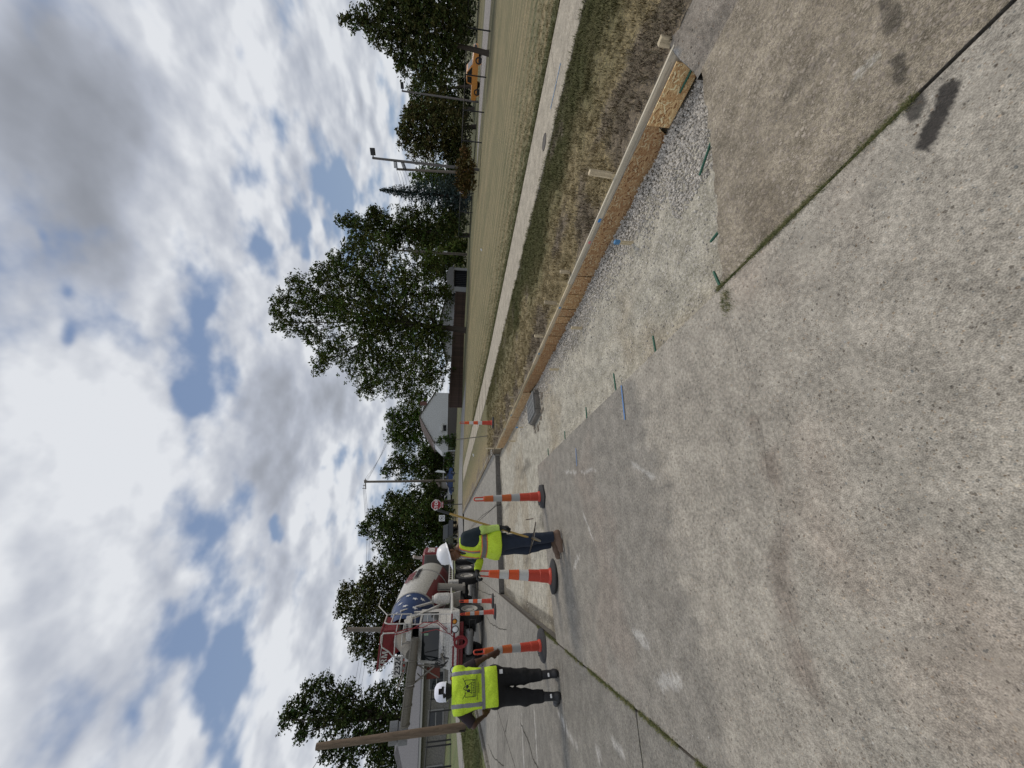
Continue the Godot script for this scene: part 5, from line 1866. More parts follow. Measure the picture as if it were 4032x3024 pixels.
	for e: Array in [[-0.09, 0.065, 0.09, 0.065], [-0.09, -0.075, 0.09, -0.075], [-0.09, -0.075, -0.09, 0.065], [0.09, -0.075, 0.09, 0.065], [-0.05, -0.02, -0.02, 0.05], [-0.02, 0.05, 0.03, 0.03], [0.03, 0.03, 0.06, -0.02], [-0.11, 0.10, -0.04, 0.05], [0.04, 0.05, 0.12, 0.095], [-0.06, -0.02, 0.065, -0.02], [-0.02, 0.05, 0.0, 0.09], [0.0, 0.09, 0.03, 0.06]]:
		em.beam(Vector3(e[0], e[1], z), Vector3(e[2], e[3], z), 0.007, 0.006, Vector3.BACK)
	em.ball(Vector3(0.02, 0.035, 0), Vector3(0.022, 0.02, 0.006), 8, 4)
	em.ball(Vector3(-0.025, 0.02, 0), Vector3(0.018, 0.026, 0.006), 8, 4)
	part(vo, "emblem", em, ink)
	lettering(vo, "printed_text", "DETROIT", 0.032, 0.004, ink, face * Transform3D(Basis(), Vector3(0, -0.052, 0)))
	lettering(vo, "printed_text", "Construction & Demolition", 0.015, 0.004, ink, face * Transform3D(Basis(), Vector3(0, -0.095, 0)))
	lettering(vo, "printed_text", "Department", 0.015, 0.004, ink, face * Transform3D(Basis(), Vector3(0, -0.116, 0)))
	var pants := MB.new()
	flesh(pants, [[Vector3(-0.10, 0.92, 0), Vector3(0.10, 0.92, 0), 0.15, 0.15, 1.1], [Vector3(0.1, 0.88, 0), Vector3(0.085, 0.49, -0.02), 0.115, 0.088], [Vector3(0.085, 0.49, -0.02), Vector3(0.07, 0.14, 0.03), 0.088, 0.06], [Vector3(-0.11, 0.88, 0), Vector3(-0.15, 0.49, -0.02), 0.115, 0.088], [Vector3(-0.15, 0.49, -0.02), Vector3(-0.165, 0.14, 0.03), 0.088, 0.06]], 0.015, 0.03, 0.004, func(p: Vector3) -> float: return maxf(0.24 - p.y, p.y - 0.98), 0.016, 5.0)
	part(t, "trousers", pants, black)
	var tagm := MB.new()
	tagm.xf = Transform3D(Basis(Vector3.UP, 0.3), Vector3(0.155, 0.83, 0.125))
	tagm.box(Vector3(-0.028, -0.022, -0.004), Vector3(0.022, 0.022, 0.004))
	part(t, "paper_slip", tagm, mt(0.7, 0.7, 0.7, 0.8))
	for e: Array in [[0.07, 0.03, -0.02], [-0.165, 0.03, 0.1]]:
		var shm := MB.new()
		var toe := Vector3(e[0] - e[2], 0, -0.20)
		shoe(shm, Vector3(e[0], 0, 0.10), toe, 1.0, 0.14, Vector3(e[0], 0.12, e[1]))
		var so := part(t, "shoe", shm, mt(0.014, 0.014, 0.016, 0.6))
		var strp := MB.new()
		strp.xf = Transform3D(Basis(), Vector3(e[0], 0.15, 0.078))
		strp.box(Vector3(-0.03, -0.012, 0.0), Vector3(0.015, 0.012, 0.016), 0.004)
		part(so, "stripe", strp, mt(0.75, 0.75, 0.75, 0.5))

# ---------------------------------------------------------------- concrete mixer truck (discharges over its cab); z forward, x its left
func wheel(t: Node3D, x: float, y: float, z: float, r: float, w: float, side: float) -> void:
	var m := MB.new()
	m.xf = Transform3D(Basis(Vector3(0, 0, 1), PI / 2 * -side), Vector3(x, y, z))
	var h := w / 2
	m.lathe([Vector2(r * 0.55, -h), Vector2(r * 0.62, -h), Vector2(r * 0.93, -h), Vector2(r * 0.985, -h * 0.85), Vector2(r, -h * 0.6), Vector2(r, h * 0.6), Vector2(r * 0.985, h * 0.85), Vector2(r * 0.93, h), Vector2(r * 0.62, h), Vector2(r * 0.56, h * 0.75), Vector2(r * 0.55, -h)], 36)
	for k in 30:                       # tread blocks
		var a := TAU * k / 30
		var keep := m.xf
		m.xf = m.xf * Transform3D(Basis(Vector3.UP, a), Vector3.ZERO)
		m.box(Vector3(r - 0.01, -h * 0.9, -0.03), Vector3(r + 0.012, -h * 0.1, 0.03))
		m.box(Vector3(r - 0.01, h * 0.1, -0.03), Vector3(r + 0.012, h * 0.9, 0.03))
		m.xf = keep
	var o := part(t, "wheel", m, M.rubber)
	var rim := MB.new()
	rim.xf = Transform3D(Basis(Vector3(0, 0, 1), PI / 2 * -side), Vector3(x, y, z))
	rim.lathe([Vector2(r * 0.56, h * 0.7), Vector2(r * 0.60, h * 0.98), Vector2(r * 0.55, h * 1.0), Vector2(r * 0.50, h * 0.55), Vector2(r * 0.26, h * 0.45), Vector2(r * 0.22, h * 0.8), Vector2(0, h * 0.85)], 28)
	part(o, "rim", rim, M.t_rim)
	for k in 10:
		var a := TAU * k / 10
		var hole := MB.new()
		hole.xf = rim.xf
		hole.ball(Vector3(cos(a) * r * 0.40, h * 0.53, sin(a) * r * 0.40), Vector3(r * 0.055, 0.012, r * 0.055), 8, 4)
		part(o, "hand_hole", hole, M.dark)

func build_mixer() -> void:
	M.t_rim = grainy(mt(0.52, 0.50, 0.46, 0.7), M.t_mot, 3.0)
	var white := grainy(mt(0.66, 0.65, 0.62, 0.5), M.t_mot, 0.8)
	var red := grainy(mt(0.22, 0.012, 0.018, 0.45), M.t_mot, 0.8)
	var gray := grainy(mt(0.27, 0.255, 0.225, 0.85), M.t_mot, 1.6, M.t_mot_n, 0.5)
	var dark := grainy(mt(0.03, 0.03, 0.03, 0.7), M.t_mot, 2.0)
	var chrome := mt(0.6, 0.6, 0.6, 0.15, 1.0)
	var amber := mt(0.65, 0.25, 0.02, 0.25)
	var ink := mt(0.015, 0.015, 0.02, 0.6)
	var navy := mt(0.02, 0.045, 0.13, 0.45)
	var t := thing("mixer_truck", "front-discharge concrete mixer truck with white drum and red hopper", "truck", Vector3(-3.2, 0.14, -19.1), deg_to_rad(-12.5))
	t.basis = Basis(Vector3.UP, deg_to_rad(-12.5)) * Basis(Vector3(0, 0, 1), -0.022)
	var m := MB.new()
	m.box(Vector3(-0.5, 0.72, -9.9), Vector3(-0.34, 1.05, 1.0)); m.box(Vector3(0.34, 0.72, -9.9), Vector3(0.5, 1.05, 1.0))
	for z: float in [-9.5, -7.0, -4.5, -2.0, 0.4]:
		m.box(Vector3(-0.34, 0.76, z - 0.12), Vector3(0.34, 1.0, z + 0.12))
	part(t, "frame", m, dark)
	for e: Array in [[0.74, 0.0, 0.58, 0.44], [1.12, -3.6, 0.55, 0.32], [1.12, -5.1, 0.55, 0.32], [1.12, -7.2, 0.55, 0.32]]:
		wheel(t, e[0], e[2], e[1], e[2], e[3], 1.0)
		wheel(t, -e[0], e[2], e[1], e[2], e[3], -1.0)
	m = MB.new()
	for z: float in [0.0, -3.6, -5.1, -7.2]:
		m.tube([Vector3(-0.8, 0.56, z), Vector3(0.8, 0.56, z)], [0.09], 10)
		m.ball(Vector3(0, 0.56, z), Vector3(0.26, 0.22, 0.22), 12, 8)
	part(t, "axle", m, dark)
	# bumper with dark red stripes
	m = MB.new()
	m.box(Vector3(-1.32, 1.02, 1.1), Vector3(1.32, 1.38, 1.34), 0.03)
	var bumper := part(t, "bumper", m, white)
	for e: Array in [[-1.25, 0.12, 1.20, 1.27], [0.30, 0.62, 1.18, 1.26], [-1.28, 0.45, 1.03, 1.10], [0.55, 1.26, 1.30, 1.36]]:
		m = MB.new()
		m.box(Vector3(e[0], e[2], 1.335), Vector3(e[1], e[3], 1.346))
		part(bumper, "stripe", m, red)
	m = MB.new()
	m.box(Vector3(-1.0, 0.86, 1.02), Vector3(0.85, 1.02, 1.18), 0.02)
	part(bumper, "valance", m, red)
	for s: float in [-1.0, 1.0]:
		for e: Array in [[0.70, 1.19, 0.115, chrome, 0], [0.98, 1.22, 0.085, amber, 1]]:
			m = MB.new()
			m.xf = Transform3D(Basis(Vector3(1, 0, 0), PI / 2), Vector3(e[0] * s, e[1], 1.33))
			m.lathe([Vector2(e[2] * 1.15, -0.02), Vector2(e[2] * 1.2, 0.02), Vector2(e[2], 0.04), Vector2(e[2] * 0.95, 0.015)], 20)
			var rim := part(t, "headlight" if e[4] == 0 else "indicator", m, dark)
			m = MB.new()
			m.xf = Transform3D(Basis(Vector3(1, 0, 0), PI / 2), Vector3(e[0] * s, e[1], 1.34))
			m.lathe([Vector2(e[2], 0.0), Vector2(e[2] * 0.7, 0.02), Vector2(0, 0.03)], 20, true)
			part(rim, "lens", m, mt(0.75, 0.77, 0.78, 0.1) if e[4] == 0 else amber)
	# cab
	m = MB.new()
	m.xf = Transform3D(Basis(Vector3(0, 0, 1), Vector3(0, 1, 0), Vector3(-1, 0, 0)), Vector3(0.72, 0, 0))     # outline in z and y, drawn out across
	m.prism(PackedVector2Array([Vector2(-0.8, 1.2), Vector2(1.08, 1.2), Vector2(1.08, 1.72), Vector2(0.94, 1.78), Vector2(0.82, 2.48), Vector2(0.74, 2.6), Vector2(-0.8, 2.6)]), 0.0, 1.36)
	var cab := part(t, "cab", m, white)
	m = MB.new()
	m.quad(Vector3(-0.55, 1.80, 0.955), Vector3(0.63, 1.80, 0.955), Vector3(0.60, 2.46, 0.842), Vector3(-0.52, 2.46, 0.842))
	part(cab, "windscreen", m, M.glass)
	m = MB.new()
	m.box(Vector3(0.715, 1.9, -0.35), Vector3(0.726, 2.48, 0.55))
	var sw := part(cab, "window", m, M.glass)
	m = MB.new()
	for e: Array in [[1.86, 1.9], [2.48, 2.52]]:
		m.box(Vector3(0.715, e[0], -0.4), Vector3(0.735, e[1], 0.6))
	m.box(Vector3(0.715, 1.9, -0.4), Vector3(0.735, 2.48, -0.35)); m.box(Vector3(0.715, 1.9, 0.55), Vector3(0.735, 2.48, 0.6))
	part(sw, "frame", m, dark)
	m = MB.new()
	m.tube([Vector3(-0.15, 1.82, 0.965), Vector3(-0.25, 2.3, 0.885)], [0.012], 6)
	part(cab, "wiper", m, dark)
	m = MB.new()
	m.box(Vector3(0.36, 2.22, 0.89), Vector3(0.44, 2.38, 0.90))
	part(cab, "sticker", m, mt(0.28, 0.42, 0.30, 0.6))
	# ribbed white nose panels
	m = MB.new()
	for e: Array in [[-0.72, -0.36], [-0.3, 0.86]]:
		var x0: float = e[0]
		var x1: float = e[1]
		m.quad(Vector3(x0, 1.38, 1.3), Vector3(x1, 1.38, 1.3), Vector3(x1 - 0.06, 1.66, 1.2), Vector3(x0 + 0.06, 1.66, 1.2))
		m.quad(Vector3(x0 + 0.06, 1.66, 1.2), Vector3(x1 - 0.06, 1.66, 1.2), Vector3(x1 - 0.08, 1.78, 1.0), Vector3(x0 + 0.08, 1.78, 1.0))
		m.quad(Vector3(x0, 1.38, 1.3), Vector3(x0 + 0.06, 1.66, 1.2), Vector3(x0 + 0.08, 1.78, 1.0), Vector3(x0, 1.38, 1.0))
		m.quad(Vector3(x1, 1.38, 1.3), Vector3(x1 - 0.06, 1.66, 1.2), Vector3(x1 - 0.08, 1.78, 1.0), Vector3(x1, 1.38, 1.0))
	for k in 4:
		m.box(Vector3(-0.2, 1.42 + k * 0.07, 1.24), Vector3(0.75, 1.445 + k * 0.07, 1.305 - k * 0.025))
	part(t, "nose_panel", m, white)
	lettering(t, "number", "2324", 0.14, 0.01, ink, Transform3D(Basis(Vector3(1, 0, 0), -0.35), Vector3(-0.12, 1.60, 1.235)))
	# mudguards
	for s: float in [-1.0, 1.0]:
		m = MB.new()
		m.box(Vector3(minf(0.5 * s, 1.3 * s), 1.27, -0.95), Vector3(maxf(0.5 * s, 1.3 * s), 1.36, 1.12), 0.02)
		m.beam(Vector3(0.9 * s, 1.30, -0.9), Vector3(0.9 * s, 0.95, -1.15), 0.8, 0.04)
		m.beam(Vector3(0.92 * s, 1.30, 0.85), Vector3(0.92 * s, 1.05, 1.1), 0.78, 0.04)
		part(t, "mudguard", m, white)
	# side deck, tank, hose, spare chute, folding ladder
	m = MB.new()
	m.box(Vector3(0.55, 1.32, -2.6), Vector3(1.28, 1.38, -0.85), 0.01)
	part(t, "side_deck", m, white)
	m = MB.new()
	m.xf = Transform3D(Basis(), Vector3(1.05, 1.38, -1.05))
	m.lathe([Vector2(0.02, 0), Vector2(0.19, 0.02), Vector2(0.22, 0.1), Vector2(0.22, 0.58), Vector2(0.17, 0.7), Vector2(0.12, 0.74), Vector2(0.12, 0.82), Vector2(0, 0.82)], 24)
	part(t, "water_tank", m, white)
	m = MB.new()
	m.tube([Vector3(1.30, 1.42, -1.4), Vector3(1.32, 1.95, -1.4), Vector3(1.32, 1.98, -1.8), Vector3(1.32, 1.5, -2.1)], [0.018], 6)
	part(t, "grab_rail", m, dark)
	m = MB.new()
	var half := []
	for k in 11:
		var a := PI * k / 10.0
		half.append(Vector2(cos(a) * 0.25, sin(a) * 0.22))
	for k in 10:
		var a: Vector2 = half[k]
		var b: Vector2 = half[k + 1]
		m.quad(Vector3(1.12 + a.y, 0.82, -1.95 + a.x), Vector3(1.12 + b.y, 0.82, -1.95 + b.x), Vector3(1.18 + b.y * 1.1, 1.98, -1.95 + b.x * 1.1), Vector3(1.18 + a.y * 1.1, 1.98, -1.95 + a.x * 1.1))
		m.quad(Vector3(1.13 + a.y * 1.05, 1.9, -1.95 + a.x * 1.12), Vector3(1.13 + b.y * 1.05, 1.9, -1.95 + b.x * 1.12), Vector3(1.2 + b.y * 1.18, 1.99, -1.95 + b.x * 1.18), Vector3(1.2 + a.y * 1.18, 1.99, -1.95 + a.x * 1.18))
	m.box(Vector3(1.0, 0.7, -2.2), Vector3(1.35, 0.82, -1.7), 0.02)
	part(t, "spare_chute", m, gray)
	m = MB.new()
	for y: float in [1.28, 1.46]:
		m.tube([Vector3(1.28, y, -2.6), Vector3(1.30, y - 0.02, -7.6)], [0.025], 6)
	for k in 14:
		m.tube([Vector3(1.28, 1.28, -2.9 - k * 0.34), Vector3(1.29, 1.46, -2.9 - k * 0.34)], [0.018], 6)
	m.box(Vector3(1.1, 1.0, -2.75), Vector3(1.34, 1.5, -2.45), 0.02)
	part(t, "folded_ladder", m, white)
	m = MB.new()
	m.box(Vector3(0.7, 1.2, -8.2), Vector3(1.25, 1.24, -3.0), 0.01)
	part(t, "rear_mudguard", m, dark)
	m = MB.new()
	for k in 9:
		var pts := []
		for i in 25:
			var a := TAU * i / 24.0
			pts.append(Vector3(0.25 + cos(a) * (0.13 + 0.012 * k), 0.98 + sin(a) * (0.20 + 0.008 * k) - 0.01 * (k % 3), 1.36 + 0.012 * (k % 4)))
		m.tube(pts, [0.014], 6)
	m.tube([Vector3(0.4, 1.2, 1.37), Vector3(0.55, 1.4, 1.33), Vector3(0.62, 1.9, 1.05), Vector3(0.5, 2.5, 1.0)], [0.014], 6)
	part(t, "coiled_hose", m, mt(0.24, 0.025, 0.03, 0.7))
	m = MB.new()
	m.xf = Transform3D(Basis(Vector3(0, 0, 1), PI / 2), Vector3(0.08, 0.62, 0.95))
	m.lathe([Vector2(0, -0.45), Vector2(0.14, -0.42), Vector2(0.17, -0.35), Vector2(0.17, 0.35), Vector2(0.14, 0.42), Vector2(0, 0.45)], 20, true)
	part(t, "air_tank", m, grainy(mt(0.30, 0.30, 0.30, 0.45, 0.4), M.t_mot, 2.0))
	m = MB.new()
	m.box(Vector3(-0.9, 0.35, 0.5), Vector3(-0.45, 0.9, 1.0), 0.03)
	m.tube([Vector3(0.45, 0.38, 1.05), Vector3(0.9, 0.38, 1.05), Vector3(0.9, 0.62, 1.05), Vector3(0.45, 0.62, 1.05)], [0.02], 6)
	part(t, "step", m, dark)
	# platform over the cab, rails and ladder
	m = MB.new()
	m.box(Vector3(-0.45, 2.90, 0.1), Vector3(0.85, 2.94, 1.05)); m.box(Vector3(-0.45, 2.86, 1.0), Vector3(0.62, 3.06, 1.06), 0.01)
	m.box(Vector3(0.60, 2.6, -0.7), Vector3(0.70, 2.92, -0.6)); m.box(Vector3(-0.6, 2.6, -0.7), Vector3(-0.5, 2.92, -0.6))
	m.box(Vector3(0.62, 2.94, 0.2), Vector3(0.86, 3.14, 1.04), 0.01)
	var plat := part(t, "platform", m, white)
	lettering(plat, "number", "2324", 0.09, 0.008, ink, Transform3D(Basis(), Vector3(0.74, 3.04, 1.05)))
	for e: Array in [
		[Vector3(0.88, 2.9, 1.05), Vector3(0.9, 3.75, 1.05), Vector3(0.92, 3.9, 0.95), Vector3(0.92, 3.92, 0.2), Vector3(0.9, 3.8, 0.1), Vector3(0.88, 2.95, 0.1)],
		[Vector3(0.58, 2.95, 1.05), Vector3(0.58, 3.9, 1.05), Vector3(0.50, 3.98, 1.05), Vector3(0.28, 3.98, 1.05), Vector3(0.10, 3.93, 1.05), Vector3(-0.05, 3.68, 1.05), Vector3(-0.25, 3.5, 1.05), Vector3(-0.28, 2.95, 1.05)],
		[Vector3(0.58, 3.46, 1.05), Vector3(-0.26, 3.46, 1.05)], [Vector3(0.58, 3.2, 1.05), Vector3(-0.27, 3.2, 1.05)], [Vector3(0.9, 3.4, 1.05), Vector3(0.58, 3.44, 1.05)], [Vector3(0.9, 3.15, 1.05), Vector3(0.58, 3.18, 1.05)], [Vector3(0.92, 3.65, 1.0), Vector3(0.92, 3.65, 0.15)], [Vector3(0.92, 3.35, 1.0), Vector3(0.9, 3.35, 0.15)]]:
		m = MB.new()
		m.tube(e, [0.024], 6)
		part(plat, "rail", m, white)
	m = MB.new()
	for x: float in [0.80, 1.14]:
		m.tube([Vector3(x, 2.95, 0.95), Vector3(x + 0.02, 2.4, 1.0), Vector3(x + 0.05, 1.4, 1.15)], [0.022], 6)
	for k in 6:
		m.tube([Vector3(0.80, 2.75 - k * 0.24, 0.97 + k * 0.025), Vector3(1.16, 2.75 - k * 0.24, 0.97 + k * 0.025)], [0.016], 6)
	part(t, "ladder", m, white)
	m = MB.new()
	for x: float in [0.75, -0.75]:
		m.beam(Vector3(x, 1.4, -1.6), Vector3(x * 0.92, 3.2, 0.3), 0.09, 0.09)
		m.beam(Vector3(x, 1.2, -2.2), Vector3(x * 0.95, 3.5, -0.7), 0.08, 0.08)
	part(t, "drum_stand", m, white)
	# hopper
	m = MB.new()
	var top := [Vector3(-0.92, 4.14, 0.55), Vector3(0.48, 4.06, 0.55), Vector3(0.55, 4.06, -0.7), Vector3(-0.85, 4.14, -0.7)]
	var low := [Vector3(-0.30, 3.28, 0.35), Vector3(0.46, 3.44, 0.45), Vector3(0.46, 3.44, -0.5), Vector3(-0.30, 3.28, -0.4)]
	for k in 4:
		m.quad(top[k], top[(k + 1) % 4], low[(k + 1) % 4], low[k])
	for k in 4:
		m.beam(top[k], top[(k + 1) % 4], 0.05, 0.05)
	var hopper := part(t, "hopper", m, red)
	m = MB.new()
	m.quad(low[0], low[1], low[2], low[3])
	part(hopper, "throat", m, gray)
	m = MB.new()
	m.beam(Vector3(-0.8, 4.06, 0.56), Vector3(0.45, 3.99, 0.57), 0.03, 0.02)
	part(hopper, "stripe", m, white)
	lettering(hopper, "maker_mark", "SRM", 0.22, 0.01, white, Transform3D(Basis(Vector3(0, 0, 1), -0.12) * Basis(Vector3(1, 0, 0), 0.15), Vector3(-0.56, 3.90, 0.545)))
	m = MB.new()
	m.prism(PackedVector2Array([Vector2(-0.92, 3.16), Vector2(-0.28, 3.16), Vector2(-0.28, 3.46), Vector2(-1.0, 3.46)]), 0.98, 1.02)
	var plate := part(t, "number_plate", m, white)
	lettering(plate, "number", "2324", 0.21, 0.01, ink, Transform3D(Basis(), Vector3(-0.58, 3.31, 1.025)))
	m = MB.new()
	m.box(Vector3(-0.85, 2.98, 0.96), Vector3(-0.26, 3.15, 1.0))
	var lampbar := part(t, "lamp_bar", m, gray)
	for k in 3:
		m = MB.new()
		m.ball(Vector3(-0.40 - k * 0.19, 3.08, 1.005), Vector3(0.05, 0.04, 0.025), 10, 6)
		part(lampbar, "marker_lamp", m, mt(0.30, 0.03, 0.02, 0.3))
	# chutes: a trough that swings out to the truck's right
	m = MB.new()
	var trough := func(a: Vector3, b: Vector3, r0: float, r1: float) -> void:
		var z := (b - a).normalized()
		var x := z.cross(Vector3.UP).normalized()
		var y := x.cross(z)
		for k in 12:
			var a0 := PI + PI * k / 12.0
			var a1 := PI + PI * (k + 1) / 12.0
			for s: float in [1.0, 0.93]:
				m.quad(a + (x * cos(a0) + y * sin(a0)) * r0 * s, a + (x * cos(a1) + y * sin(a1)) * r0 * s, b + (x * cos(a1) + y * sin(a1)) * r1 * s, b + (x * cos(a0) + y * sin(a0)) * r1 * s)
		for s: float in [-1.0, 1.0]:
			m.beam(a + x * r0 * 0.97 * s, b + x * r1 * 0.97 * s, 0.06, 0.05)
		for q: float in [0.04, 0.5, 0.96]:
			var pts := []
			for k in 13:
				var a0 := PI + PI * k / 12.0
				pts.append(a.lerp(b, q) + (x * cos(a0) + y * sin(a0)) * lerpf(r0, r1, q) * 1.03)
			m.tube(pts, [0.025], 6)
	trough.call(Vector3(0.42, 2.82, 1.15), Vector3(-0.95, 2.90, 1.55), 0.25, 0.30)
	trough.call(Vector3(-0.98, 2.92, 1.56), Vector3(-2.15, 2.98, 1.8), 0.29, 0.27)
	part(t, "chute", m, gray)
	m = MB.new()
	m.tube([Vector3(0.1, 3.3, 0.4), Vector3(0.0, 2.95, 0.95), Vector3(-0.1, 2.8, 1.2)], [0.32, 0.30, 0.25], 14)
	part(t, "collector", m, gray)
	m = MB.new()
	for e: Array in [[Vector3(-0.55, 1.85, 1.2), Vector3(-0.95, 2.6, 1.5), 0.03], [Vector3(-0.6, 1.4, 1.25), Vector3(-0.52, 2.6, 1.2), 0.025], [Vector3(-0.95, 1.75, 1.3), Vector3(-0.55, 2.5, 1.2), 0.022], [Vector3(-0.8, 2.55, 1.2), Vector3(-1.0, 2.35, 1.2), 0.02], [Vector3(-0.66, 3.0, 1.0), Vector3(-1.2, 3.25, 1.5), 0.03], [Vector3(-0.7, 1.4, 1.2), Vector3(-0.15, 1.7, 1.28), 0.03]]:
		m.tube([e[0], e[1]], [e[2]], 8)
	part(t, "chute_ram", m, gray)
	m = MB.new()
	for k in 4:
		m.tube([Vector3(-0.28 - 0.05 * k, 1.66, 1.3), Vector3(-0.32 - 0.06 * k, 1.85 + 0.03 * k, 1.34), Vector3(-0.42 - 0.05 * k, 1.9, 1.34), Vector3(-0.5 - 0.03 * k, 1.6, 1.33), Vector3(-0.4, 1.42, 1.3)], [0.014], 6)
	part(t, "hydraulic_hose", m, dark)
	for e: Array in [[0.60, -0.13], [0.52, 0.12]]:
		m = MB.new()
		m.tube([Vector3(e[0], 3.5, 1.1), Vector3(e[0] + 0.12, 3.0, 1.12), Vector3(e[0] + 0.3 + e[1], 2.4, 1.18), Vector3(e[0] + 0.4, 1.9, 1.22), Vector3(e[0] + 0.1, 1.5, 1.3)], [0.014], 6)
		part(t, "air_line", m, mt(0.26, 0.03, 0.035, 0.7))
	m = MB.new()
	m.tube([Vector3(0.9, 3.9, 0.2), Vector3(1.1, 4.35, -0.3), Vector3(1.25, 4.36, -0.9)], [0.02], 6)
	part(t, "mirror_arm", m, white)
	# drum: white shell with a dark red keel, blue nose with stars
	var ax0 := Vector3(-0.05, 3.30, -0.15)
	var ax1 := Vector3(0, 2.42, -7.5)
	var up := (ax0 - ax1).normalized()
	var db := Basis(Vector3(1, 0, 0), up, Vector3(1, 0, 0).cross(up))
	var prof := [Vector2(0.78, -0.02), Vector2(0.95, 0.05), Vector2(1.12, 0.6), Vector2(1.20, 1.3), Vector2(1.24, 2.1), Vector2(1.23, 2.8), Vector2(1.10, 4.4), Vector2(1.0, 5.3), Vector2(0.88, 6.2), Vector2(0.72, 7.2), Vector2(0.68, 7.4)]
	var shell := MB.new()
	var keel := MB.new()
	var nose := MB.new()
	for i in prof.size() - 1:
		var sub := 3
		for q in sub:
			var p: Vector2 = prof[i].lerp(prof[i + 1], float(q) / sub)
			var r: Vector2 = prof[i].lerp(prof[i + 1], float(q + 1) / sub)
			for k in 72:
				var a := TAU * (k + 0.5) / 72
				var target := shell
				if p.y >= 5.29: target = nose
				else:
					# the red field climbs towards the nose on the side seen here
					var low_ang := cos(a - PI / 2)        # +1 at the underside
					if low_ang > 0.60 - 0.10 * p.y / 5.0: target = keel
				target.xf = Transform3D(db, ax1)
				target.lathe([p, r], 1, false, TAU * k / 72, TAU * (k + 1) / 72)
	var dm := part(t, "drum", shell, grainy(mt(0.62, 0.61, 0.57, 0.4), M.t_mot, 0.5))
	part(dm, "red_field", keel, red)
	var nb := part(dm, "blue_nose", nose, navy)
	m = MB.new()
	m.xf = Transform3D(db, ax1)
	m.lathe([Vector2(0, -0.12), Vector2(0.5, -0.1), Vector2(0.78, -0.02)], 36)
	for y: float in [2.45, 5.28]:
		m.lathe([Vector2(1.2 if y < 3 else 1.0, y - 0.06), Vector2(1.26 if y < 3 else 1.035, y - 0.05), Vector2(1.26 if y < 3 else 1.035, y + 0.05), Vector2(1.2 if y < 3 else 1.0, y + 0.06)], 48)
	part(dm, "end_plate", m, grainy(mt(0.45, 0.44, 0.42, 0.5), M.t_mot, 0.8))
	var star := PackedVector2Array()
	for k in 10:
		var a := PI / 2 + TAU * k / 10
		star.append(Vector2(cos(a), sin(a)) * (0.13 if k % 2 == 0 else 0.055))
	for e: Array in [[5.25, -0.75], [5.25, -0.25], [5.55, 0.15], [5.75, -0.55], [6.0, -0.95], [6.15, -0.2], [6.25, 0.35], [6.5, -0.65], [5.4, 0.5]]:
		var rr := lerpf(1.0, 0.72, (e[0] + 0.3 - 5.3) / 1.9) + 0.012
		var a: float = e[1]
		var s := MB.new()
		var out := db * Vector3(cos(a), 0, sin(a))
		var yy := (up - out * up.dot(out)).normalized()
		s.xf = Transform3D(Basis(yy.cross(out), yy, out) * Basis(Vector3(0, 0, 1), -0.9), ax1 + up * (float(e[0]) + 0.3) + out * rr)
		s.prism(star, -0.01, 0.012)
		part(nb, "star", s, mt(0.75, 0.76, 0.78, 0.5))
	for e: Array in [["SRM", 0.46, 3.1, -0.56, 1.245, red], ["CONCRETE", 0.20, 3.0, -0.24, 1.245, ink]]:
		var a: float = e[3]
		var out := db * Vector3(cos(a), 0, sin(a))
		out = (out + up * 0.06).normalized()
		var xx := (-up + out * up.dot(out)).normalized()
		lettering(dm, "maker_mark", e[0], e[1], 0.02, e[5], Transform3D(Basis(xx, out.cross(xx), out), ax1 + up * float(e[2]) + (db * Vector3(cos(a), 0, sin(a))) * float(e[4])))
	# engine house at the rear
	m = MB.new()
	m.box(Vector3(-1.2, 1.3, -10.0), Vector3(1.34, 3.12, -8.3), 0.12)
	var eng := part(t, "engine_house", m, red)
	m = MB.new()
	m.box(Vector3(-1.1, 1.42, -8.3), Vector3(1.26, 3.0, -8.22), 0.02)
	for k in 14:
		m.box(Vector3(-1.0, 1.5 + k * 0.1, -8.22), Vector3(1.2, 1.53 + k * 0.1, -8.20))
	part(eng, "radiator_grille", m, grainy(mt(0.16, 0.155, 0.145, 0.8), M.t_mot, 2.0))
	lettering(eng, "maker_mark", "SRM", 0.42, 0.01, mt(0.7, 0.68, 0.66, 0.6), Transform3D(Basis(Vector3.UP, PI / 2), Vector3(1.346, 2.6, -9.15)))
	lettering(eng, "phone_number", "775-57", 0.16, 0.01, mt(0.7, 0.68, 0.66, 0.6), Transform3D(Basis(Vector3.UP, PI / 2), Vector3(1.346, 2.1, -9.15)))
	m = MB.new()
	m.tube([Vector3(1.0, 3.1, -8.6), Vector3(1.02, 3.4, -8.6), Vector3(1.08, 3.55, -8.5), Vector3(1.15, 3.68, -8.4)], [0.09, 0.09, 0.09, 0.09], 12)
	part(eng, "exhaust", m, grainy(mt(0.5, 0.46, 0.42, 0.6), M.t_mot, 2.0))

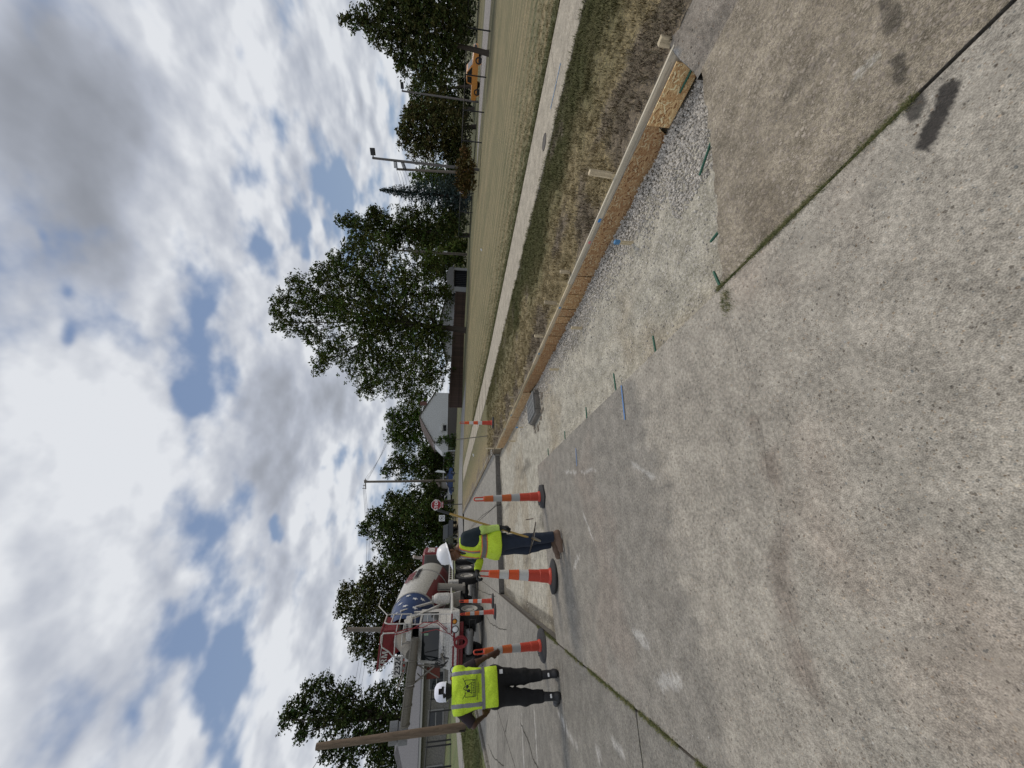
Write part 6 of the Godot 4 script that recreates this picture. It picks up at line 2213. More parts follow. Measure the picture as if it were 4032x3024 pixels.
# ---------------------------------------------------------------- trees, poles, houses, vehicles
func leaf(m: MB, p: Vector3, s: float, r: RandomNumberGenerator, c: Color) -> void:
	var a := r.randf() * TAU
	var nrm := Vector3(r.randfn(0, 0.7), 0.5 + absf(r.randfn(0, 0.5)), r.randfn(0, 0.7)).normalized()
	var x := nrm.cross(Vector3(cos(a), 0.2, sin(a))).normalized() * s
	var y := nrm.cross(x.normalized()) * s * r.randf_range(0.5, 0.9)
	var v := r.randf_range(0.65, 1.3)
	m.col = Color(c.r * v * r.randf_range(0.9, 1.15), c.g * v, c.b * v * r.randf_range(0.8, 1.1))
	var mid := nrm * s * 0.18
	var n1 := (nrm - x.normalized() * 0.3).normalized()
	var n2 := (nrm + x.normalized() * 0.3).normalized()
	for q: Array in [[p - x, n1], [p - y * 0.5 - mid, nrm], [p + y - mid, nrm], [p + x, n2], [p + y - mid, nrm], [p - y * 0.5 - mid, nrm]]:
		m.v.append(q[0]); m.n.append(q[1]); m.u.append(Vector2.ZERO); m.c.append(m.col)

# lobes: [x, y, radius] in photo pixels at the tree's own distance; each becomes a volume of twigs with leaves
func tree(called: String, label: String, base: Vector3, lobes: Array, trunk_r: float, col: Color, leaf_s: float, dense: float, sd: int, limbs := 1.0, group := "") -> Node3D:
	var t := thing(called, label, "tree" if not called.ends_with("shrub") else "shrub", base, 0.0, group)
	var r := RandomNumberGenerator.new()
	r.seed = sd
	var dist := Vector2(base.x, base.z).length()
	leaf_s = clampf(dist * 0.0032, 0.09, 0.34)
	dense *= 1.45
	var ppm := px_per_m(base + Vector3.UP * 2.0)
	var crown := MB.new()
	var wood := MB.new()
	var cen := []
	var mean := Vector3.ZERO
	for l: Array in lobes:
		var rad: float = l[2] / ppm
		var p := at_dist(l[0], l[1], dist + r.randf_range(-0.35, 0.35) * rad * 1.5) - base
		cen.append([p, rad])
		mean += p
	mean /= lobes.size()
	for e: Array in cen:
		var p: Vector3 = e[0]
		var rad: float = e[1]
		var clumps := int(ceil(dense * 5.2 * pow(rad / (leaf_s * 2.6), 2.0))) + 3
		for k in clumps:
			var d := Vector3(r.randfn(), r.randfn(), r.randfn()).normalized() * rad * pow(r.randf(), 0.42) * r.randf_range(0.85, 1.18)
			d.y *= 0.92
			var q := p + d
			var tint := Color(col.r * r.randf_range(0.85, 1.2), col.g * r.randf_range(0.85, 1.15), col.b)
			var cr := leaf_s * r.randf_range(1.4, 2.6)
			for i in 10:
				leaf(crown, q + Vector3(r.randfn(), r.randfn() * 0.7, r.randfn()) * cr * 0.5, leaf_s * r.randf_range(0.65, 1.15), r, tint)
	if trunk_r > 0.0:
		var fork := Vector3(mean.x * 0.25, clampf(mean.y * 0.35, 1.2, 4.5), mean.z * 0.25)
		wood.tube([Vector3(0, -0.2, 0), Vector3(0, 0.25, 0), fork * 0.5, fork, fork.lerp(mean, 0.7)], [trunk_r * 1.5, trunk_r * 1.08, trunk_r, trunk_r * 0.85, trunk_r * 0.35], 10)
		for e: Array in cen:
			if r.randf() > limbs:
				continue
			var p: Vector3 = e[0]
			var a := fork.lerp(mean, clampf((p.y - fork.y) / maxf(mean.y, 0.1) * 0.45, 0.0, 0.65))
			var b: Vector3 = a.lerp(p, 0.5) + Vector3(r.randfn(), 0.6, r.randfn()) * 0.25 * float(e[1])
			wood.tube([a, b, p, p + (p - b).normalized() * float(e[1]) * 0.6], [trunk_r * 0.42, trunk_r * 0.24, trunk_r * 0.12, trunk_r * 0.04], 6, false)
			for i in 3:
				var w: Vector3 = p + Vector3(r.randfn(), r.randfn() * 0.6 + 0.3, r.randfn()).normalized() * float(e[1]) * 0.8
				wood.tube([b.lerp(p, 0.5), w], [trunk_r * 0.10, trunk_r * 0.03], 5, false)
		part(t, "trunk", wood, M.bark)
	part(t, "crown", crown, M.leaf)
	return t

func spruce(label: String, base: Vector3, top: Vector3, wide: float, col: Color, sd: int) -> void:
	var t := thing("spruce_tree", label, "tree", base)
	var r := RandomNumberGenerator.new()
	r.seed = sd
	var h := top.y - base.y
	var wood := MB.new()
	wood.tube([Vector3(0, -0.2, 0), Vector3(0, h, 0)], [0.28, 0.02], 8)
	part(t, "trunk", wood, M.bark)
	var m := MB.new()
	for k in 74:
		var f := pow(k / 74.0, 0.9)
		var y := 0.6 + (h - 0.6) * f
		var reach := wide * (1.0 - f) * (0.8 if f < 0.1 else 1.0) * r.randf_range(0.75, 1.15) + 0.18
		for b in 8:
			var a := r.randf() * TAU
			var out := Vector3(cos(a), 0, sin(a))
			var len := reach * r.randf_range(0.7, 1.1)
			var n := int(len / 0.13) + 2
			for i in n:
				var s := float(i) / n
				var p := Vector3(0, y, 0) + out * len * s + Vector3(0, -0.25 * len * s + 0.22 * len * s * s, 0)
				leaf(m, p + Vector3(r.randfn(), r.randfn() - 0.6, r.randfn()) * 0.07, 0.16, r, col)
	part(t, "crown", m, M.leaf)

func far_base(x: float, y: float, dist: float) -> Vector3:
	var p := at_dist(x, y, dist)
	p.y = land(p.x, p.z)
	return p

func build_trees() -> void:
	var g := Color(0.088, 0.118, 0.036)
	tree("maple_tree", "tall spreading maple in front of the brown wooden fence", gp(1834, 1300), [[1130, 1270, 55], [1110, 1180, 42], [1085, 1225, 25], [1170, 1120, 45], [1210, 1200, 65], [1230, 1310, 55], [1260, 1080, 45], [1300, 1180, 100], [1330, 1040, 50], [1300, 1370, 65], [1390, 970, 40], [1400, 1080, 100], [1420, 1250, 130], [1430, 1420, 100], [1480, 980, 65], [1520, 1130, 130], [1540, 1300, 140], [1540, 1460, 105], [1640, 1100, 100], [1660, 1250, 120], [1660, 1400, 120], [1600, 1540, 60], [1450, 1530, 50], [1690, 1480, 75], [1700, 1030, 55], [1725, 1330, 60], [1735, 1150, 45], [1260, 1440, 35]], 0.38, g, 0.30, 1.05, 201, 1.0)
	tree("poplar_tree", "slender upright tree between the spruce and the big maple", gp(1849, 927), [[1338, 865, 20], [1375, 878, 38], [1430, 905, 55], [1480, 870, 50], [1520, 910, 70], [1590, 895, 80], [1660, 890, 85], [1730, 880, 75], [1420, 955, 32], [1470, 830, 25], [1790, 890, 55], [1550, 960, 40]], 0.30, Color(0.08, 0.105, 0.035), 0.30, 1.25, 202, 0.7)
	tree("linden_tree", "pointed leafy tree by the street with its trunk before the orange pickup", gp(1925, 210), [[1345, 78, 14], [1380, 88, 28], [1425, 72, 42], [1475, 105, 62], [1530, 140, 75], [1540, 40, 85], [1610, 190, 85], [1630, 70, 100], [1690, 160, 100], [1690, 20, 100], [1745, 230, 70], [1765, 90, 90], [1590, 262, 42], [1650, 290, 50], [1705, 300, 50], [1610, -60, 100], [1700, -90, 110], [1500, -20, 60]], 0.18, Color(0.075, 0.092, 0.036), 0.21, 1.1, 203, 0.6)
	tree("round_tree", "dense rounded olive-green tree behind the black park fence", gp(1874, 500), [[1600, 520, 40], [1650, 470, 62], [1650, 570, 65], [1720, 445, 72], [1720, 550, 85], [1780, 500, 85], [1800, 590, 55], [1620, 455, 38], [1590, 560, 26]], 0.3, Color(0.082, 0.085, 0.034), 0.26, 1.5, 204, 0.4)
	tree("background_tree", "loose tree rising beside the far lamp post", gp(1872, 340), [[1630, 352, 34], [1670, 330, 50], [1730, 330, 60], [1780, 350, 50], [1640, 400, 30], [1700, 400, 45]], 0.3, Color(0.085, 0.105, 0.04), 0.34, 0.9, 205, 0.8)
	tree("background_tree", "dark tree between the far lamp post and the rounded tree", gp(1868, 430), [[1612, 432, 26], [1650, 428, 40], [1700, 410, 45], [1760, 420, 60], [1800, 440, 50], [1600, 462, 20]], 0.3, Color(0.055, 0.075, 0.03), 0.34, 1.2, 206, 0.8)
	spruce("blue spruce with a bare-looking pointed top behind the park fence", gp(1858, 780), on_plumb(gp(1858, 780), 1493, 765), 4.4, Color(0.075, 0.105, 0.105), 207)
	tree("background_tree", "bright green tree behind the blue spruce", gp(1850, 720), [[1660, 705, 45], [1700, 690, 55], [1740, 720, 60], [1780, 740, 50], [1800, 690, 50]], 0.3, Color(0.085, 0.125, 0.03), 0.34, 1.2, 208, 0.6)
	tree("vine_shrub", "russet vine-covered shrub at the foot of the lamp post", gp(1889, 660), [[1808, 645, 18], [1815, 690, 26], [1835, 600, 26], [1842, 655, 34], [1845, 715, 34], [1828, 745, 24], [1805, 720, 18]], 0.0, Color(0.10, 0.075, 0.03), 0.16, 1.6, 209)
	tree("leafy_shrub", "bright green shrubs between the pole and the shed", gp(1838, 1015), [[1790, 1020, 30], [1805, 980, 34], [1815, 1035, 28], [1770, 990, 34], [1740, 1010, 36], [1820, 960, 28]], 0.0, Color(0.095, 0.13, 0.035), 0.22, 1.4, 210)
	tree("background_tree", "dark thicket behind the pole with the white notice", gp(1832, 960), [[1720, 960, 55], [1660, 980, 55], [1760, 930, 60], [1780, 990, 60], [1690, 930, 50], [1740, 1050, 50], [1700, 1060, 50]], 0.0, Color(0.05, 0.068, 0.025), 0.34, 1.4, 211)
	tree("willow_tree", "rounded fine-leaved tree behind the white clapboard house", gp(1790, 1690), [[1560, 1700, 48], [1600, 1640, 55], [1600, 1740, 55], [1650, 1700, 60], [1550, 1640, 34], [1690, 1775, 45], [1660, 1620, 55], [1650, 1560, 40]], 0.4, Color(0.075, 0.115, 0.028), 0.40, 1.5, 212, 0.3)
	tree("background_tree", "tree with ragged top above the porch of the pale house", gp(1787, 1830), [[1525, 1850, 28], [1560, 1812, 34], [1600, 1840, 60], [1660, 1830, 60], [1700, 1795, 55], [1690, 1870, 45], [1745, 1845, 30], [1740, 1800, 30]], 0.4, Color(0.062, 0.088, 0.028), 0.40, 1.2, 213, 0.6)
	tree("background_tree", "tree behind the stop sign", gp(1787, 1975), [[1540, 1965, 34], [1590, 1990, 52], [1640, 1965, 62], [1700, 1935, 40], [1690, 2005, 50], [1740, 2030, 40]], 0.4, Color(0.055, 0.08, 0.026), 0.42, 1.3, 214, 0.5)
	tree("background_tree", "tall full tree behind the mixer's red engine house", gp(1795, 2085), [[1440, 2082, 32], [1478, 2035, 42], [1520, 2100, 70], [1560, 2030, 72], [1600, 2130, 85], [1640, 2050, 85], [1700, 2100, 85], [1740, 2030, 55], [1750, 2150, 60], [1690, 2010, 50], [1560, 2180, 60]], 0.45, Color(0.06, 0.085, 0.028), 0.40, 1.35, 215, 0.6)
	tree("background_tree", "broad tree with bare inner branches above the mixer drum", far_base(1800, 2390, 72.0), [[1355, 2400, 40], [1368, 2330, 42], [1400, 2455, 52], [1430, 2350, 70], [1480, 2275, 70], [1500, 2400, 80], [1560, 2250, 80], [1580, 2350, 80], [1640, 2220, 75], [1420, 2535, 42], [1480, 2570, 52], [1540, 2500, 75], [1610, 2450, 80], [1680, 2300, 80], [1620, 2580, 50]], 0.45, Color(0.075, 0.088, 0.032), 0.40, 1.35, 216, 1.0)
	tree("oak_tree", "open-crowned tree behind the long grey-roofed house", far_base(1792, 2800, 64.0), [[1125, 2832, 36], [1175, 2790, 50], [1225, 2722, 48], [1285, 2695, 38], [1230, 2830, 60], [1300, 2790, 66], [1365, 2735, 56], [1350, 2850, 70], [1440, 2790, 75], [1440, 2890, 70], [1520, 2750, 66], [1545, 2850, 85], [1600, 2715, 50], [1500, 2965, 70], [1565, 2965, 80], [1300, 2945, 46], [1370, 2985, 50], [1640, 2880, 55], [1630, 2780, 60], [1640, 2980, 55], [1180, 2890, 30]], 0.45, Color(0.058, 0.08, 0.03), 0.40, 1.1, 217, 1.0)
	tree("background_tree", "low trees behind the chute of the mixer", far_base(1788, 2640, 70.0), [[1600, 2640, 50], [1650, 2600, 60], [1660, 2680, 60], [1700, 2640, 60], [1720, 2560, 60], [1720, 2720, 50]], 0.4, Color(0.05, 0.066, 0.026), 0.42, 1.3, 218, 0.5)
	tree("background_tree", "dark trees across the park street beyond the orange pickup", gp(1876, 150), [[1800, 60, 60], [1790, 150, 60], [1800, 250, 55], [1830, 340, 40], [1810, -40, 70], [1840, 120, 40], [1838, 30, 40], [1830, 420, 40]], 0.0, Color(0.045, 0.06, 0.024), 0.34, 1.3, 219)
	tree("leafy_shrub", "leafy bush below the awning of the white house", gp(1797, 1640), [[1740, 1635, 20], [1760, 1650, 24], [1780, 1640, 22], [1770, 1610, 22], [1785, 1665, 16]], 0.0, Color(0.085, 0.12, 0.04), 0.28, 1.4, 220)
	tree("leafy_shrub", "spiky bush at the corner of the white house", gp(1797, 1735), [[1735, 1735, 16], [1760, 1730, 20], [1780, 1745, 20], [1785, 1725, 14]], 0.0, Color(0.07, 0.105, 0.04), 0.26, 1.2, 221)
	tree("leafy_shrub", "low bushes growing against the brown wooden fence", gp(1820, 1510), [[1790, 1500, 22], [1800, 1530, 20], [1780, 1470, 22], [1805, 1480, 14], [1800, 1575, 14]], 0.0, Color(0.06, 0.09, 0.032), 0.2, 1.3, 222)
	tree("leafy_shrub", "dark bushes in front of the porch of the pale house", gp(1790, 1815), [[1775, 1810, 14], [1770, 1830, 14], [1780, 1845, 10], [1765, 1790, 14]], 0.0, Color(0.06, 0.095, 0.03), 0.26, 1.3, 223)
	tree("background_tree", "far trees beyond the blue car", gp(1781, 1920), [[1745, 1900, 40], [1700, 1900, 50], [1750, 1960, 40], [1745, 2000, 40], [1760, 2060, 34], [1730, 2080, 45], [1745, 2130, 50], [1760, 2200, 40], [1745, 2300, 50], [1750, 2420, 60]], 0.0, Color(0.045, 0.062, 0.024), 0.55, 1.2, 224)
	tree("background_tree", "far trees behind the spruce and the shed", gp(1842, 1000), [[1790, 850, 60], [1790, 780, 60], [1800, 640, 50], [1795, 700, 50], [1770, 1080, 50], [1760, 1150, 50], [1800, 560, 45]], 0.0, Color(0.042, 0.058, 0.022), 0.42, 1.2, 225)

func sag(m: MB, a: Vector3, b: Vector3, drop: float, r: float) -> void:
	var pts := []
	for k in 13:
		var s := k / 12.0
		pts.append(a.lerp(b, s) - Vector3(0, drop * 4.0 * s * (1.0 - s), 0))
	m.tube(pts, [r], 4, false)

func pole(called: String, label: String, base: Vector3, top: Vector3, r0: float, r1: float, mat: Material) -> Node3D:
	var t := thing(called, label, "pole", base)
	var m := MB.new()
	var h := top - base
	var pts := []
	var rr := []
	for k in 9:
		pts.append(h * (k / 8.0) - (Vector3(0, 0.3, 0) if k == 0 else Vector3.ZERO))
		rr.append(lerpf(r0, r1, k / 8.0))
	m.tube(pts, rr, 14)
	part(t, "shaft", m, mat)
	return t

func build_poles() -> void:
	# weathered pole at the kerb on the left, with the back of a road sign
	var b := gp(1838, 2860)
	var top := on_plumb(b, 1245, 2940)
	var brown := grainy(mt(0.29, 0.22, 0.165, 0.95), M.t_wood, 0.8, M.t_mot_n, 1.2)
	var t := pole("utility_pole", "weathered brown wooden utility pole standing in the left grass verge", b, top, 0.18, 0.13, brown)
	var m := MB.new()
	var to_cam := (EYE - b)
	to_cam.y = 0
	to_cam = to_cam.normalized()
	var rt := Vector3.UP.cross(to_cam).normalized()
	var f := Transform3D(Basis(rt, Vector3.UP, to_cam), Vector3.ZERO)
	m.xf = f
	m.tube([Vector3(-0.14, 0.0, 0.15), Vector3(-0.13, 0.35, 0.16)], [0.05, 0.02], 8)
	part(t, "charred_foot", m, mt(0.02, 0.016, 0.014, 0.95))
	for e: Array in [[1566, 1604], [1530, 1563]]:
		m = MB.new()
		var p0 := on_plumb(b, e[1], 2885) - b
		var p1 := on_plumb(b, e[0], 2885) - b
		m.xf = Transform3D(f.basis, Vector3(p0.x, p0.y, p0.z) - to_cam * 0.25)
		m.box(Vector3(-0.42, 0, -0.02), Vector3(0.42, p1.y - p0.y, 0.0), 0.015)
		part(t, "sign_back", m, grainy(mt(0.34, 0.35, 0.36, 0.6), M.t_mot, 1.0))
	m = MB.new()
	sag(m, top - b + Vector3(0, -0.15, 0), at_dist(1200, 3060, 25.0) - b, 0.2, 0.012)
	part(t, "guy_wire", m, M.dark)
	# pole by the cross street with its wires
	b = gp(1791, 1893)
	top = on_plumb(b, 1434, 1897)
	var grey := grainy(mt(0.24, 0.21, 0.18, 0.95), M.t_mot, 1.0)
	t = pole("utility_pole", "tall grey wooden pole with wires standing in front of the blue car", b, top, 0.26, 0.2, grey)
	m = MB.new()
	m.xf = f
	m.beam(Vector3(-1.3, top.y - b.y - 0.5, 0), Vector3(0.6, top.y - b.y - 0.2, 0.3), 0.12, 0.14)
	for x: float in [-1.2, -0.6, 0.4]:
		m.tube([Vector3(x, top.y - b.y - 0.45, 0.1), Vector3(x, top.y - b.y + 0.1, 0.1)], [0.06], 6)
	part(t, "crossarm", m, grey)
	for k in 3:
		m = MB.new()
		sag(m, top - b + rt * (-1.2 + k * 0.8), at_dist(1395 + k * 14, 2700, 120.0) - b, 1.5, 0.025)
		sag(m, top - b + rt * (-1.2 + k * 0.8), at_dist(1530 + k * 10, 1640, 130.0) - b, 1.5, 0.025)
		part(t, "wire", m, M.dark)
	# pole behind the mixer
	b = gp(1803, 2478)
	pole("utility_pole", "grey wooden pole rising behind the mixer's hopper", b, on_plumb(b, 1367, 2479), 0.22, 0.17, grey)
	# pole with a notice left of the shed
	b = gp(1840, 1002)
	top = on_plumb(b, 1556, 985)
	t = pole("utility_pole", "wooden pole with crossarms and a white notice beside the shed", b, top, 0.26, 0.18, grey)
	m = MB.new()
	m.xf = f
	var hy := top.y - b.y
	m.beam(Vector3(-0.6, hy - 0.3, 0), Vector3(1.6, hy - 0.2, 0), 0.14, 0.16); m.beam(Vector3(-0.6, hy - 2.6, 0), Vector3(1.5, hy - 2.5, 0), 0.14, 0.16)
	for x: float in [-0.5, 0.5, 1.4]:
		m.tube([Vector3(x, hy - 0.3, 0), Vector3(x, hy + 0.1, 0)], [0.06], 6)
	part(t, "crossarm", m, grey)
	m = MB.new()
	m.xf = f
	var ny := on_plumb(b, 1760, 1000).y - b.y
	m.box(Vector3(-0.2, ny - 0.05, 0.26), Vector3(0.2, ny + 0.6, 0.29))
	part(t, "notice", m, mt(0.72, 0.72, 0.7, 0.7))
	# pole with two crossarms beside the lamp
	b = gp(1866, 682)
	top = on_plumb(b, 1562, 666)
	t = pole("utility_pole", "wooden pole with two loaded crossarms close beside the lamp post", b, top, 0.22, 0.15, grey)
	hy = top.y - b.y
	m = MB.new()
	m.xf = f
	m.beam(Vector3(-1.0, hy - 0.2, 0), Vector3(1.4, hy + 0.15, 0), 0.12, 0.14); m.beam(Vector3(-1.3, hy - 1.5, 0), Vector3(1.2, hy - 0.9, 0), 0.12, 0.14)
	for k in 7:
		m.tube([Vector3(-1.2 + k * 0.38, hy - 1.45 + k * 0.09, 0), Vector3(-1.2 + k * 0.38, hy - 1.05 + k * 0.09, 0)], [0.06], 6)
		if k < 6: m.tube([Vector3(-0.9 + k * 0.42, hy - 0.2 + k * 0.06, 0), Vector3(-0.9 + k * 0.42, hy + 0.25 + k * 0.06, 0)], [0.06], 6)
	part(t, "crossarm", m, M.dark)
	for k in 4:
		m = MB.new()
		sag(m, Vector3(0, hy - 0.4 * k, 0) - rt * 1.0, at_dist(1572 + k * 13, 800, 70.0) - b, 0.5, 0.018)
		part(t, "wire", m, M.dark)
	# park lamps
	for e: Array in [[1886, 669, 1466, 622, 1474, 588, "grey park lamp post with a box head behind the vine-covered shrub"], [1884, 402, 1582, 358, 1589, 327, "grey park lamp post with a box head rising among the far trees"]]:
		b = gp(e[0], e[1])
		top = on_plumb(b, e[2], e[3])
		t = pole("street_lamp", e[6], b, top, 0.14, 0.10, grainy(mt(0.17, 0.16, 0.155, 0.6), M.t_mot, 1.0))
		t.set_meta("category", "street lamp")
		var tip := on_plumb(b, e[4], e[5])
		m = MB.new()
		var d := (tip - top)
		d.y = 0
		m.xf = Transform3D(Basis(), top - b)
		m.beam(Vector3(0, -0.08, 0), d.normalized() * 0.25 + Vector3(0, -0.08, 0), 0.08, 0.08)
		m.beam(d.normalized() * 0.22 + Vector3(0, -0.1, 0), d.normalized() * (d.length() + 0.1) + Vector3(0, -0.06, 0), 0.55, 0.36)
		part(t, "lamp_head", m, M.dark)

# ---------------------------------------------------------------- fences
func mesh_fence(called: String, label: String, pts: Array, h: float, every: float, mat: Material) -> void:
	var t := thing(called, label, "fence", pts[0])
	var o: Vector3 = pts[0]
	var rail := MB.new()
	var wire := MB.new()
	for i in pts.size() - 1:
		var a: Vector3 = pts[i] - o
		var b: Vector3 = pts[i + 1] - o
		rail.tube([a + Vector3(0, h, 0), b + Vector3(0, h, 0)], [0.04], 6)
		rail.tube([a + Vector3(0, 0.06, 0), b + Vector3(0, 0.06, 0)], [0.015], 5)
		var n := maxi(1, int(round(a.distance_to(b) / every)))
		for k in n + (1 if i == pts.size() - 2 else 0):
			var p := MB.new()
			var q := a.lerp(b, float(k) / n)
			p.tube([q - Vector3(0, 0.1, 0), q + Vector3(0, h + 0.05, 0), q + Vector3(0, h + 0.08, 0)], [0.05, 0.05, 0.015], 8)
			part(t, "post", p, mat)
		var dir := (b - a).normalized()
		var len := a.distance_to(b)
		var s := -h
		while s < len:                 # woven wires, drawn thicker apart than real ones
			for sg: float in [0.0, 1.0]:
				var s0 := clampf(s, 0, len)
				var s1 := clampf(s + h, 0, len)
				var y0 := (s0 - s) / h * h
				var y1 := (s1 - s) / h * h
				if sg > 0.5:
					y0 = h - y0
					y1 = h - y1
				var p0 := a.lerp(b, s0 / len) + Vector3(0, y0 + 0.05, 0)
				var p1 := a.lerp(b, s1 / len) + Vector3(0, y1 + 0.05, 0)
				if p0.distance_to(p1) > 0.05:
					var w := Vector3(0, 0.0035, 0)
					wire.quad(p0 - w, p1 - w, p1 + w, p0 + w)
			s += 0.12
	part(t, "rail", rail, mat)
	part(t, "wire_mesh", wire, mat)

func plank_fence(label: String, pts: Array, h: float, mat: Material) -> void:
	var t := thing("wooden_fence", label, "fence", pts[0])
	var r := RandomNumberGenerator.new()
	r.seed = 55
	for i in pts.size() - 1:
		var a: Vector3 = pts[i] - pts[0]
		var b: Vector3 = pts[i + 1] - pts[0]
		var n := int(a.distance_to(b) / 2.4) + 1
		for k in n:
			var p := MB.new()
			var q0 := a.lerp(b, float(k) / n)
			var q1 := a.lerp(b, float(k + 1) / n)
			for j in 16:
				var s0 := q0.lerp(q1, j / 16.0)
				var s1 := q0.lerp(q1, (j + 0.93) / 16.0)
				var v := r.randf_range(0.75, 1.25)
				p.col = Color(0.085 * v, 0.055 * v, 0.043 * v)
				var hh := h + r.randf_range(-0.04, 0.04)
				p.beam(s0 + Vector3(0, hh / 2, 0), s1 + Vector3(0, hh / 2, 0), 0.025, hh)
			p.col = Color(0.06, 0.042, 0.034)
			p.beam(q0 + Vector3(0, 0.5, 0.04), q1 + Vector3(0, 0.5, 0.04), 0.05, 0.09)
			p.beam(q0 + Vector3(0, h - 0.3, 0.04), q1 + Vector3(0, h - 0.3, 0.04), 0.05, 0.09)
			part(t, "panel", p, M.stone)

func build_fences() -> void:
	var black := mt(0.012, 0.012, 0.014, 0.5)
	var pts := []
	for p: Array in [[1960, -160], [1931, 123], [1915, 305], [1906, 443], [1897, 562], [1866, 762], [1862, 838], [1850, 935]]:
		pts.append(gp(p[0], p[1]))
	mesh_fence("chain_link_fence", "black chain-link fence along the far side of the mown lawn", pts, 1.75, 7.0, black)
	pts = [gp(1776, 2640), gp(1776, 2745), gp(1776, 2795), gp(1776, 2912), gp(1777, 2930), gp(1777, 3016), gp(1778, 3090)]
	mesh_fence("chain_link_fence", "black chain-link fence in front of the long grey-roofed house", pts, 1.55, 4.0, black)
	plank_fence("brown plank fence behind the tall maple", [gp(1819, 1605), gp(1822, 1500), gp(1825, 1400), gp(1830, 1250), gp(1835, 1150)], 1.85, M.stone)

# ---------------------------------------------------------------- houses
func gable_house(called: String, label: String, at: Vector3, turn: float, w: float, d: float, h: float, peak: float, wall: StandardMaterial3D, roof: StandardMaterial3D, lap := 0.0, found := 0.4) -> Node3D:
	# ridge along z; the gable end at +z is seen
	var t := thing(called, label, "house", at, turn)
	var m := MB.new()
	m.prism(PackedVector2Array([Vector2(-w / 2, found), Vector2(w / 2, found), Vector2(w / 2, h), Vector2(0, peak), Vector2(-w / 2, h)]), -d, 0)
	var wo := part(t, "wall", m, wall)
	if lap > 0.0:
		var s := MB.new()
		var y := found
		while y < peak - 0.2:
			var half := w / 2 if y + lap < h else w / 2 * (peak - y - lap) / (peak - h)
			if half < 0.1: break
			s.quad(Vector3(-half, y, 0.05), Vector3(half, y, 0.05), Vector3(half, y + lap, 0.012), Vector3(-half, y + lap, 0.012))
			s.quad(Vector3(-half, y, 0.05), Vector3(half, y, 0.05), Vector3(half, y, 0.01), Vector3(-half, y, 0.01))
			if y + lap < h:
				s.quad(Vector3(-w / 2 - 0.05, y, 0), Vector3(-w / 2 - 0.05, y, -d), Vector3(-w / 2 - 0.012, y + lap, -d), Vector3(-w / 2 - 0.012, y + lap, 0))
				s.quad(Vector3(w / 2 + 0.05, y, 0), Vector3(w / 2 + 0.05, y, -d), Vector3(w / 2 + 0.012, y + lap, -d), Vector3(w / 2 + 0.012, y + lap, 0))
			y += lap
		part(wo, "siding", s, wall)
	m = MB.new()
	m.box(Vector3(-w / 2 + 0.02, -0.6, -d + 0.02), Vector3(w / 2 - 0.02, found, -0.02))
	part(t, "foundation", m, grainy(mt(0.14, 0.13, 0.12, 0.95), M.t_mot, 0.8))
	m = MB.new()
	var ov := 0.45
	var sl := (peak - h) / (w / 2)
	for s: float in [-1.0, 1.0]:
		var e := Vector3((w / 2 + ov) * s, h - ov * sl, 0)
		var r := Vector3(0, peak, 0)
		for k in 2:
			var u := Vector3(0, 0.06 + 0.14 * k, 0)
			m.quad(e + u + Vector3(0, 0, 0.3), r + u + Vector3(0, 0, 0.3), r + u + Vector3(0, 0, -d - 0.3), e + u + Vector3(0, 0, -d - 0.3))
		m.quad(e + Vector3(0, 0.06, 0.3), r + Vector3(0, 0.06, 0.3), r + Vector3(0, 0.2, 0.3), e + Vector3(0, 0.2, 0.3))
		m.quad(e + Vector3(0, 0.06, 0.3), e + Vector3(0, 0.2, 0.3), e + Vector3(0, 0.2, -d - 0.3), e + Vector3(0, 0.06, -d - 0.3))
	part(t, "roof", m, roof)
	return t

func window(t: Node3D, x: float, y: float, w: float, h: float, z: float, frame: Material) -> void:
	var m := MB.new()
	m.box(Vector3(x - w / 2 - 0.09, y - 0.09, z), Vector3(x + w / 2 + 0.09, y, z + 0.07)); m.box(Vector3(x - w / 2 - 0.09, y + h, z), Vector3(x + w / 2 + 0.09, y + h + 0.09, z + 0.07))
	m.box(Vector3(x - w / 2 - 0.09, y, z), Vector3(x - w / 2, y + h, z + 0.07)); m.box(Vector3(x + w / 2, y, z), Vector3(x + w / 2 + 0.09, y + h, z + 0.07))
	m.box(Vector3(x - w / 2, y + h / 2 - 0.03, z), Vector3(x + w / 2, y + h / 2 + 0.03, z + 0.06))
	var f := part(t, "window", m, frame)
	m = MB.new()
	m.box(Vector3(x - w / 2, y, z - 0.03), Vector3(x + w / 2, y + h, z + 0.02))
	part(f, "pane", m, M.glass)

func face_camera(p: Vector3, off := 0.0) -> float:
	return atan2(EYE.x - p.x, EYE.z - p.z) + off

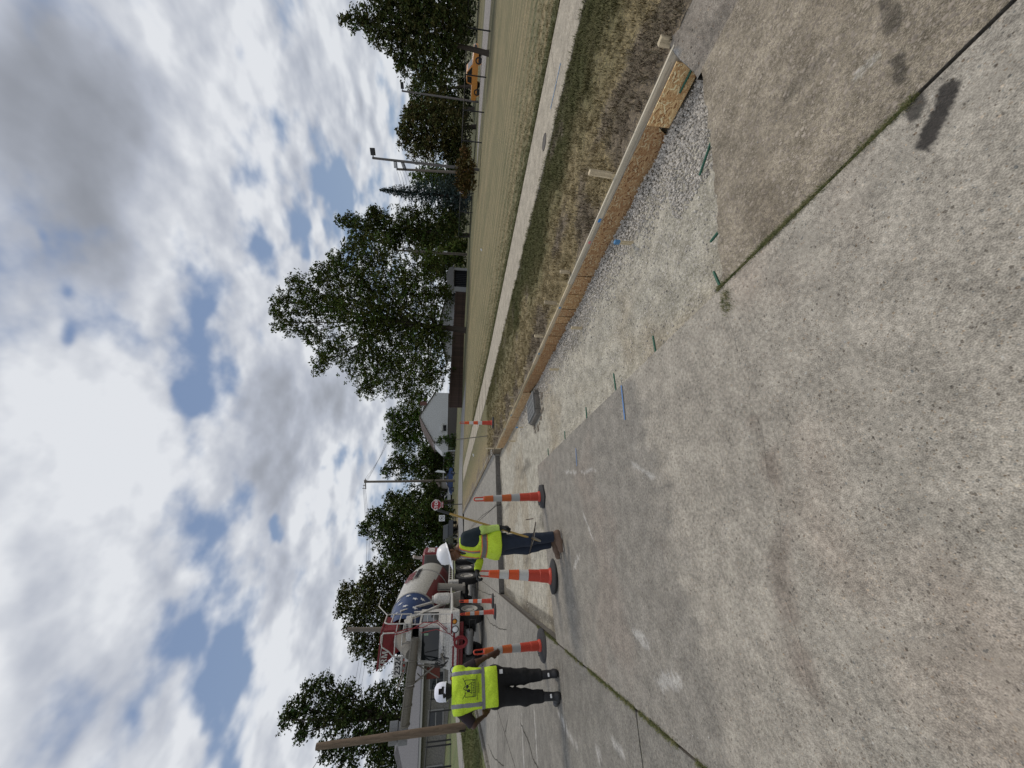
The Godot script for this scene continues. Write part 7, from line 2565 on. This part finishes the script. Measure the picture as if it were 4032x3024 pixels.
func build_houses() -> void:
	var white := grainy(mt(0.80, 0.82, 0.84, 0.7), M.t_mot, 0.3)
	var brown := grainy(mt(0.13, 0.10, 0.09, 0.95), M.t_mot, 0.8, M.t_mot_n, 1.0)
	var b := gp(1799, 1640)
	var t := gable_house("white_house", "white clapboard house with a brown gable roof and an awning", b, face_camera(b, 0.35), 12.5, 10.0, 5.4, 8.9, white, brown, 0.42, 2.2)
	window(t, -3.0, 2.5, 1.5, 1.3, 0.05, white)
	var m := MB.new()
	for k in 10:
		var x := -3.9 + k * 0.18
		m.quad(Vector3(x, 3.9, 0.05), Vector3(x + 0.17, 3.9, 0.05), Vector3(x + 0.17, 3.35, 0.9), Vector3(x, 3.35, 0.9))
	part(t, "awning", m, mt(0.42, 0.42, 0.38, 0.7))
	m = MB.new()
	m.prism(PackedVector2Array([Vector2(-8.6, 2.0), Vector2(-6.3, 2.0), Vector2(-6.3, 5.6), Vector2(-8.6, 3.4)]), -5.0, -0.6)
	part(t, "porch_roof", m, white)
	for x: float in [-8.4, -6.5]:
		m = MB.new()
		m.box(Vector3(x - 0.1, 0.0, -0.9), Vector3(x + 0.1, 2.2, -0.7))
		part(t, "porch_post", m, white)
	m = MB.new()
	m.box(Vector3(4.4, 7.6, -4.0), Vector3(5.2, 9.3, -3.2))
	part(t, "chimney", m, grainy(mt(0.20, 0.10, 0.08, 0.9), M.t_mot, 1.0))
	# pale porch house
	b = far_base(1790, 1835, 106.0)
	t = gable_house("porch_house", "pale house with a white porch partly hidden behind the dark trees", b, face_camera(b, 0.3), 8.5, 9.0, 3.6, 6.4, grainy(mt(0.40, 0.38, 0.35, 0.8), M.t_mot, 0.5), brown)
	for x: float in [-3.5, -1.2, 1.2, 3.5]:
		m = MB.new()
		m.box(Vector3(x - 0.12, 0, 1.9), Vector3(x + 0.12, 2.5, 2.15))
		part(t, "porch_post", m, white)
	m = MB.new()
	m.box(Vector3(-4.2, 2.5, 0.05), Vector3(4.2, 2.75, 2.4)); m.box(Vector3(-4.2, -0.3, 0.05), Vector3(4.2, 0.35, 2.4))
	part(t, "porch", m, mt(0.5, 0.5, 0.48, 0.8))
	window(t, -1.8, 1.1, 1.1, 1.4, 0.03, white)
	window(t, 1.9, 1.1, 1.1, 1.4, 0.03, white)
	# dark brown house behind the stop sign
	b = far_base(1786, 1945, 112.0)
	t = gable_house("brown_house", "dark brown house with white-framed windows behind the stop sign", b, face_camera(b, -0.2), 9.5, 9.0, 4.0, 7.0, grainy(mt(0.055, 0.042, 0.035, 0.9), M.t_mot, 0.5), grainy(mt(0.30, 0.31, 0.31, 0.9), M.t_mot, 0.7), 0.0, 0.5)
	for x: float in [-2.3, 0.2, 2.8]:
		window(t, x, 1.6, 1.0, 1.3, 0.03, white)
	# long low house on the left, hipped roof
	var pr := at_dist(1764, 2560, 41.0)
	var pl := at_dist(1764, 3190, 44.0)
	pr.y = land(pr.x, pr.z); pl.y = pr.y
	var lx := (pr - pl)
	var len := lx.length()
	t = thing("long_house", "long low house with a grey hipped roof behind the black fence", "house", pl)
	t.basis = Basis(lx.normalized(), Vector3.UP, lx.normalized().cross(Vector3.UP))
	m = MB.new()
	m.box(Vector3(0, -0.8, -9), Vector3(len, 2.65, 0))
	part(t, "wall", m, grainy(mt(0.30, 0.285, 0.26, 0.9), M.t_mot, 0.5))
	m = MB.new()
	var e0 := [Vector3(-0.5, 2.6, 0.6), Vector3(len + 0.5, 2.6, 0.6), Vector3(len + 0.5, 2.6, -9.6), Vector3(-0.5, 2.6, -9.6)]
	var r0 := Vector3(3.5, 4.9, -4.5)
	var r1 := Vector3(len - 8.2, 4.9, -4.5)
	for k in 2:
		var u := Vector3(0, 0.12 * k, 0)
		m.quad(e0[0] + u, e0[1] + u, r1 + u, r0 + u); m.quad(e0[2] + u, e0[3] + u, r0 + u, r1 + u)
		m.tri(e0[1] + u, e0[2] + u, r1 + u); m.tri(e0[3] + u, e0[0] + u, r0 + u)
	for k in 4:
		m.quad(e0[k], e0[(k + 1) % 4], e0[(k + 1) % 4] + Vector3(0, 0.12, 0), e0[k] + Vector3(0, 0.12, 0))
	part(t, "roof", m, grainy(mt(0.20, 0.20, 0.21, 0.95), M.t_mot, 0.6, M.t_mot_n, 1.0))
	for x: float in [2.0, 5.5, 9.5, len - 2.0]:
		window(t, x, 0.9, 1.3, 1.1, 0.0, mt(0.34, 0.33, 0.32, 0.8))
	m = MB.new()
	m.box(Vector3(len - 1.9, 1.2, 0.0), Vector3(len - 1.1, 2.3, 0.12))
	part(t, "brick_bay", m, grainy(mt(0.19, 0.055, 0.04, 0.9), M.t_mot, 1.0))
	m = MB.new()
	m.box(Vector3(-0.5, 2.5, 0.6), Vector3(len + 0.5, 2.64, 0.74))
	part(t, "gutter", m, mt(0.42, 0.41, 0.39, 0.6))
	# open shed with a dark doorway
	b = gp(1838, 1097)
	t = thing("garden_shed", "small white shed with a dark open doorway at the end of the fence", "shed", b, face_camera(b, 0.12))
	m = MB.new()
	m.box(Vector3(1.35, -0.2, -2.2), Vector3(1.75, 2.3, 0)); m.box(Vector3(-2.4, -0.2, -2.2), Vector3(-1.45, 2.3, 0)); m.box(Vector3(-1.45, -0.2, -2.2), Vector3(1.35, 2.3, -2.05)); m.box(Vector3(-1.45, 2.18, -0.15), Vector3(1.35, 2.3, 0))
	part(t, "wall", m, grainy(mt(0.55, 0.56, 0.58, 0.8), M.t_mot, 0.6))
	m = MB.new()
	m.xf = Transform3D(Basis(), Vector3.ZERO)
	m.prism(PackedVector2Array([Vector2(-2.6, 2.3), Vector2(1.95, 2.3), Vector2(1.6, 3.1), Vector2(0.2, 3.5), Vector2(-2.0, 3.1)]), -2.4, 0.15)
	part(t, "roof", m, grainy(mt(0.36, 0.36, 0.37, 0.9), M.t_mot, 1.0))
	m = MB.new()
	for k in 9:
		m.box(Vector3(-1.4 + k * 0.31, 0.0, -0.9), Vector3(-1.12 + k * 0.31, 2.1, -0.86))
	part(t, "doorway_shade", m, mt(0.012, 0.014, 0.02, 0.7))  # near-black boards stand in for the shade inside the open doorway
	# outbuilding wall seen over the fence
	b = gp(1815, 1280)
	b = at_dist(1815, 1290, 74.0)
	b.y = land(b.x, b.z)
	t = gable_house("garage", "low white garage showing above the brown plank fence", b, face_camera(b, 0.0), 13.0, 6.0, 3.0, 4.6, grainy(mt(0.6, 0.61, 0.62, 0.8), M.t_mot, 0.4), brown, 0.3, 0.3)

# ---------------------------------------------------------------- vehicles: x to the side that is seen, z forward
func car(called: String, label: String, at: Vector3, turn: float, body: PackedVector2Array, cabin: PackedVector2Array, wide: float, wheels: Array, wr: float, paint: Material, glass_polys: Array) -> Node3D:
	var t := thing(called, label, "pickup" if called.contains("pickup") else "car", at, turn)
	var side := Transform3D(Basis(Vector3(0, 0, 1), Vector3(0, 1, 0), Vector3(-1, 0, 0)), Vector3(wide / 2, 0, 0))
	var m := MB.new()
	m.xf = side
	m.prism(body, 0.0, wide)
	var bo := part(t, "body", m, paint)
	m = MB.new()
	m.xf = Transform3D(side.basis, Vector3(wide / 2 - 0.09, 0, 0))
	m.prism(cabin, 0.0, wide - 0.18)
	part(t, "cabin", m, paint)
	for g: PackedVector2Array in glass_polys:
		for s in 2:
			m = MB.new()
			m.xf = Transform3D(side.basis, Vector3(wide / 2 - 0.08 if s == 0 else -wide / 2 + 0.08, 0, 0))
			m.prism(g, -0.006, 0.006)
			part(t, "window", m, M.glass)
	m = MB.new()
	var f0 := cabin[cabin.size() - 1]
	var f1 := cabin[cabin.size() - 2]
	m.xf = Transform3D(Basis(), Vector3(0, 0, 0.02))
	m.quad(Vector3(-wide / 2 + 0.2, f0.y + 0.05, f0.x - 0.02), Vector3(wide / 2 - 0.2, f0.y + 0.05, f0.x - 0.02), Vector3(wide / 2 - 0.22, f1.y - 0.06, f1.x + 0.04), Vector3(-wide / 2 + 0.22, f1.y - 0.06, f1.x + 0.04))
	part(t, "windscreen", m, M.glass)
	for z: float in wheels:
		for s: float in [-1.0, 1.0]:
			m = MB.new()
			m.xf = Transform3D(Basis(Vector3(0, 0, 1), -PI / 2 * s), Vector3((wide / 2 - 0.10) * s, wr, z))
			m.lathe([Vector2(0, -0.11), Vector2(wr * 0.9, -0.11), Vector2(wr, -0.07), Vector2(wr, 0.08), Vector2(wr * 0.92, 0.11), Vector2(wr * 0.62, 0.115)], 24)
			var w := part(t, "wheel", m, M.rubber)
			m = MB.new()
			m.xf = Transform3D(Basis(Vector3(0, 0, 1), -PI / 2 * s), Vector3((wide / 2 - 0.10) * s, wr, z))
			m.lathe([Vector2(wr * 0.62, 0.118), Vector2(wr * 0.55, 0.10), Vector2(wr * 0.2, 0.09), Vector2(0, 0.11)], 16)
			part(w, "rim", m, M.steel if not called.contains("orange") else M.dark)
			m = MB.new()
			m.xf = Transform3D(Basis(Vector3(0, 0, 1), -PI / 2 * s), Vector3((wide / 2 - 0.02) * s, wr, z))
			m.lathe([Vector2(wr * 1.0, 0.0), Vector2(wr * 1.16, 0.03), Vector2(wr * 1.16, -0.1)], 24, false, 0.0 if s > 0 else PI, PI if s > 0 else TAU)
			part(bo, "wheel_arch", m, paint)
	return t

func build_vehicles() -> void:
	var b := gp(1893, 290)
	var orange := mt(0.62, 0.24, 0.022, 0.3)
	orange.clearcoat_enabled = true
	var t := car("orange_pickup", "orange pickup truck parked on the street beyond the park fence", b, face_camera(b, PI / 2 - 0.4), PackedVector2Array([Vector2(-2.75, 0.55), Vector2(-2.75, 1.12), Vector2(-0.9, 1.14), Vector2(1.15, 1.14), Vector2(2.55, 1.02), Vector2(2.72, 0.9), Vector2(2.72, 0.5), Vector2(2.2, 0.42), Vector2(-2.3, 0.42)]), PackedVector2Array([Vector2(-1.0, 1.12), Vector2(-0.85, 1.78), Vector2(-0.6, 1.84), Vector2(0.35, 1.82), Vector2(1.2, 1.12)]), 1.95, [-1.75, 1.72], 0.42, orange, [PackedVector2Array([Vector2(-0.85, 1.16), Vector2(-0.75, 1.7), Vector2(-0.1, 1.73), Vector2(-0.1, 1.16)]), PackedVector2Array([Vector2(-0.02, 1.16), Vector2(-0.02, 1.73), Vector2(0.3, 1.72), Vector2(0.98, 1.16)])])
	for s: float in [-0.72, 0.72]:
		var m := MB.new()
		m.box(Vector3(s - 0.2, 0.78, 2.68), Vector3(s + 0.2, 0.95, 2.735), 0.02)
		part(t, "headlight", m, mt(0.5, 0.5, 0.5, 0.15))
	var gm := MB.new()
	gm.box(Vector3(-0.48, 0.62, 2.69), Vector3(0.48, 0.98, 2.74), 0.02)
	part(t, "grille", gm, M.dark)
	b = gp(1789, 1895)
	var blue := mt(0.012, 0.06, 0.24, 0.25)
	blue.clearcoat_enabled = true
	car("blue_car", "blue sedan parked on the grass behind the tall grey pole", b, face_camera(b, -PI / 2 + 0.15), PackedVector2Array([Vector2(-2.6, 0.5), Vector2(-2.65, 0.95), Vector2(-2.2, 1.15), Vector2(-1.2, 1.2), Vector2(1.0, 1.2), Vector2(2.3, 1.02), Vector2(2.6, 0.85), Vector2(2.6, 0.45), Vector2(2.0, 0.32), Vector2(-2.1, 0.32)]), PackedVector2Array([Vector2(-1.7, 1.18), Vector2(-0.9, 1.66), Vector2(-0.4, 1.72), Vector2(0.25, 1.68), Vector2(1.2, 1.18)]), 1.9, [-1.65, 1.65], 0.40, blue, [PackedVector2Array([Vector2(-1.35, 1.22), Vector2(-0.8, 1.6), Vector2(-0.2, 1.63), Vector2(-0.2, 1.22)]), PackedVector2Array([Vector2(-0.1, 1.22), Vector2(-0.1, 1.63), Vector2(0.22, 1.6), Vector2(0.95, 1.22)])])
	b = gp(1784, 1965)
	car("white_pickup", "white pickup half hidden behind the blue sedan", b, face_camera(b, PI / 2 - 0.1), PackedVector2Array([Vector2(-2.9, 0.6), Vector2(-2.9, 1.15), Vector2(-0.8, 1.2), Vector2(1.2, 1.2), Vector2(2.7, 1.1), Vector2(2.85, 0.6), Vector2(-2.4, 0.45)]), PackedVector2Array([Vector2(-0.9, 1.18), Vector2(-0.75, 1.85), Vector2(-0.5, 1.9), Vector2(0.5, 1.88), Vector2(1.3, 1.18)]), 1.95, [-1.8, 1.8], 0.42, mt(0.6, 0.61, 0.62, 0.3), [PackedVector2Array([Vector2(-0.7, 1.22), Vector2(-0.62, 1.78), Vector2(0.42, 1.8), Vector2(1.05, 1.22)])])
	b = gp(1800, 2098)
	car("black_pickup", "black pickup stopped at the far side of the cross street", b, face_camera(b, 0.25), PackedVector2Array([Vector2(-2.9, 0.6), Vector2(-2.9, 1.2), Vector2(-0.8, 1.25), Vector2(1.2, 1.25), Vector2(2.7, 1.15), Vector2(2.85, 0.6), Vector2(-2.4, 0.45)]), PackedVector2Array([Vector2(-0.9, 1.22), Vector2(-0.75, 1.88), Vector2(-0.5, 1.94), Vector2(0.5, 1.92), Vector2(1.3, 1.22)]), 2.0, [-1.8, 1.8], 0.42, mt(0.02, 0.022, 0.026, 0.25), [PackedVector2Array([Vector2(-0.7, 1.27), Vector2(-0.62, 1.82), Vector2(0.42, 1.84), Vector2(1.05, 1.27)])])

# ---------------------------------------------------------------- signs and small things
func build_signs() -> void:
	var b := gp(1821, 1985)
	var t := thing("stop_sign", "red octagonal stop sign on a dark post at the cross street", "sign", b, face_camera(b))
	var dark := mt(0.02, 0.022, 0.02, 0.7)
	var m := MB.new()
	m.box(Vector3(-0.035, -0.2, -0.05), Vector3(0.035, 3.0, -0.01))
	part(t, "post", m, dark)
	var c := on_plumb(b, 1718, 1985).y - b.y
	for e: Array in [[0.46, 0.0, mt(0.75, 0.74, 0.74, 0.5), "border"], [0.425, 0.006, mt(0.27, 0.012, 0.022, 0.5), "face"]]:
		var oct := PackedVector2Array()
		for k in 8:
			var a := TAU * (k + 0.5) / 8
			oct.append(Vector2(cos(a), sin(a)) * e[0] / cos(PI / 8))
		m = MB.new()
		m.xf = Transform3D(Basis(), Vector3(0, c, e[1]))
		m.prism(oct, -0.008, 0.0)
		part(t, e[3], m, e[2])
	lettering(t, "lettering", "STOP", 0.31, 0.008, mt(0.78, 0.77, 0.77, 0.5), Transform3D(Basis(), Vector3(0, c, 0.008)))
	m = MB.new()
	m.box(Vector3(-0.27, c - 0.66, -0.008), Vector3(0.27, c - 0.5, 0.0), 0.003)
	var pl := part(t, "supplementary_plate", m, mt(0.27, 0.02, 0.03, 0.5))
	lettering(pl, "lettering", "ALL WAY", 0.09, 0.006, mt(0.7, 0.69, 0.69, 0.5), Transform3D(Basis(), Vector3(0, c - 0.58, 0.002)))
	# prohibition sign
	b = gp(1803, 2038)
	t = thing("prohibition_sign", "small white sign with a black ring and slash beside the rake's pole", "sign", b, face_camera(b))
	c = on_plumb(b, 1740, 2038).y - b.y
	m = MB.new()
	m.box(Vector3(-0.03, -0.2, -0.05), Vector3(0.03, c + 0.3, -0.01))
	part(t, "post", m, dark)
	m = MB.new()
	m.box(Vector3(-0.36, c - 0.36, -0.01), Vector3(0.36, c + 0.36, 0.0), 0.004)
	part(t, "plate", m, mt(0.72, 0.73, 0.74, 0.5))
	m = MB.new()
	var pts := []
	for k in 25:
		pts.append(Vector3(cos(TAU * k / 24) * 0.26, c + sin(TAU * k / 24) * 0.26, 0.006))
	m.tube(pts, [0.025], 6)
	m.tube([Vector3(-0.18, c + 0.18, 0.006), Vector3(0.18, c - 0.18, 0.006)], [0.025], 6)
	m.beam(Vector3(-0.1, c - 0.12, 0.004), Vector3(-0.04, c + 0.12, 0.004), 0.06, 0.01, Vector3.BACK)
	m.beam(Vector3(-0.08, c + 0.02, 0.004), Vector3(0.14, c + 0.06, 0.004), 0.06, 0.01, Vector3.BACK)
	part(t, "symbol", m, dark)
	# feather banner
	b = gp(1801, 1866)
	t = thing("feather_banner", "white feather banner on a thin pole beside the cross street", "banner", b, face_camera(b))
	c = on_plumb(b, 1740, 1857).y - b.y
	m = MB.new()
	m.tube([Vector3(0, -0.2, 0), Vector3(0.2, c, 0), Vector3(0.3, c + 1.0, 0)], [0.025], 6)
	part(t, "pole", m, dark)
	m = MB.new()
	m.prism(PackedVector2Array([Vector2(0.15, c - 0.6), Vector2(0.5, c - 0.3), Vector2(0.62, c + 0.6), Vector2(0.35, c + 1.05), Vector2(0.2, c)]), -0.01, 0.01)
	part(t, "cloth", m, mt(0.72, 0.74, 0.76, 0.8))
	# notice on the park fence
	b = gp(1866, 762)
	t = thing("park_notice", "small white notice fixed to the black park fence", "sign", b, face_camera(b))
	m = MB.new()
	c = on_plumb(b, 1820, 762).y - b.y
	m.box(Vector3(-0.16, c - 0.3, 0.06), Vector3(0.16, c + 0.35, 0.08), 0.004)
	part(t, "plate", m, mt(0.45, 0.45, 0.46, 0.6))
	# survey lath leaning in the verge
	b = gp(1921, 1715)
	var top := on_plumb(b, 1796, 1731)
	m = MB.new()
	m.beam(Vector3(0, -0.1, 0), top - b, 0.035, 0.012, Vector3.BACK)
	solo("survey_lath", m, grainy(mt(0.34, 0.32, 0.27, 0.9), M.t_wood, 2.0), "thin leaning survey lath in the grass near the end of the form", "stake", "", b)
	# litter on the grass
	for e: Array in [[1867, 1793, "scrap of white litter on the verge grass beyond the cone"], [1898, 985, "crumpled white litter lying on the mown lawn"], [1833, 1018, "white scrap at the edge of the lawn below the pole"]]:
		b = gp(e[0], e[1])
		m = MB.new()
		m.ball(Vector3(0, 0.03, 0), Vector3(0.09, 0.05, 0.05), 6, 4)
		m.ball(Vector3(0.05, 0.05, 0.02), Vector3(0.04, 0.05, 0.05), 5, 3)
		solo("litter", m, mt(0.7, 0.7, 0.68, 0.9), e[2], "litter", "", b)

func _ready() -> void:
	nz.noise_type = FastNoiseLite.TYPE_SIMPLEX_SMOOTH
	nz.frequency = 0.01
	nz.fractal_octaves = 4
	nz.fractal_type = FastNoiseLite.FRACTAL_FBM
	nz.seed = 7
	nz2.noise_type = FastNoiseLite.TYPE_SIMPLEX_SMOOTH
	nz2.frequency = 0.1
	nz2.fractal_octaves = 3
	nz2.seed = 8
	set_up_view()
	make_materials()
	build_ground()
	build_road()
	build_pit()
	build_grass()
	build_forms()
	build_drain()
	build_cones()
	build_worker_in_jeans()
	build_worker_in_black()
	build_mixer()
	build_trees()
	build_poles()
	build_fences()
	build_houses()
	build_vehicles()
	build_signs()
